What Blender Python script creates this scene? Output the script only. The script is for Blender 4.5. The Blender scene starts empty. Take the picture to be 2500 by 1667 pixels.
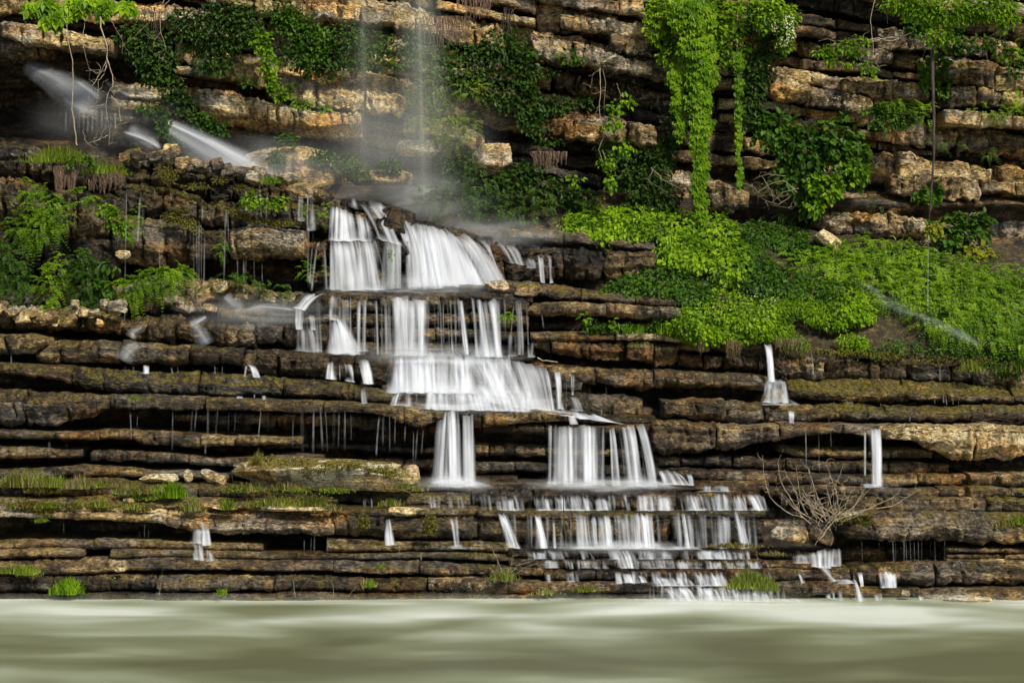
import bpy, math, random
import numpy as np
R = math.radians
SC = bpy.context.scene
COL = SC.collection

# ------------------------------------------------------------------ camera
CAMZ, HORIZON = 7.65, 700.0            # eye height over the river, picture row of the eye level
cam_data = bpy.data.cameras.new('camera')
cam = bpy.data.objects.new('camera', cam_data)
COL.objects.link(cam)
cam.location = (0, 0, CAMZ)
cam.rotation_euler = (R(90), 0, 0)
cam_data.sensor_width = 36
cam_data.lens = 86.4
cam_data.shift_y = -(833.5 - HORIZON) / 2500.0
cam_data.clip_start = 0.5
cam_data.clip_end = 2000
SC.camera = cam

# ------------------------------------------------------------------ sky and sun
SUN_EL, SUN_AZ = 43.0, 150.0           # azimuth clockwise from +Y: behind the camera, to the right
world = bpy.data.worlds.new('World')
SC.world = world
world.use_nodes = True
wn = world.node_tree
sky = wn.nodes.new('ShaderNodeTexSky')
sky.sky_type = 'NISHITA'
sky.sun_disc = False
sky.sun_elevation = R(SUN_EL)
sky.sun_rotation = R(SUN_AZ)
wn.links.new(sky.outputs[0], wn.nodes['Background'].inputs[0])
wn.nodes['Background'].inputs[1].default_value = 0.085
sun_data = bpy.data.lights.new('sun', 'SUN')
sun_data.energy = 4.4
sun_data.angle = R(8.0)
sun_data.color = (1.0, 0.92, 0.77)
sun = bpy.data.objects.new('sun', sun_data)
COL.objects.link(sun)
_az, _el = R(SUN_AZ), R(SUN_EL)
from mathutils import Vector
_d = Vector((math.sin(_az) * math.cos(_el), math.cos(_az) * math.cos(_el), math.sin(_el)))
sun.rotation_euler = _d.to_track_quat('Z', 'Y').to_euler()
sun.location = _d * 60

SC.view_settings.view_transform = 'Standard'
SC.view_settings.look = 'None'
SC.view_settings.exposure = 0.18
SC.view_settings.gamma = 1.0
SC.view_settings.use_curve_mapping = False
SC.render.engine = 'CYCLES'
SC.cycles.max_bounces = 4
SC.cycles.diffuse_bounces = 2
SC.cycles.glossy_bounces = 2
SC.cycles.transmission_bounces = 3
SC.cycles.transparent_max_bounces = 24
SC.cycles.use_denoising = True
SC.cycles.use_adaptive_sampling = True
SC.cycles.adaptive_threshold = 0.02
SC.cycles.adaptive_min_samples = 16

# ------------------------------------------------------------------ maths helpers
S = 0.01                               # metres per photo pixel at Y = 60 m
def mpp(Y): return S * Y / 60.0
def P(px, py, Y):
    k = S * Y / 60.0
    return ((px - 1250.0) * k, Y, CAMZ - (py - HORIZON) * k)

_rs = np.random.RandomState(7)
_perm = _rs.permutation(512).astype(np.int64)
_perm = np.concatenate([_perm % 512, _perm % 512])
_g = _rs.normal(size=(512, 3)); _g /= np.linalg.norm(_g, axis=1)[:, None]
def noise3(x, y, z):
    x, y, z = np.broadcast_arrays(np.asarray(x, float), np.asarray(y, float), np.asarray(z, float))
    xi = np.floor(x).astype(np.int64); yi = np.floor(y).astype(np.int64); zi = np.floor(z).astype(np.int64)
    xf, yf, zf = x - xi, y - yi, z - zi
    u = xf * xf * (3 - 2 * xf); v = yf * yf * (3 - 2 * yf); w = zf * zf * (3 - 2 * zf)
    def c(i, j, k):
        h = _perm[(_perm[(_perm[(xi + i) & 511] + yi + j) & 511] + zi + k) & 511]
        g = _g[h]
        return g[..., 0] * (xf - i) + g[..., 1] * (yf - j) + g[..., 2] * (zf - k)
    a = c(0, 0, 0) * (1 - u) + c(1, 0, 0) * u
    b = c(0, 1, 0) * (1 - u) + c(1, 1, 0) * u
    d = c(0, 0, 1) * (1 - u) + c(1, 0, 1) * u
    e = c(0, 1, 1) * (1 - u) + c(1, 1, 1) * u
    return ((a * (1 - v) + b * v) * (1 - w) + (d * (1 - v) + e * v) * w) * 1.6
def fbm(x, y, z, o=4, gain=0.5):
    t = 0; a = 1.0
    for i in range(o):
        t = t + a * noise3(x * 2 ** i + 17.3 * i, y * 2 ** i, z * 2 ** i + 5.1 * i)
        a *= gain
    return t

# ------------------------------------------------------------------ object helpers
def mesh_from(name, V, F, mat, smooth=True, attrs=None):
    """V (n,3); F (m,k) int array or list of arrays (quads / tris)."""
    me = bpy.data.meshes.new(name)
    Fs = F if isinstance(F, list) else [F]
    V = np.asarray(V, dtype=np.float32)
    me.vertices.add(len(V)); me.vertices.foreach_set('co', V.ravel())
    nl = sum(f.size for f in Fs); npol = sum(len(f) for f in Fs)
    me.loops.add(nl); me.polygons.add(npol)
    me.loops.foreach_set('vertex_index', np.concatenate([f.ravel() for f in Fs]).astype(np.int32))
    tot = np.concatenate([np.full(len(f), f.shape[1]) for f in Fs])
    st = np.concatenate([[0], np.cumsum(tot)[:-1]])
    me.polygons.foreach_set('loop_start', st.astype(np.int32))
    me.polygons.foreach_set('loop_total', tot.astype(np.int32))
    me.polygons.foreach_set('use_smooth', np.full(npol, smooth))
    me.update(calc_edges=True)
    if attrs:
        for k, a in attrs.items():
            at = me.attributes.new(k, 'FLOAT', 'POINT')
            at.data.foreach_set('value', np.asarray(a, dtype=np.float32).ravel())
    if mat: me.materials.append(mat)
    return me
def link(name, me, parent=None, loc=None):
    o = bpy.data.objects.new(name, me)
    COL.objects.link(o)
    if loc is not None: o.location = loc
    if parent is not None: o.parent = parent
    return o
def empty(name, loc=(0, 0, 0)):
    o = bpy.data.objects.new(name, None)
    o.empty_display_size = 0.1
    COL.objects.link(o)
    o.location = loc
    return o
LABELS = {}
def tag(o, label, cat=None, group=None, kind=None):
    o['label'] = label
    if cat: o['category'] = cat
    if group: o['group'] = group
    if kind: o['kind'] = kind
    return o
def gridF(nr, nc):
    a = np.arange(nr * nc).reshape(nr, nc)
    return np.stack([a[:-1, :-1].ravel(), a[1:, :-1].ravel(), a[1:, 1:].ravel(), a[:-1, 1:].ravel()], 1)
# ------------------------------------------------------------------ materials
class NT:
    def __init__(s, name):
        s.m = bpy.data.materials.new(name); s.m.use_nodes = True
        s.t = s.m.node_tree; s.t.nodes.clear()
        s.out = s.t.nodes.new('ShaderNodeOutputMaterial')
    def n(s, kind, **kw):
        nd = s.t.nodes.new('ShaderNode' + kind)
        for k, v in kw.items(): setattr(nd, k, v)
        return nd
    def set(s, sock, v):
        if hasattr(v, 'links') or hasattr(v, 'is_linked'): s.t.links.new(v, sock)
        else: sock.default_value = v
    def math(s, op, a, b=0.5, clamp=False):
        nd = s.n('Math', operation=op, use_clamp=clamp); s.set(nd.inputs[0], a); s.set(nd.inputs[1], b); return nd.outputs[0]
    def mix(s, f, a, b, mode='MIX'):
        nd = s.n('Mix', data_type='RGBA', blend_type=mode); s.set(nd.inputs[0], f)
        s.set(nd.inputs[6], a if not isinstance(a, tuple) else (*a, 1)); s.set(nd.inputs[7], b if not isinstance(b, tuple) else (*b, 1))
        return nd.outputs[2]
    def noise(s, vec, scale, detail=4, rough=0.55, dist=0.0):
        nd = s.n('TexNoise'); s.set(nd.inputs['Vector'], vec); nd.inputs['Scale'].default_value = scale
        nd.inputs['Detail'].default_value = detail; nd.inputs['Roughness'].default_value = rough; nd.inputs['Distortion'].default_value = dist
        return nd.outputs[0]
    def mapping(s, vec, scale, loc=(0, 0, 0)):
        nd = s.n('Mapping'); s.set(nd.inputs[0], vec); nd.inputs[1].default_value = loc; nd.inputs[3].default_value = scale; return nd.outputs[0]
    def ramp(s, f, stops, interp='LINEAR'):
        nd = s.n('ValToRGB'); s.set(nd.inputs[0], f); cr = nd.color_ramp; cr.interpolation = interp
        while len(cr.elements) < len(stops): cr.elements.new(0.5)
        for e, (p, c) in zip(cr.elements, stops):
            e.position = p; e.color = (*c, 1) if isinstance(c, tuple) else (c, c, c, 1)
        return nd.outputs[0]
    def step(s, f, lo, hi):
        nd = s.n('MapRange', interpolation_type='SMOOTHSTEP'); s.set(nd.inputs[0], f); s.set(nd.inputs[1], lo); s.set(nd.inputs[2], hi)
        nd.inputs[3].default_value = 0; nd.inputs[4].default_value = 1; return nd.outputs[0]
    def oattr(s, name): 
        nd = s.n('Attribute', attribute_type='OBJECT', attribute_name=name); return nd.outputs['Fac']
    def done(s, shader, vol=None):
        if shader: s.t.links.new(shader, s.out.inputs['Surface'])
        if vol: s.t.links.new(vol, s.out.inputs['Volume'])
        return s.m

def make_rock():
    t = NT('layered_rock')
    geo = t.n('NewGeometry'); pos = geo.outputs['Position']
    oi = t.n('ObjectInfo').outputs['Random']
    tone, wet, moss, lich = t.oattr('tone'), t.oattr('wet'), t.oattr('moss'), t.oattr('lichen')
    n1 = t.noise(t.mapping(pos, (0.6, 0.6, 2.9)), 1.1, 4, 0.6, 0.5)
    med = t.n('TexNoise'); t.set(med.inputs['Vector'], pos); med.inputs['Scale'].default_value = 3.2; med.inputs['Detail'].default_value = 5; med.inputs['Roughness'].default_value = 0.68
    n2 = med.outputs[0]
    mc3 = t.n('SeparateColor'); t.set(mc3.inputs[0], med.outputs['Color'])
    n3 = t.noise(t.mapping(pos, (1, 1, 2.6)), 10.0, 4, 0.72)
    f = t.math('ADD', t.math('MULTIPLY', n1, 0.5), t.math('MULTIPLY', n2, 0.5))
    f = t.math('ADD', f, t.math('MULTIPLY', t.math('SUBTRACT', oi, 0.5), 0.10))
    f = t.math('ADD', f, tone)
    col = t.ramp(f, [(0.33, (0.016, 0.011, 0.008)), (0.43, (0.072, 0.048, 0.023)), (0.50, (0.175, 0.115, 0.048)),
                     (0.57, (0.33, 0.230, 0.095)), (0.65, (0.48, 0.365, 0.175)), (0.78, (0.60, 0.51, 0.34))])
    # grey beds and iron-stained beds
    big = t.n('TexNoise'); t.set(big.inputs['Vector'], t.mapping(pos, (0.4, 0.4, 1.2), (7, 3, 1))); big.inputs['Scale'].default_value = 1.2; big.inputs['Detail'].default_value = 3
    bc = t.n('SeparateColor'); t.set(bc.inputs[0], big.outputs['Color'])
    grey = t.ramp(f, [(0.33, 0.014), (0.45, 0.075), (0.57, 0.22), (0.78, 0.46)])
    col = t.mix(t.math('MULTIPLY', t.step(bc.outputs[0], 0.47, 0.60), 0.55), col, grey)
    col = t.mix(t.math('MULTIPLY', t.step(bc.outputs[1], 0.52, 0.66), 0.7), col, t.mix(1.0, col, (1.35, 0.95, 0.52), 'MULTIPLY'))
    # fine mottling
    col = t.mix(0.9, col, t.ramp(n3, [(0.34, 0.12), (0.48, 0.95), (0.60, 2.1)]), 'MULTIPLY')
    # mineral seeps: narrow dark streaks running down the faces
    st = t.noise(t.mapping(pos, (2.6, 2.6, 0.28)), 1.6, 3, 0.6)
    col = t.mix(t.math('MULTIPLY', t.step(st, 0.49, 0.66), 0.82), col, t.mix(1.0, col, (0.14, 0.13, 0.13), 'MULTIPLY'))
    # lichen crusts
    ln = t.noise(pos, 6.5, 5, 0.75)
    lf = t.math('MULTIPLY', t.step(ln, 0.54, 0.60), lich, True)
    lf = t.math('MULTIPLY', lf, t.step(bc.outputs[2], 0.42, 0.56))
    col = t.mix(lf, col, (0.60, 0.54, 0.38))
    # moss and algae on ledges
    nz = t.n('SeparateXYZ'); t.set(nz.inputs[0], geo.outputs['Normal'])
    up = t.step(nz.outputs[2], 0.10, 0.65)
    mf = t.math('ADD', t.math('MULTIPLY', up, 0.30), t.math('MULTIPLY', mc3.outputs[1], 0.9))
    mf = t.math('ADD', mf, t.math('MULTIPLY', t.math('SUBTRACT', moss, 0.5), 0.42))
    mf = t.step(mf, 0.67, 0.77)
    mf = t.math('MULTIPLY', mf, t.step(moss, 0.0, 0.12))
    mc = t.ramp(n3, [(0.34, (0.030, 0.022, 0.004)), (0.48, (0.10, 0.080, 0.012)), (0.60, (0.25, 0.20, 0.03))])
    col = t.mix(mf, col, mc)
    # wet rock is darker and shinier
    wf = t.math('MULTIPLY', wet, t.math('ADD', 0.55, t.math('MULTIPLY', t.step(mc3.outputs[2], 0.35, 0.6), 0.45)), True)
    col = t.mix(wf, col, t.mix(1.0, col, (0.34, 0.35, 0.38), 'MULTIPLY'))
    rough = t.math('SUBTRACT', 0.82, t.math('MULTIPLY', wf, 0.5))
    # relief
    h = t.math('ADD', t.math('MULTIPLY', n2, 0.6), t.math('MULTIPLY', n3, 0.6))
    b = t.n('Bump'); b.inputs['Strength'].default_value = 1.0; b.inputs['Distance'].default_value = 0.10; t.set(b.inputs['Height'], h)
    bs = t.n('BsdfPrincipled'); t.set(bs.inputs['Base Color'], col); t.set(bs.inputs['Roughness'], rough); t.set(bs.inputs['Normal'], b.outputs[0])
    bs.inputs['Specular IOR Level'].default_value = 0.35
    return t.done(bs.outputs[0])
ROCK = make_rock()

def make_soil():
    t = NT('damp_soil'); pos = t.n('NewGeometry').outputs['Position']
    n = t.noise(pos, 6, 8, 0.7)
    col = t.ramp(n, [(0.3, (0.012, 0.008, 0.005)), (0.47, (0.038, 0.025, 0.013)), (0.57, (0.075, 0.062, 0.018)), (0.68, (0.17, 0.125, 0.06))])
    b = t.n('Bump'); b.inputs['Strength'].default_value = 1; b.inputs['Distance'].default_value = 0.1; t.set(b.inputs['Height'], t.noise(pos, 12, 6, 0.7))
    bs = t.n('BsdfPrincipled'); t.set(bs.inputs['Base Color'], col); bs.inputs['Roughness'].default_value = 0.9; t.set(bs.inputs['Normal'], b.outputs[0])
    return t.done(bs.outputs[0])
SOIL = make_soil()

def make_leaf(name, dark, mid, light, trans=0.35, rough=0.5):
    t = NT(name)
    geo = t.n('NewGeometry')
    rnd = geo.outputs['Random Per Island']
    big = t.noise(geo.outputs['Position'], 1.6, 3)
    f = t.math('ADD', t.math('MULTIPLY', rnd, 0.6), t.math('MULTIPLY', t.step(big, 0.35, 0.65), 0.4))
    col = t.ramp(f, [(0.05, dark), (0.5, mid), (0.95, light)])
    col = t.mix(0.35, col, t.ramp(t.noise(geo.outputs['Position'], 25, 3), [(0.35, 0.6), (0.65, 1.3)]), 'MULTIPLY')
    bs = t.n('BsdfPrincipled'); t.set(bs.inputs['Base Color'], col); bs.inputs['Roughness'].default_value = rough
    bs.inputs['Specular IOR Level'].default_value = 0.3
    tr = t.n('BsdfTranslucent'); t.set(tr.inputs[0], t.mix(1.0, col, (1.3, 1.3, 0.4), 'MULTIPLY'))
    mx = t.n('MixShader'); mx.inputs[0].default_value = trans
    t.t.links.new(bs.outputs[0], mx.inputs[1]); t.t.links.new(tr.outputs[0], mx.inputs[2])
    return t.done(mx.outputs[0])
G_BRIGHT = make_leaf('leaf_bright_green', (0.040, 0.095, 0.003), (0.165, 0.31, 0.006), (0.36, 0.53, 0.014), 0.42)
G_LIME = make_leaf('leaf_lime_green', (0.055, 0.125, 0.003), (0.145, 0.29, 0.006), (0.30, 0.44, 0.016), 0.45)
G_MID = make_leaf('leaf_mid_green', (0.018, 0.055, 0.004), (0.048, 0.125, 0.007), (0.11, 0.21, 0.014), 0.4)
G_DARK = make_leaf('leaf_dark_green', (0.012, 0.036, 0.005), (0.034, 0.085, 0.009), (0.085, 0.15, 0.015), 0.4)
G_YELLOW = make_leaf('leaf_yellow_green', (0.12, 0.15, 0.008), (0.24, 0.27, 0.012), (0.42, 0.40, 0.02), 0.45)
G_GRASS = make_leaf('grass_blade', (0.060, 0.100, 0.006), (0.16, 0.24, 0.014), (0.34, 0.38, 0.05), 0.4)
G_STRAW = make_leaf('dry_straw', (0.12, 0.085, 0.04), (0.26, 0.20, 0.10), (0.42, 0.34, 0.19), 0.25, 0.8)
G_MOSS = make_leaf('moss_sprig', (0.045, 0.042, 0.006), (0.11, 0.10, 0.012), (0.22, 0.20, 0.03), 0.2, 0.8)
G_FALLEN = make_leaf('fallen_leaf', (0.30, 0.26, 0.10), (0.45, 0.42, 0.16), (0.60, 0.56, 0.36), 0.15)
G_FLOWER = make_leaf('white_petal', (0.6, 0.55, 0.42), (0.75, 0.72, 0.6), (0.8, 0.8, 0.75), 0.3)

def make_bark(name, a, b_):
    t = NT(name); pos = t.n('NewGeometry').outputs['Position']
    col = t.ramp(t.noise(t.mapping(pos, (1, 1, 0.3)), 14, 5, 0.7), [(0.35, a), (0.65, b_)])
    b = t.n('Bump'); b.inputs['Strength'].default_value = 0.6; b.inputs['Distance'].default_value = 0.02; t.set(b.inputs['Height'], t.noise(pos, 40, 4))
    bs = t.n('BsdfPrincipled'); t.set(bs.inputs['Base Color'], col); bs.inputs['Roughness'].default_value = 0.85; t.set(bs.inputs['Normal'], b.outputs[0])
    return t.done(bs.outputs[0])
BARK = make_bark('pale_bark', (0.20, 0.155, 0.10), (0.46, 0.38, 0.28))
BARK_DARK = make_bark('dark_bark', (0.022, 0.016, 0.013), (0.085, 0.062, 0.05))
ROOT = make_bark('hanging_root', (0.10, 0.06, 0.04), (0.30, 0.20, 0.14))

def make_fallwater(name, colr, trans=0.3):
    t = NT(name)
    a = t.n('Attribute', attribute_type='GEOMETRY', attribute_name='alpha').outputs['Fac']
    d = t.n('BsdfDiffuse'); d.inputs[0].default_value = (*colr, 1)
    tl = t.n('BsdfTranslucent'); tl.inputs[0].default_value = (*colr, 1)
    m1 = t.n('MixShader'); m1.inputs[0].default_value = trans
    t.t.links.new(d.outputs[0], m1.inputs[1]); t.t.links.new(tl.outputs[0], m1.inputs[2])
    tp = t.n('BsdfTransparent')
    m2 = t.n('MixShader'); t.set(m2.inputs[0], a)
    t.t.links.new(tp.outputs[0], m2.inputs[1]); t.t.links.new(m1.outputs[0], m2.inputs[2])
    return t.done(m2.outputs[0])
FALL = make_fallwater('white_falling_water', (0.85, 0.89, 0.965), 0.22)
SPRAY = make_fallwater('fine_spray', (0.80, 0.85, 0.80), 0.5)

def make_river():
    t = NT('silty_river'); pos = t.n('NewGeometry').outputs['Position']
    sep = t.n('SeparateXYZ'); t.set(sep.inputs[0], pos)
    far = t.step(sep.outputs[1], 49.0, 59.5)
    a = t.noise(t.mapping(pos, (0.13, 0.20, 1)), 1.0, 2, 0.4, 0.5)
    b = t.noise(t.mapping(pos, (0.26, 0.45, 1), (4, 2, 0)), 1.0, 2, 0.4, 0.4)
    f = t.math('ADD', t.math('MULTIPLY', a, 0.62), t.math('MULTIPLY', b, 0.38))
    f = t.math('ADD', f, t.math('MULTIPLY', t.math('SUBTRACT', far, 0.5), 0.20))
    col = t.ramp(f, [(0.36, (0.110, 0.116, 0.060)), (0.47, (0.185, 0.205, 0.115)), (0.56, (0.34, 0.375, 0.265)), (0.67, (0.66, 0.70, 0.62))])
    bs = t.n('BsdfPrincipled'); t.set(bs.inputs['Base Color'], col); bs.inputs['Roughness'].default_value = 0.42
    bs.inputs['Specular IOR Level'].default_value = 0.5
    return t.done(bs.outputs[0])
RIVER = make_river()

EDGE_BLUR = make_fallwater('river_edge_blur', (0.40, 0.42, 0.32), 0.3)  # river-coloured, for the added sheets that soften the water edge
MISTM = make_fallwater('drifting_mist', (0.90, 0.93, 0.95), 0.5)
# ------------------------------------------------------------------ rock builders
UPS = []          # sampled points on rock tops, for litter and moss sprigs: (x, y, z)
_seed = [0]
def slab_piece(parent, xs_pts, Y, D=2.5, top=0.2, under=0.38, amp=1.0, step=4.0, tone=0.0, wet=0.0, moss=0.3, lichen=0.3,
               name='rock_slab', zstrata=1.0, skew=0.0):
    """One ledge block traced by (x, y_top, y_bottom) in photo pixels, standing at depth Y."""
    _seed[0] += 1; sd = _seed[0] * 3.17
    pts = np.array(xs_pts, float)
    x0, x1 = pts[0, 0], pts[-1, 0]
    n = max(4, int((x1 - x0) / step) + 1)
    xs = np.linspace(x0, x1, n)
    yt = np.interp(xs, pts[:, 0], pts[:, 1]); yb = np.interp(xs, pts[:, 0], pts[:, 2])
    yb = yb - np.minimum(4.0, 0.12 * (yb - yt))
    h = np.maximum(yb - yt, 4.0)
    j = np.minimum(0.20 * h, 12.0) * amp
    yt = yt + j * (0.6 * noise3(xs / 90, sd, 0.3) + 0.5 * np.round(noise3(xs / 30, sd, 1.3) * 3) / 3 + 0.35 * noise3(xs / 7, sd, 2.3))
    yb = yb + j * (0.6 * noise3(xs / 90, sd, 4.3) + 0.8 * np.round(noise3(xs / 28, sd, 5.3) * 3) / 3 + 0.45 * noise3(xs / 7, sd, 6.3))
    h = np.maximum(yb - yt, 3.0)
    k = mpp(Y)
    hm = h * k; Hm = float(hm.mean())
    nf = int(np.clip(h.max() / step, 5, 45))
    nt = int(np.clip(top * h.max() / step, 2, 14)) if top > 0.02 else 2
    # rows: list of (dy, yrow, weight)
    rows = []
    rows.append((np.full(n, D), yt.copy(), 0.0))
    topd = top * hm * 2.6
    rows.append((topd + min(0.5, D * 0.3), yt - 0.5, 0.5))
    ylip = yt + top * h
    for q in list(np.linspace(0, 0.86, nt)) + [0.97]:
        rows.append((topd * (1 - q) + 0.02, yt + (ylip - yt) * q, 0.9))
    r = 0.08
    nf = max(nf, 9)
    for t in [0.0, 0.035] + list(np.linspace(0.1, 0.9, nf - 3)) + [0.965, 1.0]:
        e = 0.0
        if t < r: e = 0.35 * (1 - math.sqrt(max(0, 1 - ((r - t) / r) ** 2)))
        if t > 1 - r: e = 0.55 * (1 - math.sqrt(max(0, 1 - ((t - 1 + r) / r) ** 2)))
        rows.append((under * hm * max(0.0, (t - 0.5) / 0.5) ** 1.4 + 0.05 * hm * t + e * np.minimum(hm, 0.5) * 0.6, ylip + (yb - ylip) * t, 1.0))
    rows.append((under * hm + 0.35, yb - 0.02 * h, 0.4))
    rows.append((np.full(n, D), yb - 0.04 * h, 0.0))
    DY = np.array([a for a, b, c in rows]); YR = np.array([b for a, b, c in rows]); W = np.array([np.full(n, c) for a, b, c in rows])
    nr = len(rows)
    X = (np.broadcast_to(xs, (nr, n)) - 1250.0) * k
    Z = CAMZ - (YR - HORIZON) * k
    Yw = Y + DY + 0.16 * amp * noise3(xs / 160, sd, 9.0)[None, :] + (0.26 * amp * np.maximum(0, np.round(noise3(xs / 75, sd, 12.0) * 3.2) / 3.2))[None, :] + skew * (xs - x0)[None, :] / max(1, x1 - x0)
    A = float(np.clip(0.34 * Hm, 0.035, 0.20)) * amp
    wob = 0.35 * noise3(X * 0.9, sd, Z * 0.5)
    q1 = noise3(X * 1.1 + wob, sd + 3, Z * 1.3 + 7)                      # joint-bounded facets
    q1 = np.round(q1 * 4.5) / 4.5
    q2 = noise3(X * 0.35 + 0.4 * wob, sd + 8, (Z + 0.25 * wob) * 6.5 * zstrata)      # thin beds
    q2 = np.round(q2 * 3.5) / 3.5
    f = fbm(X * 2.2, sd + Yw * 2.2, Z * 4.5, 4, 0.6)
    hi = fbm(X * 9.0, sd + Yw * 9, Z * 16.0, 2, 0.6)
    d = A * (1.0 * q1 + 0.50 * q2 + 0.34 * f + 0.34 * hi)
    rsj = np.random.RandomState(_seed[0])
    for xc in rsj.uniform(X.min(), X.max(), int((X.max() - X.min()) / 0.8)):     # vertical joints, part of the face each
        z0, z1 = np.sort(rsj.uniform(Z.min(), Z.max(), 2)); z1 += 0.3 * Hm
        sl = rsj.uniform(-0.35, 0.35)
        d = d - A * 1.3 * np.exp(-((X - xc - sl * (Z - z0)) / 0.028) ** 2) * ((Z > z0 - 0.02) & (Z < z1))
    Yw = Yw - d * W
    Z = Z + W * A * 0.35 * (f + 0.5 * hi)
    X = X + W * A * 0.4 * noise3(X * 3, sd + 20, Z * 3)
    ed = np.minimum(np.arange(n), np.arange(n)[::-1]) * step
    er = np.exp(-ed / 5.0)[None, :] * (0.55 + 0.8 * noise3(Z * 5, sd, 3.3)) * min(0.22, 0.4 * Hm)
    Yw = Yw + er * (W > 0.3)
    # close the ends with side faces
    def side(c, s):
        xx = X[:, c][:, None] + s * np.array([[0.012, 0.03]])
        yy = np.stack([Yw[:, c] + 0.10 * (1 - 0), np.full(nr, Y + D)], 1)
        yy[:, 0] = np.minimum(yy[:, 0], Y + D)
        zz = np.repeat(Z[:, c][:, None], 2, 1)
        return xx, yy, zz
    a, b = side(0, -1), side(n - 1, 1)
    X = np.concatenate([a[0][:, ::-1], X, b[0]], 1); Yw = np.concatenate([a[1][:, ::-1], Yw, b[1]], 1); Z = np.concatenate([a[2][:, ::-1], Z, b[2]], 1)
    V = np.stack([X, Yw, Z], -1).reshape(-1, 3)
    me = mesh_from(name, V, gridF(nr, n + 4), ROCK)
    o = link(name, me, parent)
    o['tone'] = float(tone); o['wet'] = float(wet); o['moss'] = float(moss); o['lichen'] = float(lichen)
    rr = 2 + max(1, nt // 2)
    for c in range(2, n + 2, 3):
        UPS.append((X[rr, c], Yw[rr, c], Z[rr, c], moss, wet))
    return o
def ledge(parent, pts, Y, seg=(220, 560), gap=1.2, jig=0.09, rnd=None, joints=None, **kw):
    """A bed of rock split at its joints into separate blocks."""
    rnd = rnd or random.Random(int(pts[0][0] * 7 + pts[0][1] * 13))
    P_ = np.array(pts, float)
    if parent.name == 'ledges':        # gentle shared sag and swell of the beds
        xs0 = np.arange(P_[0, 0], P_[-1, 0] + 1, 40.0); xs0 = np.unique(np.concatenate([P_[:, 0], xs0]))
        P_ = np.stack([xs0, np.interp(xs0, P_[:, 0], P_[:, 1]), np.interp(xs0, P_[:, 0], P_[:, 2])], 1)
        P_[:, 1] += 5.5 * noise3(P_[:, 0] / 210, P_[:, 1] / 70, 2.2); P_[:, 2] += 5.5 * noise3(P_[:, 0] / 210, P_[:, 2] / 70, 2.2)
    x0, x1 = P_[0, 0], P_[-1, 0]
    cuts = [x0]
    if joints is not None:
        cuts += [j for j in joints if x0 < j < x1]
    else:
        x = x0
        while True:
            x += rnd.uniform(*seg)
            if x > x1 - seg[0] * 0.6: break
            cuts.append(x)
    cuts.append(x1)
    for a, b in zip(cuts[:-1], cuts[1:]):
        a2, b2 = a + (gap * 0.5 if a > x0 else 0), b - (gap * 0.5 if b < x1 else 0)
        xs = [a2] + [p for p in P_[:, 0] if a2 + 2 < p < b2 - 2] + [b2]
        dy = rnd.uniform(-2.0, 2.0)
        sub = [(x, np.interp(x, P_[:, 0], P_[:, 1]) + dy, np.interp(x, P_[:, 0], P_[:, 2]) + dy * 0.5) for x in xs]
        k2 = dict(kw)
        if parent.name == 'ledges': k2['amp'] = kw.get('amp', 1.0) * 0.72
        k2['tone'] = kw.get('tone', 0) + rnd.uniform(-0.045, 0.045) - (0.048 if parent.name == 'ledges' else 0.0); k2['wet'] = min(1.0, kw.get('wet', 0.1) + (0.34 if parent.name == 'ledges' else 0.1))
        slab_piece(parent, sub, Y + rnd.uniform(-jig, jig), **k2)

def boulder_mesh(name, size, seed, facets=16, sub=5, mat=None, amp=0.06):
    """Angular stone: a sphere cut by random planes, then roughened. size = half extents."""
    rs = np.random.RandomState(seed)
    n = sub * 4
    # cube sphere
    g = np.linspace(-1, 1, n + 1)
    V = []; F = []; base = 0
    for ax in range(3):
        for s in (-1, 1):
            u, v = np.meshgrid(g, g, indexing='ij')
            p = np.zeros((n + 1, n + 1, 3)); p[..., ax] = s; p[..., (ax + 1) % 3] = u * s; p[..., (ax + 2) % 3] = v
            V.append(p.reshape(-1, 3)); F.append(gridF(n + 1, n + 1)[:, ::-1] + base); base += (n + 1) ** 2
    V = np.concatenate(V); F = np.concatenate(F)
    V /= np.linalg.norm(V, axis=1)[:, None]
    N = rs.normal(size=(facets, 3)); N /= np.linalg.norm(N, axis=1)[:, None]
    N = np.concatenate([N, [[0, 0, 1], [0, 0, -1], [1, .2, .1], [-1, .1, 0.1], [.1, -1, .2], [0, 1, 0]]])
    N /= np.linalg.norm(N, axis=1)[:, None]
    d = rs.uniform(0.72, 1.0, len(N))
    dots = np.maximum(V @ N.T, 1e-3)
    r = np.min(d[None, :] / dots, 1)
    r = np.minimum(r, 1.25)
    V = V * r[:, None]
    f = fbm(V[:, 0] * 2 + seed, V[:, 1] * 2, V[:, 2] * 4, 4, 0.6)
    V = V * (1 + amp * f)[:, None]
    V = V * np.array(size)[None, :]
    # weld by rounding
    key = np.round(V * 1e5).astype(np.int64)
    _, idx, inv = np.unique(key, axis=0, return_index=True, return_inverse=True)
    return mesh_from(name, V[idx], inv.ravel()[F], mat or ROCK)
def boulder(label, px, py, w, h, Y, dp=None, seed=1, rot=0.0, group=None, name='boulder', cat='boulder', tone=0.05, wet=0.0, moss=0.2, lichen=0.4, facets=16):
    """px, py = centre of the base; w, h in photo pixels."""
    k = mpp(Y)
    sx, sz = w * k / 2, h * k / 2
    sy = (dp or (w * k * 0.8)) / 2
    me = boulder_mesh(name, (sx, sy, sz), seed, facets)
    x, y, z = P(px, py, Y)
    o = link(name, me, None, (x, y + sy * 0.6, z + sz * 0.85))
    o.rotation_euler = (0, rot, random.Random(seed).uniform(-0.3, 0.3))
    o['tone'] = tone; o['wet'] = wet; o['moss'] = moss; o['lichen'] = lichen
    tag(o, label, cat, group)
    return o
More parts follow.
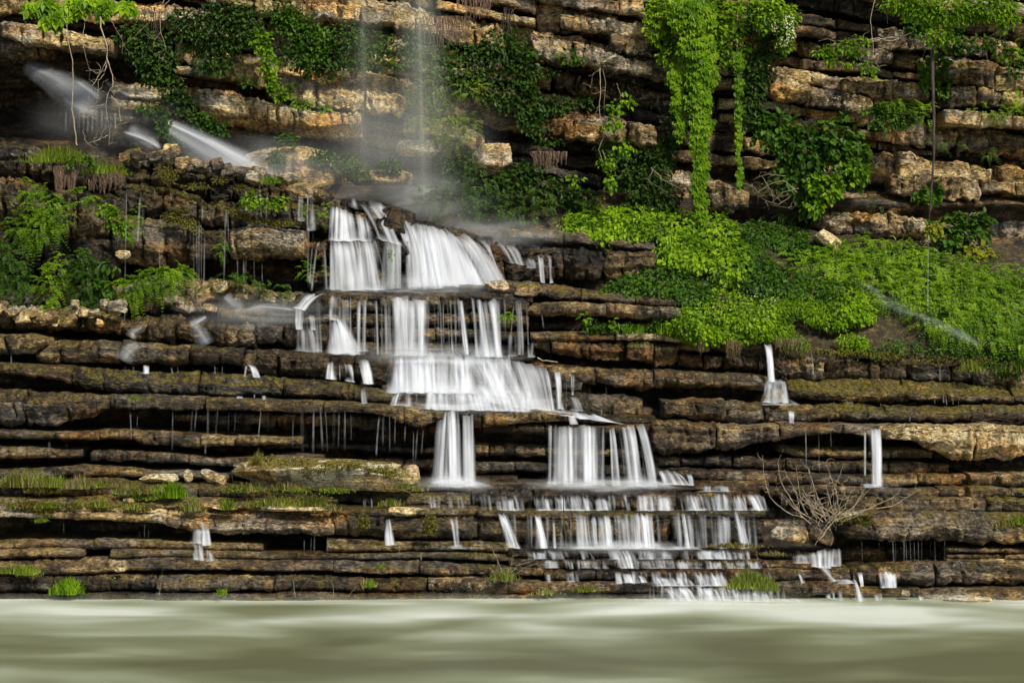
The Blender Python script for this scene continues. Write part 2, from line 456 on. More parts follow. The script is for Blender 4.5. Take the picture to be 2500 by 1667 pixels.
# ------------------------------------------------------------------ the setting
# river
xs = np.concatenate([np.linspace(-200, -20, 10)[:-1], np.linspace(-20, 20, 140), np.linspace(20, 200, 10)[1:]])
ys = np.concatenate([np.linspace(-120, 40, 12)[:-1], np.linspace(40, 61.5, 130), np.linspace(61.5, 64, 4)[1:]])
X, Yg = np.meshgrid(xs, ys)
Zr = 0.06 * fbm(X * 0.16 + 3, Yg * 0.24, 1.5, 2, 0.4)
Zr = Zr + 0.06 * np.exp(-((Yg - 58.3) / 0.9) ** 2) * (0.6 + noise3(X * 0.16, 4.0, 2.0))
o = link('river', mesh_from('river', np.stack([X, Yg, Zr], -1).reshape(-1, 3), gridF(len(ys), len(xs))[:, ::-1], RIVER))
tag(o, 'silty green river streaked with pale foam below the ledges', kind='structure')

# rock mass behind everything (its own surface closes all the gaps between the blocks)
def baseY(px, py):
    a = np.interp(py, [0, 300, 460, 500, 600, 700, 730, 860, 900, 1000, 1180, 1195, 1250, 1350, 1410, 1470, 1560],
                  [74.2, 74.2, 73.4, 71.5, 70.6, 69.8, 68.6, 67.9, 67.2, 66.0, 65.6, 64.6, 63.6, 62.8, 62.2, 61.6, 61.2])
    lft = np.interp(px, [250, 420, 760, 900], [1, 0.6, 0.3, 0])
    a = a - lft * np.interp(py, [300, 380, 560, 700, 800], [0, 0.9, 0.6, 0.2, 0])
    rgt = np.interp(px, [1350, 1600], [0, 1])
    a = a + rgt * np.interp(py, [480, 560, 650, 720, 860], [0.0, 2.0, 1.2, 0.6, 0.0])
    cave = np.exp(-((px - 130) / 330) ** 2 - ((py - 240) / 90) ** 2)
    return a + 2.8 * cave
gx = np.arange(-900, 3420, 22.0); gy = np.arange(-750, 1561, 12.0)
PX, PY = np.meshgrid(gx, gy)
YB = baseY(PX, PY) + 0.55
K = mpp(YB)
Xb = (PX - 1250) * K; Zb = CAMZ - (PY - HORIZON) * K
YB = YB - 0.30 * np.round(noise3(Xb * 0.5, 3.0, Zb * 3.0) * 3) / 3 - 0.2 * fbm(Xb, 5.0, Zb * 2.5, 3)
cliff = link('cliff', mesh_from('cliff', np.stack([Xb, YB, Zb], -1).reshape(-1, 3), gridF(len(gy), len(gx)), ROCK))
tag(cliff, 'tall layered sandstone cliff behind the waterfall', kind='structure')
cliff['tone'] = -0.06; cliff['wet'] = 0.45; cliff['moss'] = 0.1; cliff['lichen'] = 0.0

# upper cliff: tilted beds broken into blocks
gX = [-600, 0, 400, 800, 1250, 1600, 1900, 2500, 3200]
gV = [-200, -175, -135, -75, 0, 70, 105, 175, 250]
def tilt(x): return np.interp(x, gX, gV)
rb = random.Random(11)
beds = [(-640, -470, -0.2, 0), (-470, -330, 0.1, 0), (-330, -215, -0.1, 0), (-215, -130, -0.25, .02), (-128, -75, 0.12, -.02), (-72, -14, -0.30, 0.03),
        (-12, 58, -0.15, 0.02), (60, 126, -0.30, 0.03), (127, 146, 0.32, -0.05), (148, 212, -0.12, 0.02), (214, 236, 0.36, -0.06),
        (238, 318, -0.42, 0.06), (320, 342, 0.50, -0.08), (344, 420, -0.10, 0.02), (422, 448, 0.28, -0.04), (450, 540, 0.50, -0.05)]
def wv(x, r): return float(14 * noise3(x / 260, r / 60, 3.0) + 6 * noise3(x / 90, r / 60, 8.0))
for (r0, r1, off, tn) in beds:
    x = -520.0 + rb.uniform(0, 150)
    big = r0 < -140
    while x < 3050:
        L = rb.choice([rb.uniform(60, 160), rb.uniform(140, 300), rb.uniform(220, 480)]) * (1.6 if big else 1.0)
        x2 = x + L
        xm = 0.5 * (x + x2); ym = 0.5 * (r0 + r1) + tilt(xm)
        yo = off * 1.2 + rb.uniform(-0.38, 0.38)
        if rb.random() < 0.18: yo += 0.7
        skip = (xm < 400 and 125 < ym < 330) or (xm > 2560 and ym > -20) or (xm < -90 and ym > -20)
        skip = skip or ym > 590 or ym < -430
        skip = skip or (xm < 760 and ym > 470)
        purple_shade = (1250 < xm < 1760 and ym > 170) or (1900 < xm < 2300 and ym < 190) or (xm < 420 and ym > 60)  # shaded cliff zones, partly purple rock: shade is put into tone and wetness
        if not skip:
            wet = 0.35 if (500 < xm < 1150 and ym > 300) else (0.4 if purple_shade else 0.05)
            Y = 73.3 + yo - (0.5 if ym < 60 else 0)
            split = rb.random() < 0.35 and r1 - r0 > 45
            parts = [(r0, r1)] if not split else [(r0, r0 + (r1 - r0) * 0.52), (r0 + (r1 - r0) * 0.56, r1)]
            for (a, b) in parts:
                pts = [(xx, a + tilt(xx) + wv(xx, a) + rb.uniform(-5, 5), b + tilt(xx) + wv(xx, b) - 2 + rb.uniform(-6, 6)) for xx in (x + 1, x + L * 0.3, xm, x + L * 0.72, x2 - 1)]
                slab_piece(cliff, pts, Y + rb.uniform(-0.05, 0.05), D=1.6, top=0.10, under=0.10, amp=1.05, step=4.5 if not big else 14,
                           tone=tn + (0.055 if xm < 1150 else 0.005) + rb.uniform(-0.05, 0.05) - (0.085 if purple_shade else 0),
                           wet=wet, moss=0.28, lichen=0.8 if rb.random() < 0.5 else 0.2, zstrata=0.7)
        x = x2

# prominent blocks of the upper cliff
FB = dict(D=1.8, under=0.15, top=0.1, zstrata=0.7)
def fb(pts, Y, joints, **kw):
    q = dict(FB); q.update(kw); q['tone'] -= 0.035 if pts[0][0] > 1250 else 0.01; ledge(cliff, pts, Y, joints=joints, jig=0.06, **q)
fb([(470, 136, 186), (560, 142, 196), (640, 158, 212)], 72.2, [560], tone=0.13, wet=-0.12, moss=0.2, lichen=0.8)
fb([(668, 178, 236), (780, 200, 262), (880, 218, 276), (985, 232, 288)], 72.15, [770, 890], tone=0.14, wet=-0.12, moss=0.15, lichen=0.7)
fb([(480, 210, 300), (620, 236, 318), (760, 262, 340), (882, 278, 346)], 72.4, [650], tone=0.05, wet=0.0, moss=0.15, lichen=0.6, under=0.5)
fb([(985, 276, 330), (1080, 300, 350), (1180, 320, 372)], 72.4, [1080], tone=0.08, wet=0.0, moss=0.3, lichen=0.4)
fb([(620, -6, 38), (760, 4, 50), (900, 14, 62), (960, 22, 60)], 72.1, [760, 880], tone=0.13, wet=-0.12, moss=0.1, lichen=0.5)
fb([(0, 52, 92), (60, 58, 108), (150, 70, 120), (260, 92, 130)], 72.2, [50, 100, 150], tone=0.09, wet=-0.1, moss=0.2, lichen=0.6)
fb([(300, 8, 50), (400, 14, 56), (420, 16, 50)], 72.3, [], tone=0.12, wet=-0.1, moss=0.1, lichen=0.4)
fb([(1300, 84, 146), (1400, 100, 160), (1500, 126, 176), (1590, 150, 184)], 72.1, [1400], tone=0.07, wet=-0.05, moss=0.15, lichen=1.0)
fb([(1370, 30, 66), (1500, 48, 92), (1610, 70, 100)], 72.2, [1480], tone=0.03, wet=0.0, moss=0.15, lichen=0.7)
fb([(1490, 80, 128), (1590, 90, 142)], 72.0, [], tone=0.04, wet=0.0, moss=0.25, lichen=0.5)
fb([(1380, 286, 340), (1480, 288, 350), (1600, 312, 360)], 72.0, [1470, 1535], tone=0.06, wet=0.0, moss=0.1, lichen=0.7)
fb([(1866, 160, 236), (1930, 176, 256), (1978, 200, 256)], 72.0, [], tone=0.08, wet=-0.1, moss=0.1, lichen=1.0)
fb([(1980, 226, 262), (2100, 236, 280), (2130, 244, 270)], 72.3, [2060], tone=0.05, wet=0.0, moss=0.1, lichen=1.0)
fb([(2060, 190, 236), (2180, 200, 242), (2270, 208, 248)], 72.4, [2160], tone=0.02, wet=0.0, moss=0.1, lichen=0.4)
fb([(2300, 160, 206), (2400, 170, 218), (2560, 186, 236)], 72.2, [2350, 2430], tone=0.03, wet=0.0, moss=0.4, lichen=0.3)
fb([(2310, 210, 258), (2420, 216, 262), (2560, 226, 270)], 72.2, [2390, 2450], tone=0.05, wet=0.0, moss=0.2, lichen=0.5)
fb([(2310, 268, 310), (2396, 276, 316), (2470, 282, 314), (2560, 288, 318)], 72.1, [2396, 2470], tone=0.08, wet=-0.1, moss=0.2, lichen=0.9)
fb([(2180, 424, 478), (2300, 430, 486), (2394, 434, 494)], 72.3, [2290], tone=0.05, wet=0.0, moss=0.2, lichen=0.6)
fb([(2398, 436, 470), (2560, 450, 488)], 72.3, [2480], tone=0.06, wet=0.0, moss=0.2, lichen=0.5)
fb([(1998, 522, 560), (2040, 512, 574), (2170, 522, 580), (2270, 532, 582)], 71.9, [2172], tone=0.10, wet=-0.1, moss=0.3, lichen=1.0, under=0.4)
fb([(1730, 450, 516), (1800, 462, 526), (1832, 470, 510)], 71.9, [], tone=0.0, wet=0.1, moss=0.1, lichen=0.5)

# the stepped ledges
ledges = empty('ledges', P(1250, 1465, 61))
ledges_loc = ledges.location.copy()
tag(ledges, 'stepped sandstone ledges carrying the cascades down to the river', kind='structure')
class LP:   # children keep world coordinates
    pass
ledges.location = (0, 0, 0)
def lg(pts, Y, **kw): ledge(ledges, pts, Y, **kw)
DRY = dict(wet=0.12, moss=0.30, lichen=0.15)
WET = dict(wet=0.75, moss=0.15, lichen=0.05)
MID = dict(wet=0.40, moss=0.30, lichen=0.10)

# left half, from the river upwards
lg([(-120, 1449, 1480), (300, 1450, 1480), (700, 1452, 1482), (1100, 1452, 1484), (1320, 1455, 1486)], 60.0, top=0.4, tone=-0.04, wet=0.5, moss=0.2, lichen=0.0)
lg([(-150, 1412, 1450), (200, 1410, 1449), (520, 1411, 1447), (820, 1414, 1450), (1040, 1417, 1450)], 60.35, top=0.35, tone=-0.015, **MID)
lg([(1045, 1416, 1446), (1100, 1414, 1452), (1240, 1416, 1452), (1330, 1420, 1450), (1520, 1424, 1452)], 60.3, top=0.25, tone=0.03, joints=[1238], wet=0.15, moss=0.2, lichen=0.5)
lg([(-150, 1374, 1410), (120, 1372, 1412), (330, 1370, 1399), (640, 1371, 1398), (840, 1374, 1402), (1020, 1376, 1408)], 60.7, top=0.6, tone=0.05, amp=0.8, wet=0.0, moss=0.2, lichen=0.15)
lg([(1024, 1378, 1410), (1130, 1380, 1412), (1240, 1382, 1405), (1330, 1386, 1410)], 60.7, top=0.3, tone=0.055, wet=0.1, moss=0.3, lichen=0.3)
lg([(-150, 1344, 1363), (110, 1341, 1364), (198, 1346, 1360)], 61.1, top=0.3, tone=0.03, **DRY)
lg([(268, 1346, 1366), (420, 1348, 1366), (560, 1350, 1368), (800, 1352, 1369), (1030, 1354, 1370), (1250, 1356, 1374)], 61.05, top=0.35, tone=0.02, **MID)
lg([(-150, 1326, 1343), (90, 1319, 1344), (240, 1317, 1349), (380, 1322, 1348), (500, 1328, 1348), (640, 1331, 1347)], 61.5, top=0.25, tone=0.035, **DRY)
lg([(800, 1318, 1350), (930, 1324, 1349), (1100, 1326, 1351), (1260, 1330, 1354)], 61.3, top=0.4, tone=0.01, wet=0.5, moss=0.35, lichen=0.0)
# thick slab with the overhang
lg([(-150, 1238, 1262), (60, 1240, 1267), (250, 1242, 1271), (380, 1243, 1279), (420, 1243, 1296), (540, 1245, 1311), (700, 1248, 1308), (811, 1250, 1312)], 61.35, top=0.5, tone=0.085,
   joints=[402], D=3.2, under=0.3, amp=0.7, wet=-0.1, moss=0.15, lichen=0.15)
lg([(812, 1258, 1314), (960, 1260, 1318), (1150, 1262, 1328), (1240, 1266, 1332), (1400, 1270, 1336), (1560, 1270, 1338), (1700, 1268, 1338), (1865, 1266, 1336)], 61.5, top=0.05,
   joints=[1165, 1375, 1640], amp=0.75, tone=0.0, D=3.2, wet=0.5, moss=0.3, lichen=0.05)
lg([(812, 1244, 1262), (1000, 1244, 1263), (1300, 1249, 1270), (1600, 1250, 1270), (1870, 1248, 1270)], 61.55, top=0.3, tone=0.02, joints=[1165, 1440, 1700], wet=0.5, moss=0.4, lichen=0.1)
# mossy step above it
lg([(-150, 1222, 1246), (260, 1216, 1246), (500, 1219, 1248), (820, 1222, 1248)], 61.9, top=0.6, tone=0.03, wet=0.1, moss=0.45, lichen=0.3)
lg([(-150, 1170, 1216), (150, 1176, 1219), (300, 1180, 1222), (470, 1186, 1222), (700, 1196, 1226), (1000, 1204, 1240), (1160, 1206, 1246)], 62.4, top=0.45, tone=0.0, seg=(110, 260), wet=0.2, moss=0.42, lichen=0.2)
lg([(1150, 1196, 1247), (1300, 1199, 1247), (1500, 1199, 1248), (1640, 1197, 1248), (1860, 1198, 1247)], 62.3, top=0.35, tone=-0.01, joints=[1300, 1450, 1545, 1655, 1790], amp=1.2, **WET)
lg([(1000, 1180, 1200), (1250, 1184, 1201), (1500, 1186, 1202), (1700, 1180, 1200), (1880, 1178, 1200)], 62.9, top=0.7, tone=-0.03, **WET)
lg([(-150, 1146, 1172), (200, 1140, 1166), (300, 1146, 1168), (440, 1150, 1170), (560, 1154, 1182)], 63.3, top=0.3, tone=0.0, wet=0.3, moss=0.3, lichen=0.2)
lg([(-150, 1090, 1124), (60, 1092, 1124), (198, 1097, 1122)], 63.5, top=0.25, tone=0.04, joints=[], **DRY)
lg([(218, 1100, 1132), (262, 1102, 1132), (415, 1106, 1133), (520, 1116, 1138), (650, 1114, 1140), (780, 1120, 1142)], 63.6, top=0.2, tone=0.03, joints=[240, 258, 414, 460], amp=1.2, wet=0.3, moss=0.15, lichen=0.15)
lg([(-150, 1048, 1068), (70, 1050, 1073), (140, 1052, 1071), (235, 1054, 1077), (320, 1056, 1078)], 63.6, top=0.25, tone=0.04, joints=[130, 238], **DRY)
lg([(322, 1055, 1082), (340, 1056, 1091), (408, 1058, 1092), (470, 1062, 1094), (600, 1066, 1088), (730, 1072, 1090)], 63.65, top=0.2, tone=0.025, joints=[418, 488, 575], amp=1.25, wet=0.35, moss=0.12, lichen=0.15)
# recessed beds in the shade under the long lip
lg([(420, 1008, 1030), (560, 1010, 1040), (660, 1010, 1046), (760, 1012, 1038), (860, 1012, 1050), (940, 1016, 1060)], 64.5, top=0.1, tone=0.03, seg=(70, 160), amp=1.3, wet=0.35, moss=0.15, lichen=0.1)
lg([(640, 1080, 1098), (800, 1084, 1100), (900, 1086, 1104), (1060, 1090, 1108)], 64.8, top=0.1, tone=0.0, seg=(60, 150), amp=1.3, wet=0.5, moss=0.1, lichen=0.0)
lg([(900, 1120, 1146), (1060, 1122, 1150)], 64.6, top=0.2, tone=0.0, seg=(60, 110), wet=0.6, moss=0.1, lichen=0.0)
# long lip
lg([(-150, 950, 1040), (0, 956, 1041), (55, 958, 1040), (130, 960, 1040), (200, 963, 1027), (232, 966, 1020), (255, 967, 1006), (400, 970, 1004), (560, 974, 1002), (720, 979, 1010), (850, 984, 1008), (930, 988, 1014),
    (985, 993, 1040), (1030, 998, 1050), (1062, 1002, 1034), (1084, 1006, 1024)], 63.75, joints=[54, 262, 500, 790, 985], top=0.3, tone=0.01, D=2.6, under=0.15, wet=0.22, moss=0.35, lichen=0.15)
lg([(-150, 880, 914), (0, 889, 920), (130, 896, 932), (160, 897, 940), (250, 904, 962), (400, 912, 967), (520, 918, 972), (640, 922, 972), (760, 928, 976), (850, 940, 982), (960, 962, 990)], 64.5, top=0.55, joints=[170, 480, 690, 850], tone=0.0, under=0.3,
   wet=0.25, moss=0.4, lichen=0.15)
lg([(-150, 812, 868), (0, 817, 871), (70, 818, 868), (106, 828, 846)], 65.0, joints=[], top=0.1, under=0.5, tone=0.02, **DRY)
lg([(84, 838, 886), (120, 832, 888), (290, 836, 892), (420, 842, 896), (520, 846, 898), (590, 850, 900)], 65.25, joints=[290, 460], top=0.3, tone=-0.01, under=0.4, wet=0.35, moss=0.3, lichen=0.1)
lg([(592, 852, 920), (680, 852, 922), (700, 856, 925), (800, 862, 925)], 65.2, joints=[676], top=0.25, tone=0.03, amp=1.2, wet=0.5, moss=0.15, lichen=0.2)
# rubble shelf and wet blocks on the left
lg([(-150, 742, 800), (0, 748, 804), (130, 750, 806), (220, 752, 812), (295, 770, 820)], 66.1, seg=(60, 130), top=0.45, tone=0.04, amp=1.6, wet=0.2, moss=0.45, lichen=0.3, zstrata=0.5)
lg([(285, 790, 822), (330, 776, 836), (420, 770, 838), (500, 780, 842), (575, 786, 848), (620, 778, 850)], 66.0, seg=(50, 100), top=0.4, tone=0.02, amp=1.7, wet=0.6, moss=0.2, lichen=0.15, zstrata=0.4)
lg([(530, 752, 790), (640, 748, 792), (720, 752, 795)], 66.5, seg=(80, 120), top=0.4, tone=-0.01, amp=1.5, wet=0.75, moss=0.3, lichen=0.1)
lg([(576, 792, 848), (640, 790, 849), (720, 796, 850), (800, 800, 856)], 66.2, joints=[690], top=0.2, tone=0.05, amp=1.2, wet=0.55, moss=0.1, lichen=0.3)
lg([(288, 700, 762), (340, 686, 768), (430, 678, 770), (540, 684, 760), (640, 706, 752), (720, 716, 756)], 67.0, seg=(55, 120), top=0.3, tone=0.075, amp=1.7, wet=0.15, moss=0.4, lichen=0.3, zstrata=0.4)
lg([(-150, 690, 752), (60, 700, 756), (180, 700, 756), (300, 700, 766)], 67.0, seg=(70, 150), top=0.3, tone=0.0, amp=1.6, wet=0.3, moss=0.5, lichen=0.2, zstrata=0.5)
# left wall
lg([(-150, 560, 690), (60, 560, 700), (180, 570, 700), (290, 580, 700)], 68.4, seg=(70, 140), top=0.05, tone=-0.05, amp=1.5, wet=0.5, moss=0.4, lichen=0.2, zstrata=0.4)
lg([(-150, 430, 560), (60, 440, 560), (120, 470, 570), (180, 470, 640), (230, 470, 600), (300, 480, 580)], 68.1, seg=(60, 130), top=0.05, tone=-0.01, amp=1.6, wet=0.4, moss=0.4, lichen=0.5, zstrata=0.4)
lg([(-150, 330, 430), (60, 350, 440), (180, 390, 470), (300, 410, 480)], 68.6, seg=(80, 150), top=0.15, tone=-0.04, amp=1.5, wet=0.55, moss=0.4, lichen=0.2)
lg([(270, 520, 640), (360, 530, 660), (460, 548, 660), (480, 560, 650), (560, 560, 640), (680, 556, 636), (735, 560, 640)], 67.9, joints=[345, 400, 455, 555, 640], top=0.15, tone=0.025, amp=1.3, under=0.35, wet=0.35, moss=0.35, lichen=0.35, zstrata=0.5)
lg([(560, 556, 640), (640, 550, 632), (740, 566, 636)], 67.6, joints=[], top=0.25, tone=0.08, under=0.35, wet=0.15, moss=0.2, lichen=0.3, zstrata=0.6)
lg([(280, 440, 524), (400, 460, 536), (500, 486, 556), (620, 500, 560), (720, 500, 566), (800, 506, 570)], 68.3, seg=(60, 140), top=0.25, tone=-0.02, amp=1.5, wet=0.6, moss=0.55, lichen=0.1)
lg([(300, 388, 452), (400, 400, 462), (500, 416, 490), (620, 434, 500), (720, 455, 505), (790, 478, 515)], 68.9, seg=(60, 130), top=0.35, tone=-0.02, amp=1.6, wet=0.6, moss=0.55, lichen=0.1)

# centre: ledges under the falls
lg([(1140, 1000, 1046), (1240, 1000, 1044), (1320, 1003, 1034), (1400, 1012, 1028)], 63.95, joints=[1178], top=0.1, under=0.5, tone=0.045, wet=0.2, moss=0.2, lichen=0.15)
lg([(1040, 1006, 1030), (1160, 1008, 1026)], 64.15, joints=[], top=0.3, tone=-0.03, **WET)
lg([(1180, 1030, 1056), (1330, 1036, 1064), (1460, 1040, 1062), (1600, 1036, 1060)], 64.2, joints=[1330, 1470], top=0.2, tone=-0.01, **WET)
lg([(1160, 1082, 1116), (1240, 1084, 1118), (1340, 1090, 1120), (1480, 1094, 1116), (1600, 1090, 1120)], 64.7, joints=[1192, 1335, 1450], top=0.2, tone=0.045, wet=0.25, moss=0.15, lichen=0.1)
lg([(1150, 1128, 1158), (1260, 1130, 1156), (1380, 1136, 1160), (1600, 1138, 1162)], 64.5, seg=(60, 130), top=0.2, tone=0.0, wet=0.45, moss=0.15, lichen=0.1)
lg([(1160, 1166, 1186), (1262, 1168, 1188)], 63.9, joints=[], top=0.2, tone=-0.01, **WET)
lg([(1580, 1150, 1170), (1700, 1154, 1176), (1800, 1160, 1180)], 63.5, joints=[1690], top=0.5, tone=-0.02, **WET)
lg([(940, 980, 1006), (1040, 984, 1008), (1180, 990, 1010), (1400, 1000, 1034), (1600, 1020, 1042)], 64.5, seg=(200, 330), top=0.6, tone=-0.04, **WET)
lg([(930, 944, 990), (1050, 940, 990), (1250, 945, 1000), (1340, 950, 1004), (1440, 970, 1020)], 64.9, seg=(120, 220), top=0.4, tone=-0.02, **WET)
lg([(880, 872, 950), (1000, 868, 950), (1150, 872, 955), (1300, 885, 960), (1420, 900, 975)], 65.5, seg=(140, 260), top=0.5, tone=-0.02, **WET)
lg([(770, 866, 930), (860, 866, 934), (950, 868, 960)], 65.4, joints=[865], top=0.4, tone=-0.02, **WET)
lg([(700, 850, 880), (900, 856, 884), (1100, 858, 886), (1300, 862, 890)], 66.0, seg=(150, 300), top=0.6, tone=-0.04, **WET)
for (a, b, yy, tn) in [(722, 762, 66.75, 0.0), (764, 800, 66.95, 0.02), (802, 832, 66.85, 0.0), (834, 866, 67.0, -0.02)]:
    lg([(700, a + 12, b), (760, a + 4, b), (900, a, b), (1100, a + 2, b + 1), (1290, a + 8, b + 3)], yy, seg=(70, 170), top=0.1, amp=1.2, tone=tn + 0.01, wet=0.6, moss=0.25, lichen=0.1)
lg([(720, 722, 742), (790, 712, 738), (950, 714, 736), (1150, 716, 738), (1300, 722, 744)], 66.8, seg=(200, 400), top=0.6, tone=-0.05, **WET)
lg([(975, 700, 718), (1150, 699, 722), (1300, 706, 726)], 67.5, joints=[1120], top=0.5, tone=-0.05, **WET)
# mound under the top tier
for (pts, Y, tn) in [
    ([(745, 576, 640), (800, 584, 640), (870, 588, 640), (960, 590, 640)], 68.5, 0.0), ([(745, 636, 706), (860, 638, 708), (990, 640, 706)], 68.7, 0.0),
    ([(770, 500, 590), (830, 498, 590), (900, 520, 600)], 69.1, -0.02), ([(895, 512, 590), (935, 506, 585), (985, 520, 600)], 68.7, -0.02), ([(905, 575, 640), (960, 570, 640), (1000, 580, 650)], 68.3, -0.01),
    ([(985, 545, 650), (1060, 556, 650), (1120, 575, 660)], 69.0, -0.03), ([(985, 640, 706), (1100, 640, 706), (1200, 650, 706)], 69.1, -0.03),
    ([(1100, 572, 640), (1180, 588, 650), (1250, 604, 655)], 68.9, -0.04), ([(1170, 620, 700), (1240, 618, 700), (1300, 620, 700)], 68.7, -0.03),
    ([(760, 478, 512), (850, 484, 520), (930, 496, 530), (1010, 518, 556)], 70.0, -0.05), ([(990, 528, 566), (1100, 552, 590), (1200, 580, 612)], 70.0, -0.05),
    ([(1180, 590, 630), (1260, 598, 636), (1360, 610, 640), (1480, 618, 644)], 69.6, -0.05)]:
    lg(pts, Y, seg=(50, 110), top=0.45, amp=1.6, tone=tn, wet=0.85, moss=0.2, lichen=0.0, zstrata=0.5)

# middle right
lg([(1290, 610, 690), (1360, 606, 690), (1500, 612, 690), (1600, 620, 690)], 69.0, seg=(70, 150), top=0.15, tone=-0.05, amp=1.3, wet=0.75, moss=0.2, lichen=0.1)
lg([(1230, 560, 590), (1340, 556, 600), (1480, 574, 606), (1600, 590, 616)], 70.3, seg=(100, 200), top=0.6, tone=0.02, amp=1.3, wet=0.2, moss=0.3, lichen=0.1)
lg([(1190, 694, 726), (1300, 694, 730), (1400, 704, 740), (1480, 712, 742), (1660, 726, 750)], 67.6, seg=(90, 180), top=0.5, tone=0.01, amp=1.3, wet=0.2, moss=0.35, lichen=0.15)
lg([(1290, 742, 776), (1400, 738, 774), (1500, 742, 780), (1664, 752, 784)], 67.2, seg=(110, 220), top=0.15, tone=0.05, wet=0.15, moss=0.15, lichen=0.6)
lg([(1230, 734, 770), (1320, 740, 772)], 67.0, joints=[], top=0.2, tone=0.05, wet=0.35, moss=0.3, lichen=0.1)
lg([(1290, 782, 806), (1450, 784, 806), (1660, 790, 812)], 67.9, seg=(90, 150), top=0.2, tone=-0.02, wet=0.3, moss=0.4, lichen=0.1)
lg([(1296, 810, 836), (1420, 811, 838), (1560, 812, 836), (1700, 818, 840)], 66.5, seg=(150, 300), top=0.35, tone=0.085, wet=0.1, moss=0.35, lichen=0.3)
lg([(1300, 836, 852), (1350, 836, 872), (1440, 838, 880), (1530, 838, 890), (1640, 838, 906), (1662, 838, 880)], 66.7, joints=[1345, 1440, 1530, 1595], top=0.05, amp=1.5, tone=0.03, wet=0.3, moss=0.2, lichen=0.2)
lg([(1640, 824, 860), (1730, 828, 860), (1860, 832, 862)], 66.9, joints=[1735], top=0.25, amp=1.4, tone=0.03, wet=0.2, moss=0.3, lichen=0.4)
lg([(1660, 862, 908), (1730, 866, 908), (1800, 868, 912), (1900, 868, 915)], 67.0, seg=(40, 80), top=0.15, amp=1.6, tone=0.02, wet=0.4, moss=0.2, lichen=0.3)
lg([(1340, 896, 936), (1440, 898, 938), (1560, 908, 956), (1700, 914, 950), (1880, 922, 956)], 65.7, joints=[1455, 1598, 1735], top=0.4, amp=1.2, tone=0.035, wet=0.25, moss=0.25, lichen=0.25)
lg([(1380, 962, 1010), (1440, 966, 1018), (1500, 970, 1026), (1568, 974, 1026)], 65.2, joints=[1435], top=0.2, under=0.3, amp=1.1, tone=0.03, wet=0.35, moss=0.2, lichen=0.15)
lg([(1618, 980, 1028), (1700, 979, 1030), (1768, 980, 1032)], 65.0, joints=[], top=0.15, amp=1.0, tone=0.045, wet=0.2, moss=0.25, lichen=0.15)
lg([(1740, 984, 1034), (1880, 984, 1036), (1990, 990, 1036)], 65.1, joints=[1868], top=0.35, amp=1.3, tone=0.0, wet=0.35, moss=0.35, lichen=0.1)
# right hand beds
lg([(1880, 870, 928), (2010, 872, 930), (2150, 880, 930), (2330, 890, 936), (2560, 898, 944)], 66.6, seg=(45, 110), top=0.2, amp=1.6, tone=0.0, wet=0.4, moss=0.3, lichen=0.35, zstrata=0.6)
lg([(2380, 902, 948), (2440, 898, 946), (2560, 900, 950)], 66.2, joints=[], top=0.3, amp=1.4, tone=0.07, wet=0.05, moss=0.2, lichen=0.5)
lg([(1930, 926, 980), (2100, 928, 984), (2300, 934, 986), (2450, 936, 990), (2640, 938, 996)], 65.6, seg=(150, 300), top=0.65, amp=1.2, tone=0.01, wet=0.2, moss=0.6, lichen=0.2)
lg([(1880, 990, 1030), (2100, 990, 1032), (2300, 994, 1034), (2640, 996, 1036)], 65.0, seg=(140, 300), top=0.5, amp=1.2, tone=0.0, wet=0.3, moss=0.5, lichen=0.15)
lg([(1592, 1036, 1112), (1700, 1036, 1108), (1800, 1036, 1104), (1860, 1036, 1084), (1920, 1036, 1078), (1980, 1038, 1066), (2060, 1038, 1060), (2110, 1040, 1068), (2190, 1040, 1078)], 63.9, joints=[1750, 1905, 2060], top=0.08, under=0.2, tone=0.03, D=2.8,
   wet=0.3, moss=0.2, lichen=0.15)
lg([(2160, 1042, 1076), (2240, 1041, 1082), (2330, 1042, 1122), (2420, 1044, 1128), (2500, 1048, 1118), (2640, 1050, 1116)], 63.7, joints=[2385], top=0.12, under=0.3, tone=0.20, D=2.8, wet=-0.2, moss=0.3, lichen=0.9)
lg([(1900, 1084, 1106), (1970, 1090, 1120), (2110, 1094, 1124), (2280, 1098, 1124)], 64.4, joints=[1968, 2120], top=0.25, tone=0.02, wet=0.25, moss=0.55, lichen=0.1)
lg([(1600, 1112, 1142), (1660, 1114, 1144), (1880, 1118, 1152), (2000, 1124, 1158), (2180, 1128, 1160), (2320, 1134, 1160)], 64.3, joints=[1662, 1720, 1790, 1920, 2172], top=0.15, amp=1.3, tone=0.01, wet=0.4, moss=0.25, lichen=0.15)
lg([(1640, 1150, 1180), (1800, 1154, 1182), (1900, 1156, 1186), (2050, 1158, 1188), (2180, 1162, 1190), (2250, 1162, 1190), (2380, 1164, 1190)], 63.7, seg=(90, 190), top=0.2, amp=1.2, tone=0.02, wet=0.35, moss=0.2, lichen=0.15)
lg([(2372, 1160, 1190), (2440, 1161, 1192), (2640, 1160, 1194)], 63.4, joints=[2436], top=0.25, tone=0.09, wet=0.0, moss=0.2, lichen=0.8)
lg([(1860, 1190, 1214), (2020, 1190, 1216), (2180, 1192, 1216), (2420, 1194, 1218)], 63.2, joints=[2050, 2296, 2345], top=0.3, tone=0.02, wet=0.3, moss=0.25, lichen=0.15)
lg([(2370, 1190, 1218), (2460, 1194, 1220), (2640, 1192, 1220)], 63.0, joints=[2470], top=0.3, amp=1.4, tone=0.03, wet=0.1, moss=0.4, lichen=0.4)
lg([(2050, 1214, 1258), (2170, 1214, 1258), (2408, 1214, 1258)], 62.8, joints=[2160], top=0.1, tone=0.01, wet=0.3, moss=0.3, lichen=0.1)
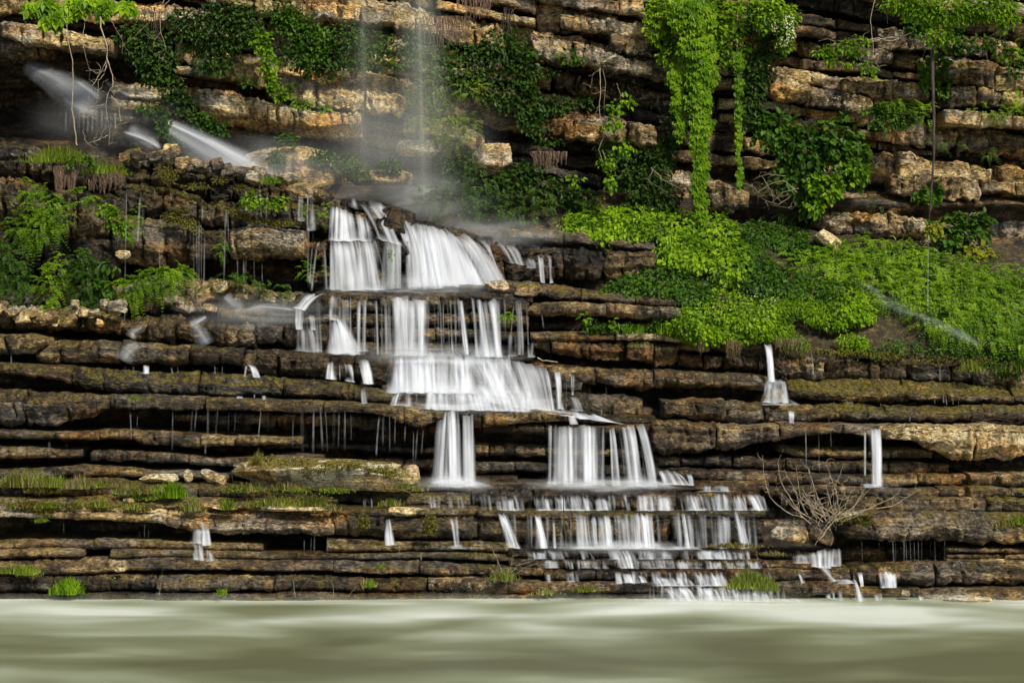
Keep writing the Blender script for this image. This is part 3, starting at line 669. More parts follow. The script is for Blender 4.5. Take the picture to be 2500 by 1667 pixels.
lg([(2410, 1214, 1260), (2450, 1216, 1260), (2640, 1216, 1262)], 62.7, joints=[], top=0.25, tone=-0.05, wet=0.2, moss=0.6, lichen=0.1)
# big slab at the lower right
lg([(2046, 1254, 1300), (2070, 1256, 1316), (2130, 1258, 1322), (2260, 1259, 1326), (2400, 1260, 1330), (2425, 1262, 1326)], 61.4, joints=[], top=0.42, under=0.3, tone=0.045, D=3.2, wet=0.12, moss=0.3, lichen=0.2)
lg([(2426, 1276, 1330), (2500, 1282, 1336), (2640, 1284, 1338)], 61.3, joints=[], top=0.35, under=0.3, tone=0.05, D=3.2, wet=0.08, moss=0.3, lichen=0.2)
lg([(2400, 1256, 1284), (2500, 1258, 1286), (2640, 1258, 1290)], 61.9, joints=[], top=0.5, tone=0.0, wet=0.2, moss=0.6, lichen=0.1)
lg([(2050, 1336, 1376), (2180, 1338, 1378), (2310, 1340, 1378)], 62.4, joints=[2170], top=0.1, tone=0.0, wet=0.4, moss=0.3, lichen=0.0)
for (a, b, yy) in [(1338, 1352, 61.55), (1353, 1366, 61.65), (1367, 1380, 61.5)]:
    lg([(2312, a, b), (2420, a + 1, b + 2), (2640, a + 3, b + 3)], yy, joints=[2455], top=0.25, tone=0.03, wet=0.15, moss=0.25, lichen=0.1)
lg([(2030, 1384, 1430), (2120, 1384, 1432), (2286, 1382, 1434)], 60.9, joints=[2078, 2142], top=0.25, tone=0.01, wet=0.4, moss=0.3, lichen=0.05)
lg([(2292, 1384, 1434), (2330, 1380, 1434), (2500, 1382, 1436), (2640, 1384, 1436)], 60.85, joints=[], top=0.2, tone=0.035, wet=0.15, moss=0.3, lichen=0.15)
lg([(2060, 1436, 1458), (2260, 1438, 1458), (2640, 1438, 1460)], 60.4, joints=[2250], top=0.6, tone=0.0, wet=0.4, moss=0.35, lichen=0.1)
lg([(2250, 1462, 1486), (2320, 1454, 1486), (2640, 1452, 1488)], 60.0, joints=[2400], top=0.4, tone=0.08, wet=0.05, moss=0.1, lichen=0.5)
lg([(1880, 1470, 1492), (2100, 1462, 1490), (2260, 1462, 1490)], 60.0, joints=[2060], top=0.4, tone=-0.02, wet=0.6, moss=0.2, lichen=0.1)
# centre bottom steps
lg([(1240, 1340, 1364), (1400, 1342, 1365), (1700, 1342, 1365), (1900, 1340, 1366), (2050, 1340, 1368)], 61.15, seg=(110, 240), top=0.35, amp=1.2, tone=-0.02, **WET)
lg([(1240, 1364, 1388), (1450, 1366, 1388), (1700, 1366, 1388), (1930, 1368, 1390), (2000, 1370, 1390)], 60.9, seg=(110, 240), top=0.3, amp=1.2, tone=-0.01, **WET)
lg([(1330, 1390, 1420), (1500, 1390, 1420), (1700, 1390, 1422), (1860, 1390, 1422)], 60.6, seg=(120, 260), top=0.4, amp=1.2, tone=-0.01, **WET)
lg([(1862, 1388, 1420), (1900, 1386, 1422), (1945, 1390, 1422)], 60.5, joints=[], top=0.3, tone=0.06, wet=0.15, moss=0.4, lichen=0.3)
lg([(1946, 1392, 1422), (2030, 1392, 1424)], 60.55, joints=[], top=0.25, tone=0.0, **WET)
lg([(1500, 1424, 1456), (1640, 1424, 1458), (1800, 1424, 1458), (1880, 1424, 1458), (2078, 1424, 1460)], 60.3, seg=(140, 300), top=0.35, amp=1.1, tone=-0.01, **WET)
lg([(1320, 1452, 1486), (1600, 1456, 1488), (1900, 1456, 1490)], 60.02, seg=(140, 300), top=0.4, tone=-0.03, **WET)
# ------------------------------------------------------------------ earthen slope on the right
def slopeY(px, py):
    return np.interp(py, [460, 560, 650, 760, 830, 880], [73.6, 72.0, 69.8, 68.0, 67.2, 66.7])
gx = np.arange(1330, 2780, 9.0); gy = np.arange(470, 900, 7.0)
PX, PY = np.meshgrid(gx, gy)
top = np.interp(PX, [1330, 1420, 1560, 1700, 1800, 2000, 2200, 2800], [575, 500, 500, 510, 540, 570, 590, 620])
edge = np.interp(PX, [1330, 1420, 1500, 1640, 1700, 1850, 1980, 2200, 2800], [600, 640, 720, 790, 815, 836, 852, 876, 892])
PYc = np.clip(PY, top, edge)
YS = slopeY(PX, PYc)
K = mpp(YS)
Xs = (PX - 1250) * K; Zs = CAMZ - (PYc - HORIZON) * K
nn = fbm(Xs * 0.9, YS * 0.9, Zs * 0.9, 5, 0.6)
Zs = Zs + 0.13 * nn
YS = np.where(PY < top, YS + (top - PY) * 0.02, YS) - 0.10 * nn
Zs = np.where(PY > edge + 8, Zs - 0.006 * (PY - edge), Zs)
o = link('slope', mesh_from('slope', np.stack([Xs, YS, Zs], -1).reshape(-1, 3), gridF(len(gy), len(gx)), SOIL))
tag(o, 'damp earth slope under the greenery beside the falls', kind='structure')

# ------------------------------------------------------------------ plant builders
def unit(v): return v / np.maximum(np.linalg.norm(v, axis=1), 1e-9)[:, None]
def leaves_mesh(name, C, T, N, L, W, mat, fold=0.18, curl=0.12):
    """C base points, T tip directions, N leaf normals, L lengths, W widths."""
    n = len(C)
    T = unit(T); B = unit(np.cross(N, T)); N2 = np.cross(T, B)
    L = L[:, None]; W = W[:, None]
    V = np.empty((n, 6, 3))
    V[:, 0] = C
    V[:, 1] = C + T * L * 0.33 + B * W * 0.5 + N2 * L * fold * 0.6
    V[:, 2] = C + T * L * 0.68 + B * W * 0.40 + N2 * L * (fold * 0.5 - curl * 0.3)
    V[:, 3] = C + T * L - N2 * L * curl
    V[:, 4] = C + T * L * 0.68 - B * W * 0.40 + N2 * L * (fold * 0.5 - curl * 0.3)
    V[:, 5] = C + T * L * 0.33 - B * W * 0.5 + N2 * L * fold * 0.6
    i = (np.arange(n) * 6)[:, None]
    F = np.concatenate([i + np.array([[0, 1, 2, 3]]), i + np.array([[0, 3, 4, 5]])])
    return mesh_from(name, V.reshape(-1, 3), F, mat, smooth=False)
def tubes_mesh(name, paths, mat, sides=5):
    """paths: list of (points (n,3), radii (n,))"""
    Vs, Fs, base = [], [], 0
    for pts, rad in paths:
        pts = np.asarray(pts, float); rad = np.asarray(rad, float); n = len(pts)
        if n < 2: continue
        t = unit(np.gradient(pts, axis=0))
        ref = np.where(np.abs(t[:, [2]]) > 0.9, np.array([[1.0, 0, 0]]), np.array([[0, 0, 1.0]]))
        a = unit(np.cross(t, ref)); b = np.cross(t, a)
        th = np.linspace(0, 2 * math.pi, sides, endpoint=False)
        ring = pts[:, None, :] + rad[:, None, None] * (np.cos(th)[None, :, None] * a[:, None, :] + np.sin(th)[None, :, None] * b[:, None, :])
        Vs.append(ring.reshape(-1, 3))
        i, j = np.meshgrid(np.arange(n - 1), np.arange(sides), indexing='ij')
        j2 = (j + 1) % sides
        Fs.append(np.stack([i * sides + j, i * sides + j2, (i + 1) * sides + j2, (i + 1) * sides + j], -1).reshape(-1, 4) + base)
        base += n * sides
    return mesh_from(name, np.concatenate(Vs), np.concatenate(Fs), mat)
def wiggle(p0, p1, n, amp, rs, sag=0.0):
    t = np.linspace(0, 1, n)[:, None]
    p = np.array(p0)[None] * (1 - t) + np.array(p1)[None] * t
    d = rs.normal(size=(n, 3)) * amp; d = np.cumsum(d, 0); d = d - t * d[-1] - (1 - t) * d[0]
    p = p + d; p[:, 2] -= (sag * 4 * t * (1 - t))[:, 0]
    return p
def blob_points(blobs, Y, n, rs, shell=0.55, depth=0.35, front=True, yfun=None):
    """Random points in ellipses (px, py, rx, ry) given real depth; returns points and outward directions."""
    w = np.array([b[2] * b[3] for b in blobs]); w = w / w.sum()
    idx = rs.choice(len(blobs), n, p=w)
    B = np.array([b[:4] for b in blobs], float)[idx]
    Yb = np.array([b[4] if len(b) > 4 else Y for b in blobs], float)[idx]
    d = unit(rs.normal(size=(n, 3)))
    if front: d[:, 1] = -np.abs(d[:, 1])
    r = shell + (1 - shell) * rs.random(n) ** 0.6
    px = B[:, 0] + d[:, 0] * r * B[:, 2]; py = B[:, 1] - d[:, 2] * r * B[:, 3]
    k = S * Yb / 60
    if yfun is not None: Yb = yfun(px, py); k = S * Yb / 60
    X = (px - 1250) * k; Z = CAMZ - (py - HORIZON) * k
    dep = depth * np.minimum(B[:, 2], B[:, 3]) * 2 * S
    Yw = Yb + d[:, 1] * r * np.clip(dep, 0.12, 1.2)
    return np.stack([X, Yw, Z], 1), d
_pl = [100]
def plant(name, label, cat, blobs, Y, mat, n, size=(9, 15), style='leaf', group=None, depth=0.35, stems=6, shell=0.5, base=None, individual=0, yfun=None, stem_mat=None, aspect=0.62, droop=0.5):
    """A leafy plant: an Empty at its root, foliage and stems as its parts. sizes in photo pixels."""
    _pl[0] += 1; rs = np.random.RandomState(_pl[0])
    if yfun is not None: Y = float(np.mean([yfun(b[0], b[1]) for b in blobs]))
    C, d = blob_points(blobs, Y, n, rs, shell, depth, yfun=yfun)
    if base is None:
        b0 = blobs[0]; base = (b0[0], b0[1] + b0[3] * 0.8)
    by = Y if yfun is None else float(yfun(base[0], base[1]))
    root = np.array(P(base[0], base[1], by + 0.1))
    C = C - root
    k = mpp(Y)
    L = rs.uniform(size[0], size[1], n) * k
    e = empty(name, tuple(root))
    tag(e, label, cat, group)
    if style == 'leaf':
        T = d * 0.6 + rs.normal(size=(n, 3)) * 0.45 + np.array([0, -0.35, -droop])
        N = d * 0.5 + rs.normal(size=(n, 3)) * 0.35 + np.array([0, -0.45, 0.75])
        W = L * aspect * rs.uniform(0.8, 1.2, n)
        if individual:
            q = rs.choice(n, min(individual, n), replace=False); msk = np.zeros(n, bool); msk[q] = True
            protos = [leaves_mesh('leaf', np.zeros((1, 3)), np.array([[0.0, 0.05, 1.0]]), np.array([[0.0, -1.0, 0.1]]), np.array([1.0]), np.array([aspect * f_]), mat) for f_ in (0.85, 1.0, 1.15)]
            from mathutils import Matrix
            for i in q:
                t_ = T[i] / np.linalg.norm(T[i]); nn_ = N[i]; b_ = np.cross(nn_, t_); b_ /= np.linalg.norm(b_); n2 = np.cross(t_, b_)
                lo = link('leaf', protos[i % 3], e)
                M = Matrix(((b_[0], -n2[0], t_[0], C[i, 0]), (b_[1], -n2[1], t_[1], C[i, 1]), (b_[2], -n2[2], t_[2], C[i, 2]), (0, 0, 0, 1)))
                lo.matrix_local = M @ Matrix.Scale(float(L[i]), 4)
            keep = ~msk
            if keep.sum() > 4:
                f = link('foliage', leaves_mesh('foliage', C[keep], T[keep], N[keep], L[keep], W[keep], mat), e); f['kind'] = 'stuff'
        else:
            f = link('foliage', leaves_mesh('foliage', C, T, N, L, W, mat), e); f['kind'] = 'stuff'
    elif style == 'creeper':            # five leaflets to a leaf, lying like shingles
        T0 = np.stack([rs.normal(size=n) * 0.25, -0.45 - 0.3 * rs.random(n), -1.0 + 0.2 * rs.normal(size=n)], 1)
        N0 = np.stack([rs.normal(size=n) * 0.3, -1.0 * np.ones(n), 0.7 + 0.3 * rs.normal(size=n)], 1)
        T0 = unit(T0); Bn = unit(np.cross(N0, T0))
        Cs, Ts, Ns, Ls = [], [], [], []
        for a, s_ in ((-1.2, 0.62), (-0.6, 0.88), (0, 1.0), (0.6, 0.88), (1.2, 0.62)):
            Cs.append(C); Ts.append(T0 * math.cos(a) + Bn * math.sin(a)); Ns.append(N0); Ls.append(L * s_)
        C5 = np.concatenate(Cs); L5 = np.concatenate(Ls)
        f = link('foliage', leaves_mesh('foliage', C5, np.concatenate(Ts), np.concatenate(Ns), L5, L5 * 0.48, mat), e); f['kind'] = 'stuff'
    elif style == 'fern':               # arching fronds of small pinnae
        nf = max(3, n // 16)
        Cs, Ts, Ns, Ls = [], [], [], []
        c0 = C[:nf]; dd = d[:nf]
        out = unit(dd * 0.7 + rs.normal(size=(nf, 3)) * 0.4 + np.array([0, -0.5, 0.15]))
        fl = L[:nf] * 4.2
        for s_ in np.linspace(0.05, 1.0, 9):
            p = c0 + out * (fl * s_)[:, None]; p[:, 2] -= fl * 0.55 * s_ ** 2
            tg = out.copy(); tg[:, 2] -= 1.1 * s_; tg = unit(tg)
            sd = unit(np.cross(tg, np.array([[0.0, -0.4, 1.0]])))
            for sg in (-1, 1):
                Cs.append(p); Ts.append(sd * sg + tg * 0.5 + rs.normal(size=(nf, 3)) * 0.12); Ns.append(np.cross(sd, tg) + np.array([[0, -0.2, 0.4]])); Ls.append(L[:nf] * (1.15 - 0.8 * s_))
        L5 = np.concatenate(Ls)
        f = link('frond', leaves_mesh('frond', np.concatenate(Cs), np.concatenate(Ts), np.concatenate(Ns), L5, L5 * 0.42, mat), e); f['kind'] = 'stuff'
    if stems:
        paths = []
        for i in range(stems):
            t_ = C[rs.randint(n)]
            p = wiggle(np.zeros(3) + rs.normal(size=3) * 0.05 * np.array([3, 1, 0.3]), t_, 9, 0.02, rs)
            p[:, 1] += 0.05
            paths.append((p, np.linspace(0.012, 0.004, 9)))
        link('stem', tubes_mesh('stem', paths, stem_mat or BARK_DARK, 4), e)
    return e
def grass(label, px, py, w, Y, h=28, n=120, mat=None, name='grass_clump', cat='grass', group=None, lean=0.0, hang=0.0, dry=0.0, depth=0.3):
    """Grass clump: blades rooted along w pixels at (px, py)."""
    _pl[0] += 1; rs = np.random.RandomState(_pl[0])
    k = mpp(Y); root = np.array(P(px, py, Y))
    x = rs.normal(size=n) * w * 0.28 * k; y = rs.normal(size=n) * depth * 0.5
    H = h * k * rs.uniform(0.45, 1.1, n) * np.exp(-(x / (w * 0.5 * k)) ** 2 * 0.5)
    dx = rs.normal(size=n) * 0.38 + lean; dy = -0.25 + rs.normal(size=n) * 0.35
    wd = 0.011 * np.ones(n) * rs.uniform(0.7, 1.4, n)
    V = np.empty((n, 7, 3)); c0 = np.stack([x, y, -0.02 * np.ones(n)], 1)
    sx = rs.normal(size=n); sy = rs.normal(size=n) * 0.5; sl = np.sqrt(sx ** 2 + sy ** 2) + 1e-6; sx, sy = sx / sl, sy / sl
    for i, s_ in enumerate((0, 0.4, 0.75, 1.0)):
        up = H * (s_ - 0.45 * (s_ ** 2) * (np.abs(dx) + 0.2) - hang * s_ ** 1.6 * 1.6)
        c = c0 + np.stack([dx * H * s_ ** 1.5 * 0.8, dy * H * s_ ** 1.4 * 0.8, up], 1)
        if i < 3:
            ww = wd * (1 - 0.6 * s_)
            V[:, 2 * i] = c - np.stack([sx * ww, sy * ww, 0 * ww], 1); V[:, 2 * i + 1] = c + np.stack([sx * ww, sy * ww, 0 * ww], 1)
        else: V[:, 6] = c
    b = (np.arange(n) * 7)[:, None]
    F4 = np.concatenate([b + np.array([[0, 1, 3, 2]]), b + np.array([[2, 3, 5, 4]])]); F3 = b + np.array([[4, 5, 6]])
    e = empty(name, tuple(root)); tag(e, label, cat, group)
    nd = int(n * dry)
    def sub(nm, lo, hi, m):
        if hi - lo < 2: return
        nb = hi - lo; i = (np.arange(nb) * 7)[:, None]
        o = link(nm, mesh_from(nm, V[lo:hi].reshape(-1, 3), [np.concatenate([i + np.array([[0, 1, 3, 2]]), i + np.array([[2, 3, 5, 4]])]), i + np.array([[4, 5, 6]])], m, smooth=False), e)
        o['kind'] = 'stuff'
    sub('blades', 0, n - nd, mat or G_GRASS); sub('dry_blades', n - nd, n, G_STRAW)
    return e
def twigs(name, label, cat, px_paths, Y, mat, r0=0.02, group=None, side=0, seed=1, dy=0.0, r1=0.25, sublen=50):
    """Bare branches traced as lists of (px, py); side = fine twigs grown per path."""
    rs = np.random.RandomState(seed)
    root = np.array(P(px_paths[0][0][0], px_paths[0][0][1], Y))
    e = empty(name, tuple(root)); tag(e, label, cat, group)
    for i, pth in enumerate(px_paths):
        q = np.array(pth, float)
        s_ = np.linspace(0, len(q) - 1, max(6, len(q) * 4))
        px = np.interp(s_, np.arange(len(q)), q[:, 0]); py = np.interp(s_, np.arange(len(q)), q[:, 1])
        yy = Y + dy * np.linspace(0, 1, len(s_)) + 0.1 * np.cumsum(rs.normal(size=len(s_))) * 0.2
        k = S * yy / 60
        pts = np.stack([(px - 1250) * k, yy, CAMZ - (py - HORIZON) * k], 1) - root + rs.normal(size=(len(s_), 3)) * 0.006
        sc = 1.0 if i == 0 else 0.7
        paths = [(pts, np.linspace(r0 * sc, r0 * sc * r1, len(pts)))]
        for j in range(side):
            a = rs.randint(len(pts) // 4, len(pts))
            L_ = sublen * mpp(Y) * rs.uniform(0.4, 1.2)
            dr = np.array([rs.normal() * 0.8, rs.normal() * 0.4, rs.normal() * 0.7]); dr /= np.linalg.norm(dr)
            paths.append((wiggle(pts[a], pts[a] + dr * L_, 7, 0.03, rs), np.linspace(r0 * 0.35, r0 * 0.12, 7)))
        link('branch', tubes_mesh('branch', paths, mat, 5), e)
    return e
# ------------------------------------------------------------------ falling water
_wf = [0]
def sheet_mesh(top, bot, Yt, Yb, dens=1.0, freq=14.0, mat=None, contrast=1.0, foot=0.3, back=0.3, pw=0.62, fade=6.0, topfade=0.0, botfade=0.0, xp=0.75, colstep=1.8, bias=0.47):
    """A curtain of water between two traced edges (photo pixels); alpha varies strand by strand."""
    _wf[0] += 1; sd = _wf[0] * 2.31
    top = np.array(top, float); bot = np.array(bot, float)
    w = max(abs(top[-1, 0] - top[0, 0]), abs(bot[-1, 0] - bot[0, 0]), 3)
    ln = max(8.0, float(np.mean(bot[:, 1]) - np.mean(top[:, 1])), abs(float(np.mean(bot[:, 0]) - np.mean(top[:, 0]))))
    nu = int(np.clip(w / colstep, 6, 420)); nv = int(np.clip(ln / 5, 6, 60))
    u = np.linspace(0, 1, nu)
    def along(p, u):
        s_ = np.linspace(0, 1, len(p)); return np.interp(u, s_, p[:, 0]), np.interp(u, s_, p[:, 1])
    tx, ty = along(top, u); bx, by = along(bot, u)
    um = u * w * S
    jt = min(9.0, 0.18 * ln) if w > 14 else 1.5
    ty = ty + jt * (0.9 * noise3(um * 3.5, sd, 0.0) + 0.5 * noise3(um * 14, sd, 1.0))
    by = by + min(4.0, 0.06 * ln) * noise3(um * 5, sd, 7.0)
    bx = bx + (min(0.05 * w, 6.0) * noise3(um * 1.5, sd, 5.0) if w > 14 else 0)
    v = np.linspace(0, 1, nv)
    U, Vv = np.meshgrid(um, v)
    s1 = noise3(U * freq * 0.32 + 0.25 * noise3(U * 2, sd, Vv * 1.2), sd, Vv * 0.35)
    s2 = noise3(U * freq + 0.1 * Vv, sd + 5, Vv * 0.25)
    s3 = noise3(U * freq * 2.7, sd + 9, Vv * 0.5)
    st = bias + contrast * (0.75 * s1 + 0.70 * s2 + 0.25 * s3)
    st = np.clip(st, 0, 1); st = st * st * (3 - 2 * st)
    if w > 14: st = st * (0.86 + 0.28 * noise3(U * 4, sd + 30, Vv * 2.5))
    Xp = tx[None] + (bx - tx)[None] * (Vv ** xp)
    Xp = Xp + (s1 * 3.0 * Vv)
    Yp = ty[None] + (by - ty)[None] * Vv
    Yw = Yt + (Yb - Yt) * Vv ** pw - (0.07 * s1 + 0.05 * s2) * np.clip(Vv * 4, 0, 1) * (1 if w > 14 else 0.2)
    e = np.minimum(u, 1 - u) * w
    if w > 14: fade = max(fade, min(0.30 * w, 30.0))
    wob = 1.0 + 0.5 * noise3(0.0, sd, Vv * 2.0)
    edge = np.clip(e[None] / (max(fade, 0.5) * wob), 0, 1)
    edge = edge * edge * (3 - 2 * edge)
    ff = np.clip((Vv - 1 + foot) / max(foot, 1e-3), 0, 1) ** 2
    al = dens * (0.84 if w > 14 else 1.0) * (st * (1 - ff) + np.maximum(st, 0.6) * ff)
    if w > 14:
        al = np.clip(al * 1.2 - (1 - edge) * 0.45 * dens, 0, 1) * np.clip(edge * 2.2, 0, 1)
        al = al * (0.45 + 0.55 * np.clip(Vv / 0.16, 0, 1))
    else: al = al * edge * np.clip(Vv / 0.12, 0.1, 1) * np.clip(0.75 + 0.6 * noise3(sd, Vv * 5.0, 1.0), 0.25, 1)
    if topfade: al = al * np.clip(Vv / topfade, 0, 1)
    if botfade: al = al * np.clip((1 - Vv) / botfade, 0, 1)
    # lip rows
    Xp = np.concatenate([Xp[:1], Xp]); Yp = np.concatenate([Yp[:1] - 2.0, Yp]); Yw = np.concatenate([Yw[:1] + back, Yw]); al = np.concatenate([al[:1] * (0.0 if topfade else 0.4), al])
    k = S * Yw / 60
    V = np.stack([(Xp - 1250) * k, Yw, CAMZ - (Yp - HORIZON) * k], -1).reshape(-1, 3)
    return mesh_from('water_sheet', V, gridF(nv + 1, nu), mat or FALL, attrs={'alpha': np.clip(al, 0, 0.985)})
def fall(label, sheets, name='waterfall', cat='waterfall', group=None, **common):
    ms = []
    for sh in sheets:
        kw = dict(common)
        if isinstance(sh[-1], dict): kw.update(sh[-1]); sh = sh[:-1]
        ms.append(sheet_mesh(*sh, **kw))
    t0 = sheets[0]
    if cat == 'waterfall':          # soft halo of spray round the foot of the stronger falls
        for sh in [q for q in sheets if q[4] >= 0.85]:
            a, b_ = np.array(sh[0], float), np.array(sh[1], float)
            hgt = b_[:, 1].mean() - a[:, 1].mean(); wd = abs(b_[-1, 0] - b_[0, 0])
            if hgt < 55 or wd < 25: continue
            x0, x1, yb_ = b_[0, 0], b_[-1, 0], b_[:, 1].mean()
            ms.append(sheet_mesh([(x0 + 4, yb_ - min(60, hgt * 0.45)), (x1 - 4, yb_ - min(60, hgt * 0.45))], [(x0 - 14, yb_ + 3), (x1 + 14, yb_ + 3)], sh[3] - 0.1, sh[3] - 0.35, 0.42, 2.5, topfade=0.9, botfade=0.25, fade=40, contrast=0.35, foot=0.0))
    base = np.array(P(t0[1][0][0], t0[1][0][1], t0[3]))
    if len(ms) == 1:
        o = link(name, ms[0]); tag(o, label, cat, group); return o
    e = empty(name); tag(e, label, cat, group)
    for m in ms: link('water_sheet', m, e)
    return e
def strand(px, y0, y1, w=4, dx=0.0, Y=66.0, dens=0.55, **kw):
    """One thin thread of falling water, as a sheet tuple."""
    r = random.Random(int(px * 13 + y0))
    w = w * 0.72; y0 = y0 + r.uniform(-4, 4); y1 = y1 + r.uniform(-6, 4); dens = dens * r.uniform(0.7, 1.05)
    return ([(px - w / 2, y0), (px + w / 2, y0)], [(px - w * 0.7 + dx, y1), (px + w * 0.7 + dx, y1)], Y, Y - 0.15, dens * 0.58, 20.0, dict(fade=w * 0.48, foot=0.0, contrast=0.55, back=0.05, colstep=1.0, botfade=0.35 if r.random() < 0.6 else 0.08, **kw))
def jet_mesh(path, widths, Y0, Y1, dens, mat=None, streak=9.0, f0=0.15, f1=0.2):
    """Soft blurred jet of water along a traced line."""
    _wf[0] += 1; sd = _wf[0] * 1.7
    q = np.array(path, float); n = 40
    t = np.linspace(0, 1, n); ti = np.linspace(0, 1, len(q))
    cx = np.interp(t, ti, q[:, 0]); cy = np.interp(t, ti, q[:, 1]); wd = np.interp(t, np.linspace(0, 1, len(widths)), widths)
    kern = np.ones(9) / 9
    pad = lambda a: np.convolve(np.concatenate([np.full(4, a[0]), a, np.full(4, a[-1])]), kern, 'valid')
    cx, cy = pad(cx), pad(cy)
    dx, dy = np.gradient(cx), np.gradient(cy); l_ = np.hypot(dx, dy); nx, ny = -dy / l_, dx / l_
    m = 27; v = np.linspace(-1, 1, m)
    T, Vv = np.meshgrid(t, v, indexing='ij')
    Xp = cx[:, None] + nx[:, None] * Vv * wd[:, None] * 0.5; Yp = cy[:, None] + ny[:, None] * Vv * wd[:, None] * 0.5
    st = 0.66 + 0.45 * noise3(Vv * streak * 0.3, sd, T * 1.6) + 0.18 * noise3(Vv * streak * 0.8, sd, T * 2.0)
    al = dens * np.clip(st, 0.15, 1.1) * np.exp(-(Vv * 1.7) ** 2) * np.clip((1 - np.abs(Vv)) * 5, 0, 1)
    al = al * np.clip(T / f0, 0, 1) * np.clip((1 - T) / f1, 0, 1)
    Yw = Y0 + (Y1 - Y0) * T - 0.12 * np.exp(-(Vv * 1.6) ** 2)
    k = S * Yw / 60
    V = np.stack([(Xp - 1250) * k, Yw, CAMZ - (Yp - HORIZON) * k], -1).reshape(-1, 3)
    return mesh_from('water_jet', V, gridF(n, m), mat or FALL, attrs={'alpha': np.clip(al, 0, 0.96)})
def jets(label, js, name='water_jet', cat='water jet'):
    ms = [jet_mesh(*j) if not isinstance(j[-1], dict) else jet_mesh(*j[:-1], **j[-1]) for j in js]
    if len(ms) == 1:
        o = link(name, ms[0]); return tag(o, label, cat)
    e = empty(name); tag(e, label, cat)
    for m in ms: link('water_jet', m, e)
    return e
def mist(label, px, py, rx, ry, Y, dens, layers=4, gap=0.35):
    """Drifting spray: soft overlapping veils at several depths."""
    e = empty('mist', P(px, py, Y)); tag(e, label, 'mist', kind='stuff'); o0 = np.array(e.location)
    for i in range(layers):
        _wf[0] += 1; sd = _wf[0] * 3.1
        g = np.linspace(-1, 1, 41); A, B = np.meshgrid(g, g)
        r2 = A * A + B * B
        Yw = Y + (i - layers / 2) * gap + 0.25 * noise3(A * 2, sd, B * 2)
        n_ = 0.55 + 0.9 * fbm(A * 1.6, sd, B * 1.6, 3)
        al = dens / layers * 1.5 * np.exp(-r2 * 2.6) * np.clip(n_, 0, 1.4) * np.clip((1 - np.sqrt(r2)) * 3, 0, 1)
        ox, oy = 0.12 * math.sin(i * 2.1), 0.12 * math.cos(i * 1.3)
        k = S * Yw / 60
        V = np.stack([(px + (A + ox) * rx - 1250) * k, Yw, CAMZ - (py + (B + oy) * ry - HORIZON) * k], -1).reshape(-1, 3) - o0
        link('mist_veil', mesh_from('mist_veil', V, gridF(41, 41), MISTM, attrs={'alpha': np.clip(al, 0, 0.9)}), e)
    return e
# ------------------------------------------------------------------ the waterfalls, from the top down
jets('dim slanting spray jets in the dark recess at upper left', [
    ([(50, 158), (120, 190), (180, 232), (230, 268)], [40, 70, 100, 120], 73.4, 72.0, 0.5), ([(110, 168), (170, 190), (220, 225), (250, 250)], [14, 30, 40, 50], 73.8, 72.6, 0.40),
    ([(150, 240), (190, 262), (240, 285)], [20, 40, 60], 72.4, 71.8, 0.35), ([(255, 200), (285, 215), (318, 236)], [10, 22, 30], 73.0, 72.4, 0.40)])
fall('comb of dim drips under the slanting spray jets', [strand(x, 275 + 8 * math.sin(x), 322, 8, -2, 71.6, 0.35) for x in range(150, 290, 11)], name='water_thread', cat='water thread')
jets('soft white chute landing behind the dark rubble crest', [([(296, 322), (340, 336), (372, 350), (392, 366)], [14, 24, 30, 26], 71.4, 70.6, 0.8), ([(310, 310), (350, 340), (380, 360)], [40, 60, 60], 71.5, 70.7, 0.3)])
jets('long pale diagonal spray jet shooting rightwards above the rubble crest', [
    ([(370, 286), (430, 310), (500, 344), (570, 384), (640, 424)], [22, 34, 44, 60, 90], 72.2, 70.6, 0.78), ([(380, 300), (450, 345), (530, 395), (610, 430)], [40, 100, 130, 130], 72.0, 70.6, 0.38), ([(400, 300), (500, 340), (600, 400), (680, 440)], [16, 30, 40, 60], 72.3, 70.7, 0.4)])
for x0, x1, dn, lab in [(855, 925, 0.08, 'faint veil of spray dropping in front of the pale cliff blocks'), (985, 1075, 0.25, 'broad misty veil of spray falling from the cliff top')]:
    jets(lab, [([(x0 + (x1 - x0) * 0.45, -330), (x0 + (x1 - x0) * 0.4, 0), ((x0 + x1) / 2, 250), ((x0 + x1) / 2 + 6, 520)], [100, 130, 170, 210], 71.6, 70.4, dn, dict(mat=SPRAY, streak=10.0, f1=0.25)),
               ([(x0 + (x1 - x0) * 0.45, -330), (x0 + (x1 - x0) * 0.42, 0), ((x0 + x1) / 2 - 4, 250), ((x0 + x1) / 2, 520)], [26, 34, 46, 66], 71.4, 70.3, dn * 1.1, dict(mat=SPRAY, streak=7.0, f1=0.2))], name='spray_veil', cat='spray')

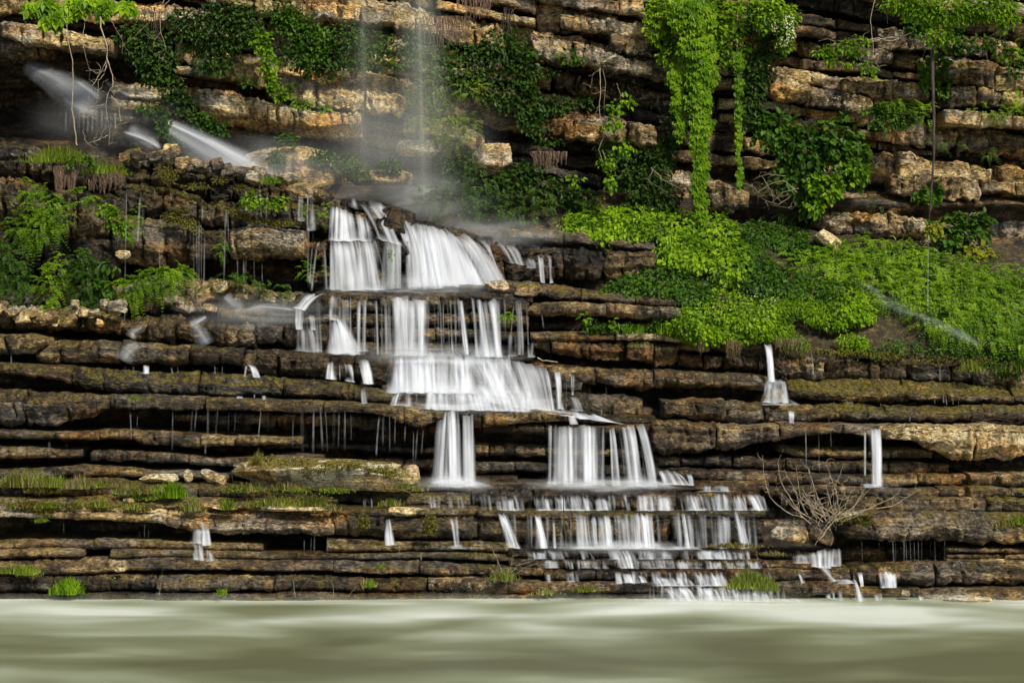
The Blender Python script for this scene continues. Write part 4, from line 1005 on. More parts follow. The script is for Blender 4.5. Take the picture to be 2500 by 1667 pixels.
# top tier
fall('tall white fall at the crest with a step half way, beside the mossy wall', [
    ([(802, 500), (830, 508), (862, 524), (904, 538)], [(796, 588), (830, 588), (870, 588), (918, 590)], 69.3, 68.1, 0.95, 9.0),
    ([(793, 584), (850, 586), (925, 588)], [(788, 708), (870, 710), (955, 708)], 68.2, 67.7, 0.80, 9.0),
    ([(850, 588), (925, 592)], [(845, 708), (952, 708)], 68.0, 67.5, 0.75, 7.0), ([(806, 505), (850, 520)], [(800, 588), (860, 590)], 69.0, 67.95, 0.7, 12.0)], foot=0.15)
fall('thin broken water over the dark rocks between the two crest falls', [
    ([(868, 498), (905, 506), (955, 514)], [(915, 584), (950, 590), (990, 606)], 69.5, 68.1, 0.6, 8.0, dict(fade=12)), ([(912, 588), (950, 586), (990, 600)], [(905, 706), (950, 708), (992, 706)], 68.1, 67.6, 0.42, 10.0), ([(840, 484), (900, 488), (960, 506), (1020, 534)], [(850, 506), (905, 520), (960, 536), (1010, 556)], 70.0, 69.2, 0.5, 5.0, dict(topfade=0.4, botfade=0.4))])
fall('broad bright fan of white water spreading right from the crest', [
    ([(938, 506), (975, 530), (1010, 548)], [(985, 606), (1010, 620), (1040, 640)], 69.6, 68.2, 0.70, 9.0, dict(botfade=0.3)),
    ([(985, 545), (1030, 550), (1080, 560), (1112, 576)], [(986, 706), (1050, 706), (1120, 706), (1196, 704)], 69.5, 67.9, 1.0, 6.0, dict(foot=0.5, contrast=0.7)),
    ([(1020, 552), (1060, 556), (1108, 572)], [(1040, 706), (1100, 706), (1192, 704)], 69.3, 67.7, 1.0, 4.0, dict(foot=0.6, contrast=0.45, fade=20)),
    ([(985, 560), (1060, 566)], [(985, 706), (1110, 706)], 69.2, 67.65, 0.7, 11.0)])
fall('thin curving slide over green rock right of the bright fan', [
    ([(1118, 572), (1150, 578)], [(1190, 690), (1232, 690)], 69.0, 68.0, 0.55, 9.0), ([(1160, 582), (1200, 592)], [(1218, 668), (1226, 690)], 69.0, 68.2, 0.35, 12.0), ([(1095, 572), (1165, 586)], [(1180, 702), (1244, 698)], 68.95, 68.0, 0.55, 6.0, dict(fade=18)), ([(1200, 592), (1270, 606)], [(1236, 640), (1290, 650)], 68.8, 68.4, 0.4, 8.0)], contrast=1.2, xp=0.7, fade=5)
fall('small pair of white runs at the far edge of the crest mound', [
    ([(1310, 628), (1328, 628)], [(1318, 690), (1332, 692)], 68.2, 67.9, 0.7, 12.0), ([(1334, 628), (1350, 628)], [(1340, 692), (1354, 692)], 68.1, 67.8, 0.85, 12.0), ([(1280, 630), (1308, 630)], [(1282, 655), (1308, 655)], 68.2, 68.0, 0.4, 14.0)])
fall('short white fall off the mossy corner left of the crest', [
    ([(728, 484), (746, 484)], [(724, 540), (748, 540)], 68.0, 67.8, 0.55, 14.0), ([(748, 476), (772, 478)], [(746, 562), (774, 562)], 67.9, 67.7, 0.75, 12.0), ([(748, 560), (772, 562)], [(750, 680), (768, 700)], 67.4, 67.2, 0.35, 14.0)])
fall('leaning pair of threads on the green rock beside the tall crest fall', [strand(776, 592, 716, 7, -16, 67.3, 0.75), strand(764, 600, 700, 4, -10, 67.3, 0.45), strand(780, 588, 600, 8, -4, 67.4, 0.5)])
for lab, ss in [
    ('cluster of bright threads dropping off the mossy wall', [(472, 545, 745, 5, 2, .7), (479, 540, 690, 3, 1, .5), (486, 542, 695, 4, 1, .6), (491, 548, 700, 3, 1, .5), (500, 575, 775, 5, -3, .75), (495, 500, 545, 6, -2, .4)]),
    ('long faint thread with a wider veil above it, mid mossy wall', [(553, 510, 560, 14, 0, .3), (551, 520, 715, 6, -6, .5), (557, 520, 600, 3, 0, .35)]),
    ('two short thread pairs under the tan overhanging block', [(579, 634, 715, 4, 3, .5), (595, 634, 715, 6, -1, .55), (601, 634, 690, 3, -2, .4)]),
    ('streaks running down the orange-stained wall under the grass', [(343, 478, 590, 7, -8, .5), (347, 500, 580, 4, 1, .35), (351, 510, 590, 3, 0, .25)]),
    ('single hair-thin thread falling past the pale lichen spot', [(310, 450, 800, 3, -6, .42), (309, 480, 610, 4, -4, .3)]),
    ('lone short drip over the ferns on the left wall', [(389, 596, 660, 4, 0, .5)]),
    ('threads trickling through the bright leaves on the crest', [(627, 468, 545, 4, 1, .5), (633, 455, 540, 4, 6, .5), (653, 472, 540, 4, -2, .45), (601, 450, 480, 3, 0, .35), (642, 540, 570, 3, 0, .3)]),
    ('faint drips along the dark wall left of the clustered threads', [(417, 470, 495, 5, 2, .35), (376, 458, 490, 4, 3, .4), (465, 555, 600, 3, 0, .3), (520, 505, 540, 3, 0, .3), (640, 640, 700, 5, 0, .2), (620, 634, 690, 4, 0, .2)])]:
    fall(lab, [strand(x, a, b, w, dx, 67.1 if b < 650 or x > 560 else 66.7, dn) for (x, a, b, w, dx, dn) in ss], name='water_thread', cat='water thread')
jets('milky slide running down the wet blocks below the threads', [([(508, 772), (480, 788), (462, 796)], [14, 26, 30], 66.0, 65.6, 0.5), ([(470, 794), (490, 815), (505, 846)], [30, 46, 56], 65.7, 65.2, 0.32)])
jets('blurred splash on the brown ledge far left', [([(352, 798), (325, 812), (318, 826)], [16, 30, 36], 65.6, 65.3, 0.28), ([(340, 838), (312, 858), (300, 884)], [30, 50, 60], 65.0, 64.8, 0.3)])
jets('pale splash pool where the threads land on wet rock', [([(545, 722), (565, 740), (595, 756)], [24, 40, 36], 66.3, 66.0, 0.38), ([(600, 758), (640, 750), (690, 754), (725, 760)], [18, 26, 24, 20], 66.3, 66.0, 0.5)])

# second tier
fall('white water curling round the left end of the middle lip and stepping down', [
    ([(738, 716), (800, 714)], [(714, 752), (748, 758)], 67.0, 66.3, 0.9, 6.0, dict(xp=0.6, fade=8)), ([(716, 748), (750, 752)], [(718, 804), (742, 804)], 66.4, 66.0, 0.85, 10.0),
    ([(752, 770), (770, 772)], [(758, 806), (774, 806)], 66.3, 65.9, 0.75, 12.0), ([(716, 800), (775, 804)], [(716, 856), (790, 860)], 66.0, 65.7, 0.45, 9.0)], contrast=0.8)
fall('blurred white mound cascading at the left of the middle lip', [
    ([(804, 725), (834, 725)], [(800, 782), (836, 784)], 66.3, 66.0, 0.75, 10.0), ([(800, 776), (842, 780)], [(790, 864), (888, 866)], 66.2, 65.3, 0.85, 5.0, dict(foot=0.6)), ([(806, 782), (836, 784)], [(800, 862), (880, 866)], 66.0, 65.2, 0.75, 4.0, dict(fade=16))], contrast=0.8)
fall('separate grey streaks between the white mound and the broad curtain', [
    strand(856, 726, 840, 7, 0, 66.1, .7), strand(849, 728, 780, 4, 0, 66.1, .5), ([(868, 734), (906, 736)], [(866, 858), (904, 860)], 66.2, 66.0, 0.62, 13.0), strand(915, 800, 855, 3, 0, 66.2, .5), strand(932, 745, 850, 4, 0, 66.2, .35), strand(929, 800, 830, 5, 0, 66.2, .4)])
fall('broad straight curtain at the centre of the middle lip', [
    ([(948, 724), (990, 726), (1020, 730), (1056, 742)], [(952, 868), (1000, 868), (1056, 868)], 66.3, 65.95, 0.95, 9.0), ([(955, 726), (1048, 738)], [(960, 868), (1054, 868)], 66.15, 65.8, 0.7, 14.0)])
fall('two thin ribbons between the curtains of the middle lip', [strand(1082, 735, 842, 5, 0, 66.1, .7), strand(1100, 733, 868, 8, 5, 66.1, .85), strand(1070, 740, 810, 3, 0, 66.2, .3), strand(1061, 745, 820, 3, 0, 66.2, .3)])
fall('slightly fanned curtain at the right of the middle lip', [
    ([(1114, 732), (1132, 734)], [(1132, 868), (1146, 868)], 66.1, 65.8, 0.8, 11.0), ([(1140, 734), (1180, 734), (1220, 738)], [(1152, 872), (1190, 872), (1236, 872)], 66.2, 65.8, 0.95, 9.0), ([(1146, 736), (1220, 740)], [(1168, 872), (1238, 872)], 66.0, 65.7, 0.7, 14.0)])
fall('thin trickles past the small fern at the end of the middle lip', [
    strand(1254, 745, 840, 4, -8, 66.3, .6), strand(1270, 742, 800, 5, -2, 66.3, .6), strand(1285, 742, 845, 4, 4, 66.3, .55), ([(1240, 820), (1264, 820)], [(1238, 870), (1266, 870)], 66.1, 65.9, 0.4, 9.0), ([(1288, 838), (1310, 838)], [(1286, 872), (1310, 872)], 66.1, 66.0, 0.55, 14.0), strand(1322, 765, 808, 4, 5, 66.4, .6)])

# third tier
fall('row of short white falls at the left of the broad cascade', [
    ([(798, 886), (822, 884)], [(792, 924), (824, 928)], 65.1, 64.8, 0.9, 12.0), strand(829, 888, 926, 4, 0, 65.0, .7), ([(836, 888), (862, 890)], [(842, 930), (870, 934)], 65.1, 64.8, 0.9, 12.0), ([(870, 882), (905, 880)], [(884, 936), (912, 940)], 65.2, 64.7, 0.9, 10.0)], fade=3)
fall('wide silky cascade spilling in rounded steps below the middle lip', [
    ([(945, 868), (1050, 862), (1180, 866), (1290, 880)], [(935, 958), (1050, 960), (1180, 962), (1300, 975)], 66.3, 64.85, 1.0, 4.5, dict(contrast=0.75, foot=0.4)),
    ([(1120, 868), (1200, 872), (1300, 890), (1345, 905)], [(1180, 980), (1260, 994), (1330, 1002), (1358, 1004)], 66.0, 64.3, 1.0, 6.0, dict(contrast=0.6, foot=0.4)),
    ([(940, 866), (1060, 862), (1200, 868)], [(940, 890), (1050, 884), (1220, 890)], 66.6, 65.9, 0.95, 3.0, dict(botfade=0.5, contrast=0.4)),
    ([(960, 872), (1150, 872)], [(960, 958), (1160, 960)], 66.0, 64.7, 0.7, 9.0)])
fall('lowest rounded step of the silky cascade above the long dark lip', [
    ([(1030, 950), (1120, 944), (1250, 948), (1300, 955)], [(1020, 998), (1120, 1002), (1250, 1004), (1300, 1004)], 65.2, 64.0, 0.95, 7.0, dict(foot=0.4)),
    ([(1040, 955), (1260, 955)], [(1040, 1000), (1280, 1004)], 65.0, 63.9, 0.8, 12.0)], contrast=0.8)
fall('small arched fall at the left foot of the silky cascade', [([(960, 962), (985, 954), (1000, 958)], [(948, 992), (975, 992), (1010, 992)], 64.8, 64.2, 0.95, 9.0, dict(xp=0.55)), strand(1016, 952, 990, 7, 2, 64.5, .8)], fade=4)
fall('two narrow tapering falls right of the silky cascade', [
    ([(1348, 906), (1374, 906)], [(1358, 998), (1382, 1000)], 65.1, 64.4, 0.85, 12.0, dict(fade=4)), ([(1392, 914), (1404, 914)], [(1396, 966), (1402, 966)], 65.2, 64.8, 0.9, 14.0, dict(fade=3)), ([(1380, 968), (1412, 966)], [(1392, 1000), (1424, 1004)], 64.9, 64.4, 0.45, 9.0, dict(fade=8)), strand(1384, 925, 1000, 3, -3, 65.0, .4)])
fall('smooth white sheet running along the lip toward the twin falls', [
    ([(1300, 996), (1400, 1004), (1480, 1022)], [(1330, 1008), (1420, 1022), (1560, 1040)], 64.6, 63.9, 0.9, 3.0, dict(fade=8, xp=1.0)), ([(1385, 1014), (1405, 1014)], [(1388, 1036), (1414, 1036)], 63.9, 63.8, 0.8, 10.0), ([(1000, 988), (1300, 996)], [(1040, 1000), (1340, 1010)], 64.6, 64.2, 0.7, 3.0, dict(botfade=0.5))], contrast=0.6)
fall('faint threads off the wet block beside the dark hollow', [strand(1420, 1000, 1020, 4, 0, 64.6, .4), strand(1470, 995, 1022, 4, -3, 64.6, .4), strand(1440, 940, 975, 3, 0, 65.0, .3), strand(1480, 940, 985, 3, 0, 65.0, .25)], name='water_thread', cat='water thread')

# long lip falls
fall('single tall white fall dropping from a notch in the long lip', [
    ([(1082, 1008), (1100, 1004), (1122, 1008)], [(1062, 1186), (1100, 1188), (1134, 1188)], 63.6, 62.95, 1.0, 8.0, dict(foot=0.25)), ([(1090, 1006), (1116, 1006)], [(1095, 1188), (1132, 1188)], 63.45, 62.85, 0.85, 12.0),
    ([(1122, 1014), (1164, 1014)], [(1122, 1186), (1166, 1186)], 63.6, 63.1, 0.72, 11.0), ([(1064, 1030), (1084, 1022)], [(1050, 1180), (1076, 1184)], 63.5, 63.1, 0.45, 14.0),
    ([(1056, 1170), (1150, 1170)], [(1020, 1190), (1230, 1194)], 63.3, 62.6, 0.95, 3.0, dict(fade=45, contrast=0.5, topfade=0.3, botfade=0.6)), ([(1060, 1150), (1150, 1150)], [(1040, 1190), (1175, 1192)], 63.2, 62.5, 0.75, 3.0, dict(fade=40, contrast=0.4, topfade=0.7, botfade=0.3))])
tf = []
for (x0, x1, dn) in [(1334, 1350, .6), (1346, 1366, .75), (1372, 1402, .9), (1400, 1416, .5), (1420, 1450, .92), (1440, 1462, .75), (1462, 1482, .45)]:
    tf.append(([(x0 + 2, 1042), (x1 - 2, 1042)], [(x0, 1188), (x1, 1190)], 63.85, 63.1 + 0.1 * random.Random(x0).random(), dn, 13.0, dict(fade=6, contrast=1.0)))
tf.append(([(1330, 1172), (1480, 1172)], [(1310, 1192), (1500, 1194)], 63.3, 62.5, 0.95, 3.0, dict(fade=45, contrast=0.4, topfade=0.4, botfade=0.6)))
tf.append(([(1334, 1042), (1400, 1042), (1476, 1042)], [(1326, 1188), (1400, 1190), (1484, 1190)], 63.95, 63.3, 0.55, 7.0, dict(contrast=0.7, bias=0.5)))
fall('left of the twin falls, split into straight strands with rock between', tf)
fall('right of the twin falls, a denser curtain flaring outward', [
    ([(1486, 1048), (1500, 1042)], [(1490, 1188), (1520, 1188)], 63.8, 63.1, 0.8, 11.0), ([(1500, 1042), (1540, 1040), (1568, 1040)], [(1520, 1190), (1560, 1190), (1606, 1188)], 63.8, 63.0, 0.85, 10.0),
    ([(1548, 1040), (1574, 1040)], [(1578, 1188), (1612, 1186)], 63.7, 62.95, 0.95, 9.0, dict(contrast=0.6)), ([(1490, 1172), (1600, 1170)], [(1480, 1194), (1680, 1194)], 63.3, 62.5, 0.95, 3.0, dict(fade=45, contrast=0.4, topfade=0.4, botfade=0.6))])
fall('little stepped side cascade right of the twin falls', [
    ([(1600, 1148), (1660, 1152)], [(1610, 1182), (1690, 1184)], 63.3, 62.9, 0.85, 9.0), ([(1672, 1158), (1692, 1160)], [(1680, 1184), (1698, 1184)], 63.2, 62.9, 0.8, 12.0), ([(1700, 1186), (1795, 1188)], [(1700, 1200), (1800, 1200)], 62.7, 62.5, 0.55, 14.0)], fade=4)
for lab, ss in [
    ('thin threads under the long lip above the mossy boulder', [(716, 1014, 1095, 5, -2, .4), (738, 1008, 1108, 14, 0, .22), (766, 1002, 1108, 8, -2, .6), (781, 996, 1108, 6, 6, .7), (793, 1000, 1108, 5, 8, .5), (815, 1005, 1100, 10, 0, .25), (828, 1005, 1100, 5, -2, .35), (842, 1005, 1105, 6, -1, .35), (857, 1010, 1080, 3, 0, .25)]),
    ('slanting threads left of the tall notch fall', [(926, 1014, 1110, 6, -8, .5), (936, 1014, 1090, 8, -2, .25), (951, 1014, 1110, 4, 0, .4), (965, 1014, 1090, 5, -2, .3), (990, 1040, 1080, 5, -3, .4), (1010, 1050, 1130, 4, -2, .5), (1020, 1048, 1130, 6, -6, .55), (1034, 1050, 1110, 5, -5, .45)]),
    ('sparse threads under the long lip at centre left', [(508, 998, 1066, 7, 0, .6), (422, 1004, 1100, 5, -1, .45), (470, 1004, 1060, 5, -4, .3), (480, 1003, 1060, 5, -5, .3), (532, 1000, 1066, 6, -6, .3), (560, 1006, 1062, 5, -3, .25), (575, 1005, 1062, 4, -2, .25), (638, 1000, 1085, 5, -8, .5), (655, 1005, 1060, 3, 0, .3), (318, 1010, 1062, 5, 2, .5), (336, 1010, 1050, 4, -2, .3), (503, 1085, 1108, 7, -3, .5)])]:
    fall(lab, [strand(x, a, b, w, dx, 63.35, dn) for (x, a, b, w, dx, dn) in ss], name='water_thread', cat='water thread')
fall('tiny falls in the crack below the brown sloping ledge', [
    ([(575, 968), (594, 968)], [(576, 978), (594, 978)], 64.1, 64.0, 0.8, 12.0), ([(638, 966), (652, 966)], [(640, 978), (653, 978)], 64.1, 64.0, 0.8, 12.0), ([(878, 950), (896, 950)], [(880, 988), (898, 988)], 64.3, 64.1, 0.7, 12.0), strand(622, 966, 978, 4, -2, 64.1, .6), strand(450, 966, 975, 7, 0, 64.1, .5)], fade=3)
fall('arched white spout on the dark ledge left of the cascade', [([(604, 888), (616, 886)], [(616, 920), (636, 922)], 65.0, 64.8, 0.95, 10.0, dict(xp=0.5)), ([(598, 892), (606, 890)], [(594, 920), (600, 920)], 65.0, 64.8, 0.6, 10.0), strand(524, 895, 918, 4, 1, 64.9, .6), strand(543, 893, 918, 4, 0, 64.9, .55), strand(531, 895, 906, 4, 0, 64.9, .5)], fade=3)
fall('short drips over the black crack on the far left ledge', [([(346, 892), (366, 892)], [(344, 912), (368, 912)], 64.9, 64.7, 0.75, 14.0), strand(306, 890, 908, 3, 0, 64.9, .5), strand(418, 895, 913, 7, 4, 64.9, .7), strand(434, 895, 912, 3, 0, 64.9, .4), strand(326, 892, 910, 6, 0, 64.9, .4)], fade=3)

# lower rows: one entry per white patch
row1 = [(1212, 1266, .9, 6, 'left end of the upper row of short falls, next to the bare twig'), (1308, 1345, .85, 5, 'first of three joined short falls in the upper row'), (1346, 1442, .92, 6, 'widest of the short falls in the upper row'),
        (1450, 1482, .8, 8, 'small slanted fall right of the widest one in the upper row'), (1555, 1600, .8, 4, 'grey-white short fall mid upper row'), (1602, 1640, .7, 3, 'broken short fall mid upper row with rock showing'),
        (1668, 1722, .95, 14, 'bright slanted fall right of the mossy rock in the upper row'), (1742, 1778, .75, 4, 'pale straight fall in the upper row near the leafless bush'), (1788, 1812, .95, 10, 'narrow bright slanting fall near the leafless bush'),
        (1820, 1850, .95, 22, 'curving fan fall beside the leafless bush')]
for (a, b, dn, dx, lab) in row1:
    y0 = 1206 + 6 * random.Random(a).random() + (8 if a < 1500 else 0)
    fall('short cascade: ' + lab, [([(a, y0), (b, y0 + 1)], [(a + dx * 0.5, 1246), (b + dx, 1246)], 62.1, 61.75, dn * 0.9, 12.0), ([(a - 8, y0 + 2), (b + 8, y0 + 3)], [(a + dx * 0.5 - 8, 1246), (b + dx + 8, 1246)], 62.0, 61.7, dn * 0.42, 16.0)], name='cascade', cat='cascade', group='upper row of short cascades', fade=3, contrast=0.9, foot=0.05)
fall('scattered tiny drips in the dark step left of the upper row', [strand(x, y, 1243, w, 1, 62.0, dn) for (x, y, w, dn) in [(888, 1218, 6, .6), (892, 1216, 4, .5), (907, 1212, 6, .75), (1056, 1210, 6, .5), (1062, 1228, 7, .7), (1088, 1224, 4, .5), (1096, 1222, 5, .5), (1130, 1220, 4, .4), (1146, 1215, 6, .5), (1118, 1224, 3, .4), (1275, 1220, 8, .3), (1500, 1215, 5, .4), (1520, 1218, 10, .5), (1535, 1222, 6, .6)]], name='water_thread', cat='water thread')
row2 = [(1214, 1240, .85, 36, 1252, 'broken slanting run left of the dead stem'), (1304, 1320, .9, 18, 1256, 'bright tapering run just left of the dead stem'), (1347, 1356, .8, 4, 1270, 'narrow stripe touching the dead stem'),
        (1402, 1440, .6, 8, 1262, 'greyish strands right of the dead stem'), (1436, 1496, .92, 8, 1262, 'left of two broad white panels'), (1500, 1540, .5, 6, 1258, 'pale gap between the two broad white panels'), (1534, 1600, 1.0, 8, 1256, 'right and brightest of two broad white panels'),
        (1663, 1672, .9, 14, 1256, 'lone slanting ribbon on bare grey rock'), (1788, 1806, .8, 26, 1250, 'slanting ribbon above the yellow grass strip'), (1748, 1772, .35, 4, 1268, 'very faint wash on grey rock')]
for (a, b, dn, dx, y0, lab) in row2:
    fall('face cascade: ' + lab, [([(a, y0), (b, y0)], [(a + dx * 0.6, 1337), (b + dx, 1337)], 61.15, 60.85, dn, 12.0, dict(xp=0.9)), ([(a + 1, y0 + 4), (b - 1, y0 + 4)], [(a + dx * 0.6 + 2, 1337), (b + dx - 2, 1337)], 61.05, 60.8, dn * 0.6, 20.0, dict(xp=0.9))], name='cascade', cat='cascade', group='cascades on the tall lower face', fade=3)
fall('foamy ribbon of water along the foot of the broad white panels', [([(1400, 1330), (1700, 1332)], [(1380, 1341), (1720, 1342)], 61.0, 60.7, 0.6, 3.0, dict(fade=30, topfade=0.4, botfade=0.3)), ([(1470, 1318), (1640, 1318)], [(1450, 1340), (1680, 1341)], 60.95, 60.65, 0.7, 3.0, dict(fade=40, topfade=0.6))], name='foam_strip', cat='foam', contrast=0.5)
fall('small white patch over the left lower face near the curled grass', [([(940, 1268), (956, 1268)], [(936, 1330), (966, 1330)], 61.1, 60.85, 0.65, 12.0), ([(946, 1300), (958, 1300)], [(940, 1330), (964, 1330)], 61.05, 60.8, 0.7, 12.0)], fade=4)
fall('thin bent fall on the lower face right of the flat pale stone', [([(1096, 1262), (1118, 1262)], [(1108, 1334), (1122, 1334)], 61.1, 60.85, 0.6, 14.0), strand(1114, 1268, 1334, 5, 2, 61.0, .8), ([(1098, 1330), (1135, 1330)], [(1090, 1338), (1150, 1340)], 61.0, 60.8, 0.5, 5.0)], fade=4)
row3 = [(1498, 1540, 1.0, 14, 1343, 1387, 'brightest two-step fall'), (1556, 1600, .6, 2, 1346, 1364, 'broken row right of the two-step fall'), (1600, 1640, .5, 2, 1346, 1364, 'thin broken drips mid row'), (1704, 1744, .9, 3, 1344, 1364, 'bright left half of the pair mid row'),
        (1748, 1776, .9, 3, 1343, 1364, 'bright right half of the pair mid row'), (1306, 1332, .6, 3, 1348, 1364, 'little patch left of centre'), (1328, 1360, .6, 3, 1368, 1386, 'little patch one step lower left of centre'), (1416, 1432, .6, 3, 1368, 1386, 'single drip patch under the wet step'), (1450, 1460, .7, 2, 1368, 1386, 'thin drip left of the two-step fall'),
        (1656, 1682, .85, 3, 1372, 1387, 'left patch on the third step'), (1690, 1712, .5, 2, 1372, 1387, 'dim patch on the third step'), (1736, 1762, .9, 3, 1372, 1387, 'middle bright patch on the third step'), (1778, 1790, .8, 2, 1372, 1387, 'narrow patch on the third step'), (1796, 1816, .8, 2, 1372, 1387, 'double drip on the third step'), (1828, 1850, .95, 3, 1372, 1387, 'last bright patch on the third step'),
        (1560, 1650, .45, 4, 1366, 1387, 'veil over the third step right of the two-step fall')]
for (a, b, dn, dx, y0, y1, lab) in row3:
    Y0 = 60.85 if y0 < 1360 else 60.6
    fall('step cascade: ' + lab, [([(a, y0), (b, y0)], [(a + dx, y1), (b + dx, y1)], Y0, Y0 - 0.25, dn * 0.8, 14.0), ([(a - 10, y0 + 1), (b + 10, y0 + 1)], [(a + dx - 10, y1), (b + dx + 10, y1)], Y0 - 0.05, Y0 - 0.3, dn * 0.38, 18.0)], name='cascade', cat='cascade', group='cascades on the lower wet steps', fade=2.5, foot=0.02)
row4 = [(1384, 1402, .8, 4, 1398, 1420, 'small bright patch under the twig clump'), (1334, 1342, .5, 2, 1400, 1420, 'tiny drip beside the twig clump'), (1517, 1546, .9, 6, 1400, 1422, 'left white patch on the fourth step'), (1556, 1568, .9, 8, 1404, 1422, 'slanted white patch on the fourth step'), (1584, 1690, .85, 10, 1410, 1430, 'long ragged line on the fourth step'), (1690, 1770, .85, 8, 1404, 1430, 'thicker ragged line left of the grass tuft'),
        (1612, 1700, .95, 22, 1434, 1474, 'left half of the wide bottom cascade'), (1700, 1814, .95, 14, 1436, 1476, 'right half of the wide bottom cascade'), (1828, 1880, .9, 12, 1432, 1476, 'white water under the grass tuft'), (1880, 1960, .6, 30, 1462, 1476, 'low foamy run right of the grass tuft')]
for (a, b, dn, dx, y0, y1, lab) in row4:
    Y0 = 60.3 if y0 < 1425 else 60.0
    fall('bottom cascade: ' + lab, [([(a, y0), (b, y0)], [(a + dx, y1), (b + dx, y1)], Y0, Y0 - 0.3, dn * 0.85, 12.0), ([(a - 10, y0 + 2), (b + 10, y0 + 2)], [(a + dx - 10, y1), (b + dx + 10, y1)], Y0 - 0.05, Y0 - 0.35, dn * 0.45, 16.0)], name='cascade', cat='cascade', group='bottom cascades by the river', fade=3, foot=0.02)

# right hand falls
fall('white fall splitting over a square stone on the right', [
    ([(1864, 842), (1886, 842)], [(1874, 930), (1894, 932)], 66.3, 65.6, 0.95, 9.0, dict(xp=0.55)), ([(1868, 845), (1884, 845)], [(1876, 930), (1892, 932)], 66.2, 65.5, 0.8, 12.0), ([(1866, 930), (1888, 928)], [(1858, 984), (1888, 984)], 65.5, 65.0, 0.75, 9.0),
    ([(1906, 930), (1922, 934)], [(1908, 984), (1928, 984)], 65.5, 65.0, 0.85, 9.0), ([(1872, 926), (1918, 928)], [(1872, 946), (1928, 946)], 65.6, 65.2, 0.6, 5.0, dict(botfade=0.6)), ([(1866, 934), (1924, 936)], [(1858, 984), (1932, 984)], 65.3, 64.9, 0.55, 9.0, dict(contrast=0.6)), ([(1855, 974), (1935, 974)], [(1850, 988), (1960, 988)], 65.1, 64.8, 0.7, 3.0, dict(topfade=0.4, fade=20)),
    ([(1924, 1004), (1940, 1004)], [(1926, 1034), (1938, 1034)], 64.7, 64.5, 0.8, 11.0), strand(1910, 1010, 1032, 3, -2, 64.7, .4)], fade=4, contrast=0.8)
fall('thin wavy ribbon under the mossy bank on the right', [strand(1980, 858, 900, 4, 4, 66.4, .6), strand(1985, 898, 920, 4, 0, 66.4, .7), strand(1904, 850, 880, 3, 0, 66.5, .35), strand(2295, 895, 932, 5, 0, 66.3, .6)])
fall('neat rectangular fall over the dark gap in the right ledges', [
    ([(2119, 1046), (2158, 1046)], [(2124, 1186), (2160, 1186)], 63.5, 63.0, 0.85, 12.0), ([(2109, 1048), (2115, 1048)], [(2109, 1160), (2115, 1160)], 63.4, 63.1, 0.6, 14.0, dict(fade=2)), ([(2122, 1048), (2156, 1048)], [(2128, 1186), (2158, 1186)], 63.4, 62.9, 0.5, 20.0), ([(2100, 1178), (2165, 1178)], [(2088, 1190), (2180, 1190)], 63.1, 62.8, 0.7, 3.0, dict(topfade=0.4, fade=20))], fade=3)
fall('pair of long thin threads left of the neat rectangular fall', [strand(1967, 1050, 1152, 4, 1, 63.5, .65), strand(1999, 1055, 1150, 3, 0, 63.5, .25), strand(2028, 1055, 1090, 3, 0, 63.5, .25)], name='water_thread', cat='water thread')
fall('comb of fine threads under the big lower right slab', [strand(x, 1318, 1378, w, 1, 61.55, dn) for (x, w, dn) in [(2104, 3, .2), (2146, 4, .3), (2180, 5, .5), (2186, 3, .4), (2207, 4, .45), (2212, 3, .35), (2222, 4, .35), (2232, 4, .35), (2242, 4, .4), (2250, 3, .3), (2272, 4, .25), (2282, 3, .25), (2306, 3, .25)]], name='water_thread', cat='water thread')
fall('drips in the crack below the mossy right bank', [strand(x, y, 990, w, 0, 65.2, dn) for (x, y, w, dn) in [(2303, 968, 4, .5), (2310, 970, 4, .6), (2326, 972, 3, .4), (2340, 974, 3, .5), (2174, 980, 5, .5), (2150, 982, 3, .4), (2068, 980, 4, .3), (2282, 976, 3, .4)]] + [strand(2024, 1020, 1032, 4, 0, 64.6, .5), strand(2222, 1018, 1032, 4, 0, 64.6, .5), strand(2308, 1232, 1256, 6, 0, 62.4, .4)], name='water_thread', cat='water thread')
fall('bright white run under the two brown boulders stepping to the river', [
    ([(1972, 1346), (2034, 1342)], [(1978, 1384), (2030, 1388)], 60.85, 60.5, 0.9, 11.0), ([(1932, 1356), (1980, 1352)], [(1934, 1374), (1985, 1376)], 60.8, 60.6, 0.6, 14.0), ([(2018, 1345), (2056, 1340)], [(2014, 1384), (2056, 1380)], 60.8, 60.5, 0.7, 12.0),
    ([(1984, 1384), (2026, 1384)], [(2030, 1420), (2044, 1418)], 60.6, 60.2, 0.95, 5.0, dict(xp=1.0)), ([(2028, 1412), (2080, 1416)], [(2040, 1424), (2092, 1424)], 60.3, 60.1, 0.85, 4.0), ([(2078, 1416), (2092, 1418)], [(2082, 1478), (2118, 1478)], 60.2, 59.7, 1.0, 8.0), ([(2080, 1418), (2090, 1418)], [(2086, 1478), (2110, 1478)], 60.1, 59.65, 0.9, 8.0)], fade=3, contrast=0.7)
fall('short slanting fall on the low block right of the stepped run', [([(1946, 1400), (1958, 1400)], [(1956, 1423), (1968, 1423)], 60.2, 60.0, 0.9, 12.0), strand(2006, 1396, 1420, 4, 4, 60.2, .6)], fade=2)
fall('narrow double fall between brown river blocks', [([(2092, 1396), (2106, 1396)], [(2100, 1432), (2108, 1432)], 60.6, 60.4, 0.85, 14.0), strand(2084, 1402, 1428, 4, 2, 60.6, .4)], fade=2)
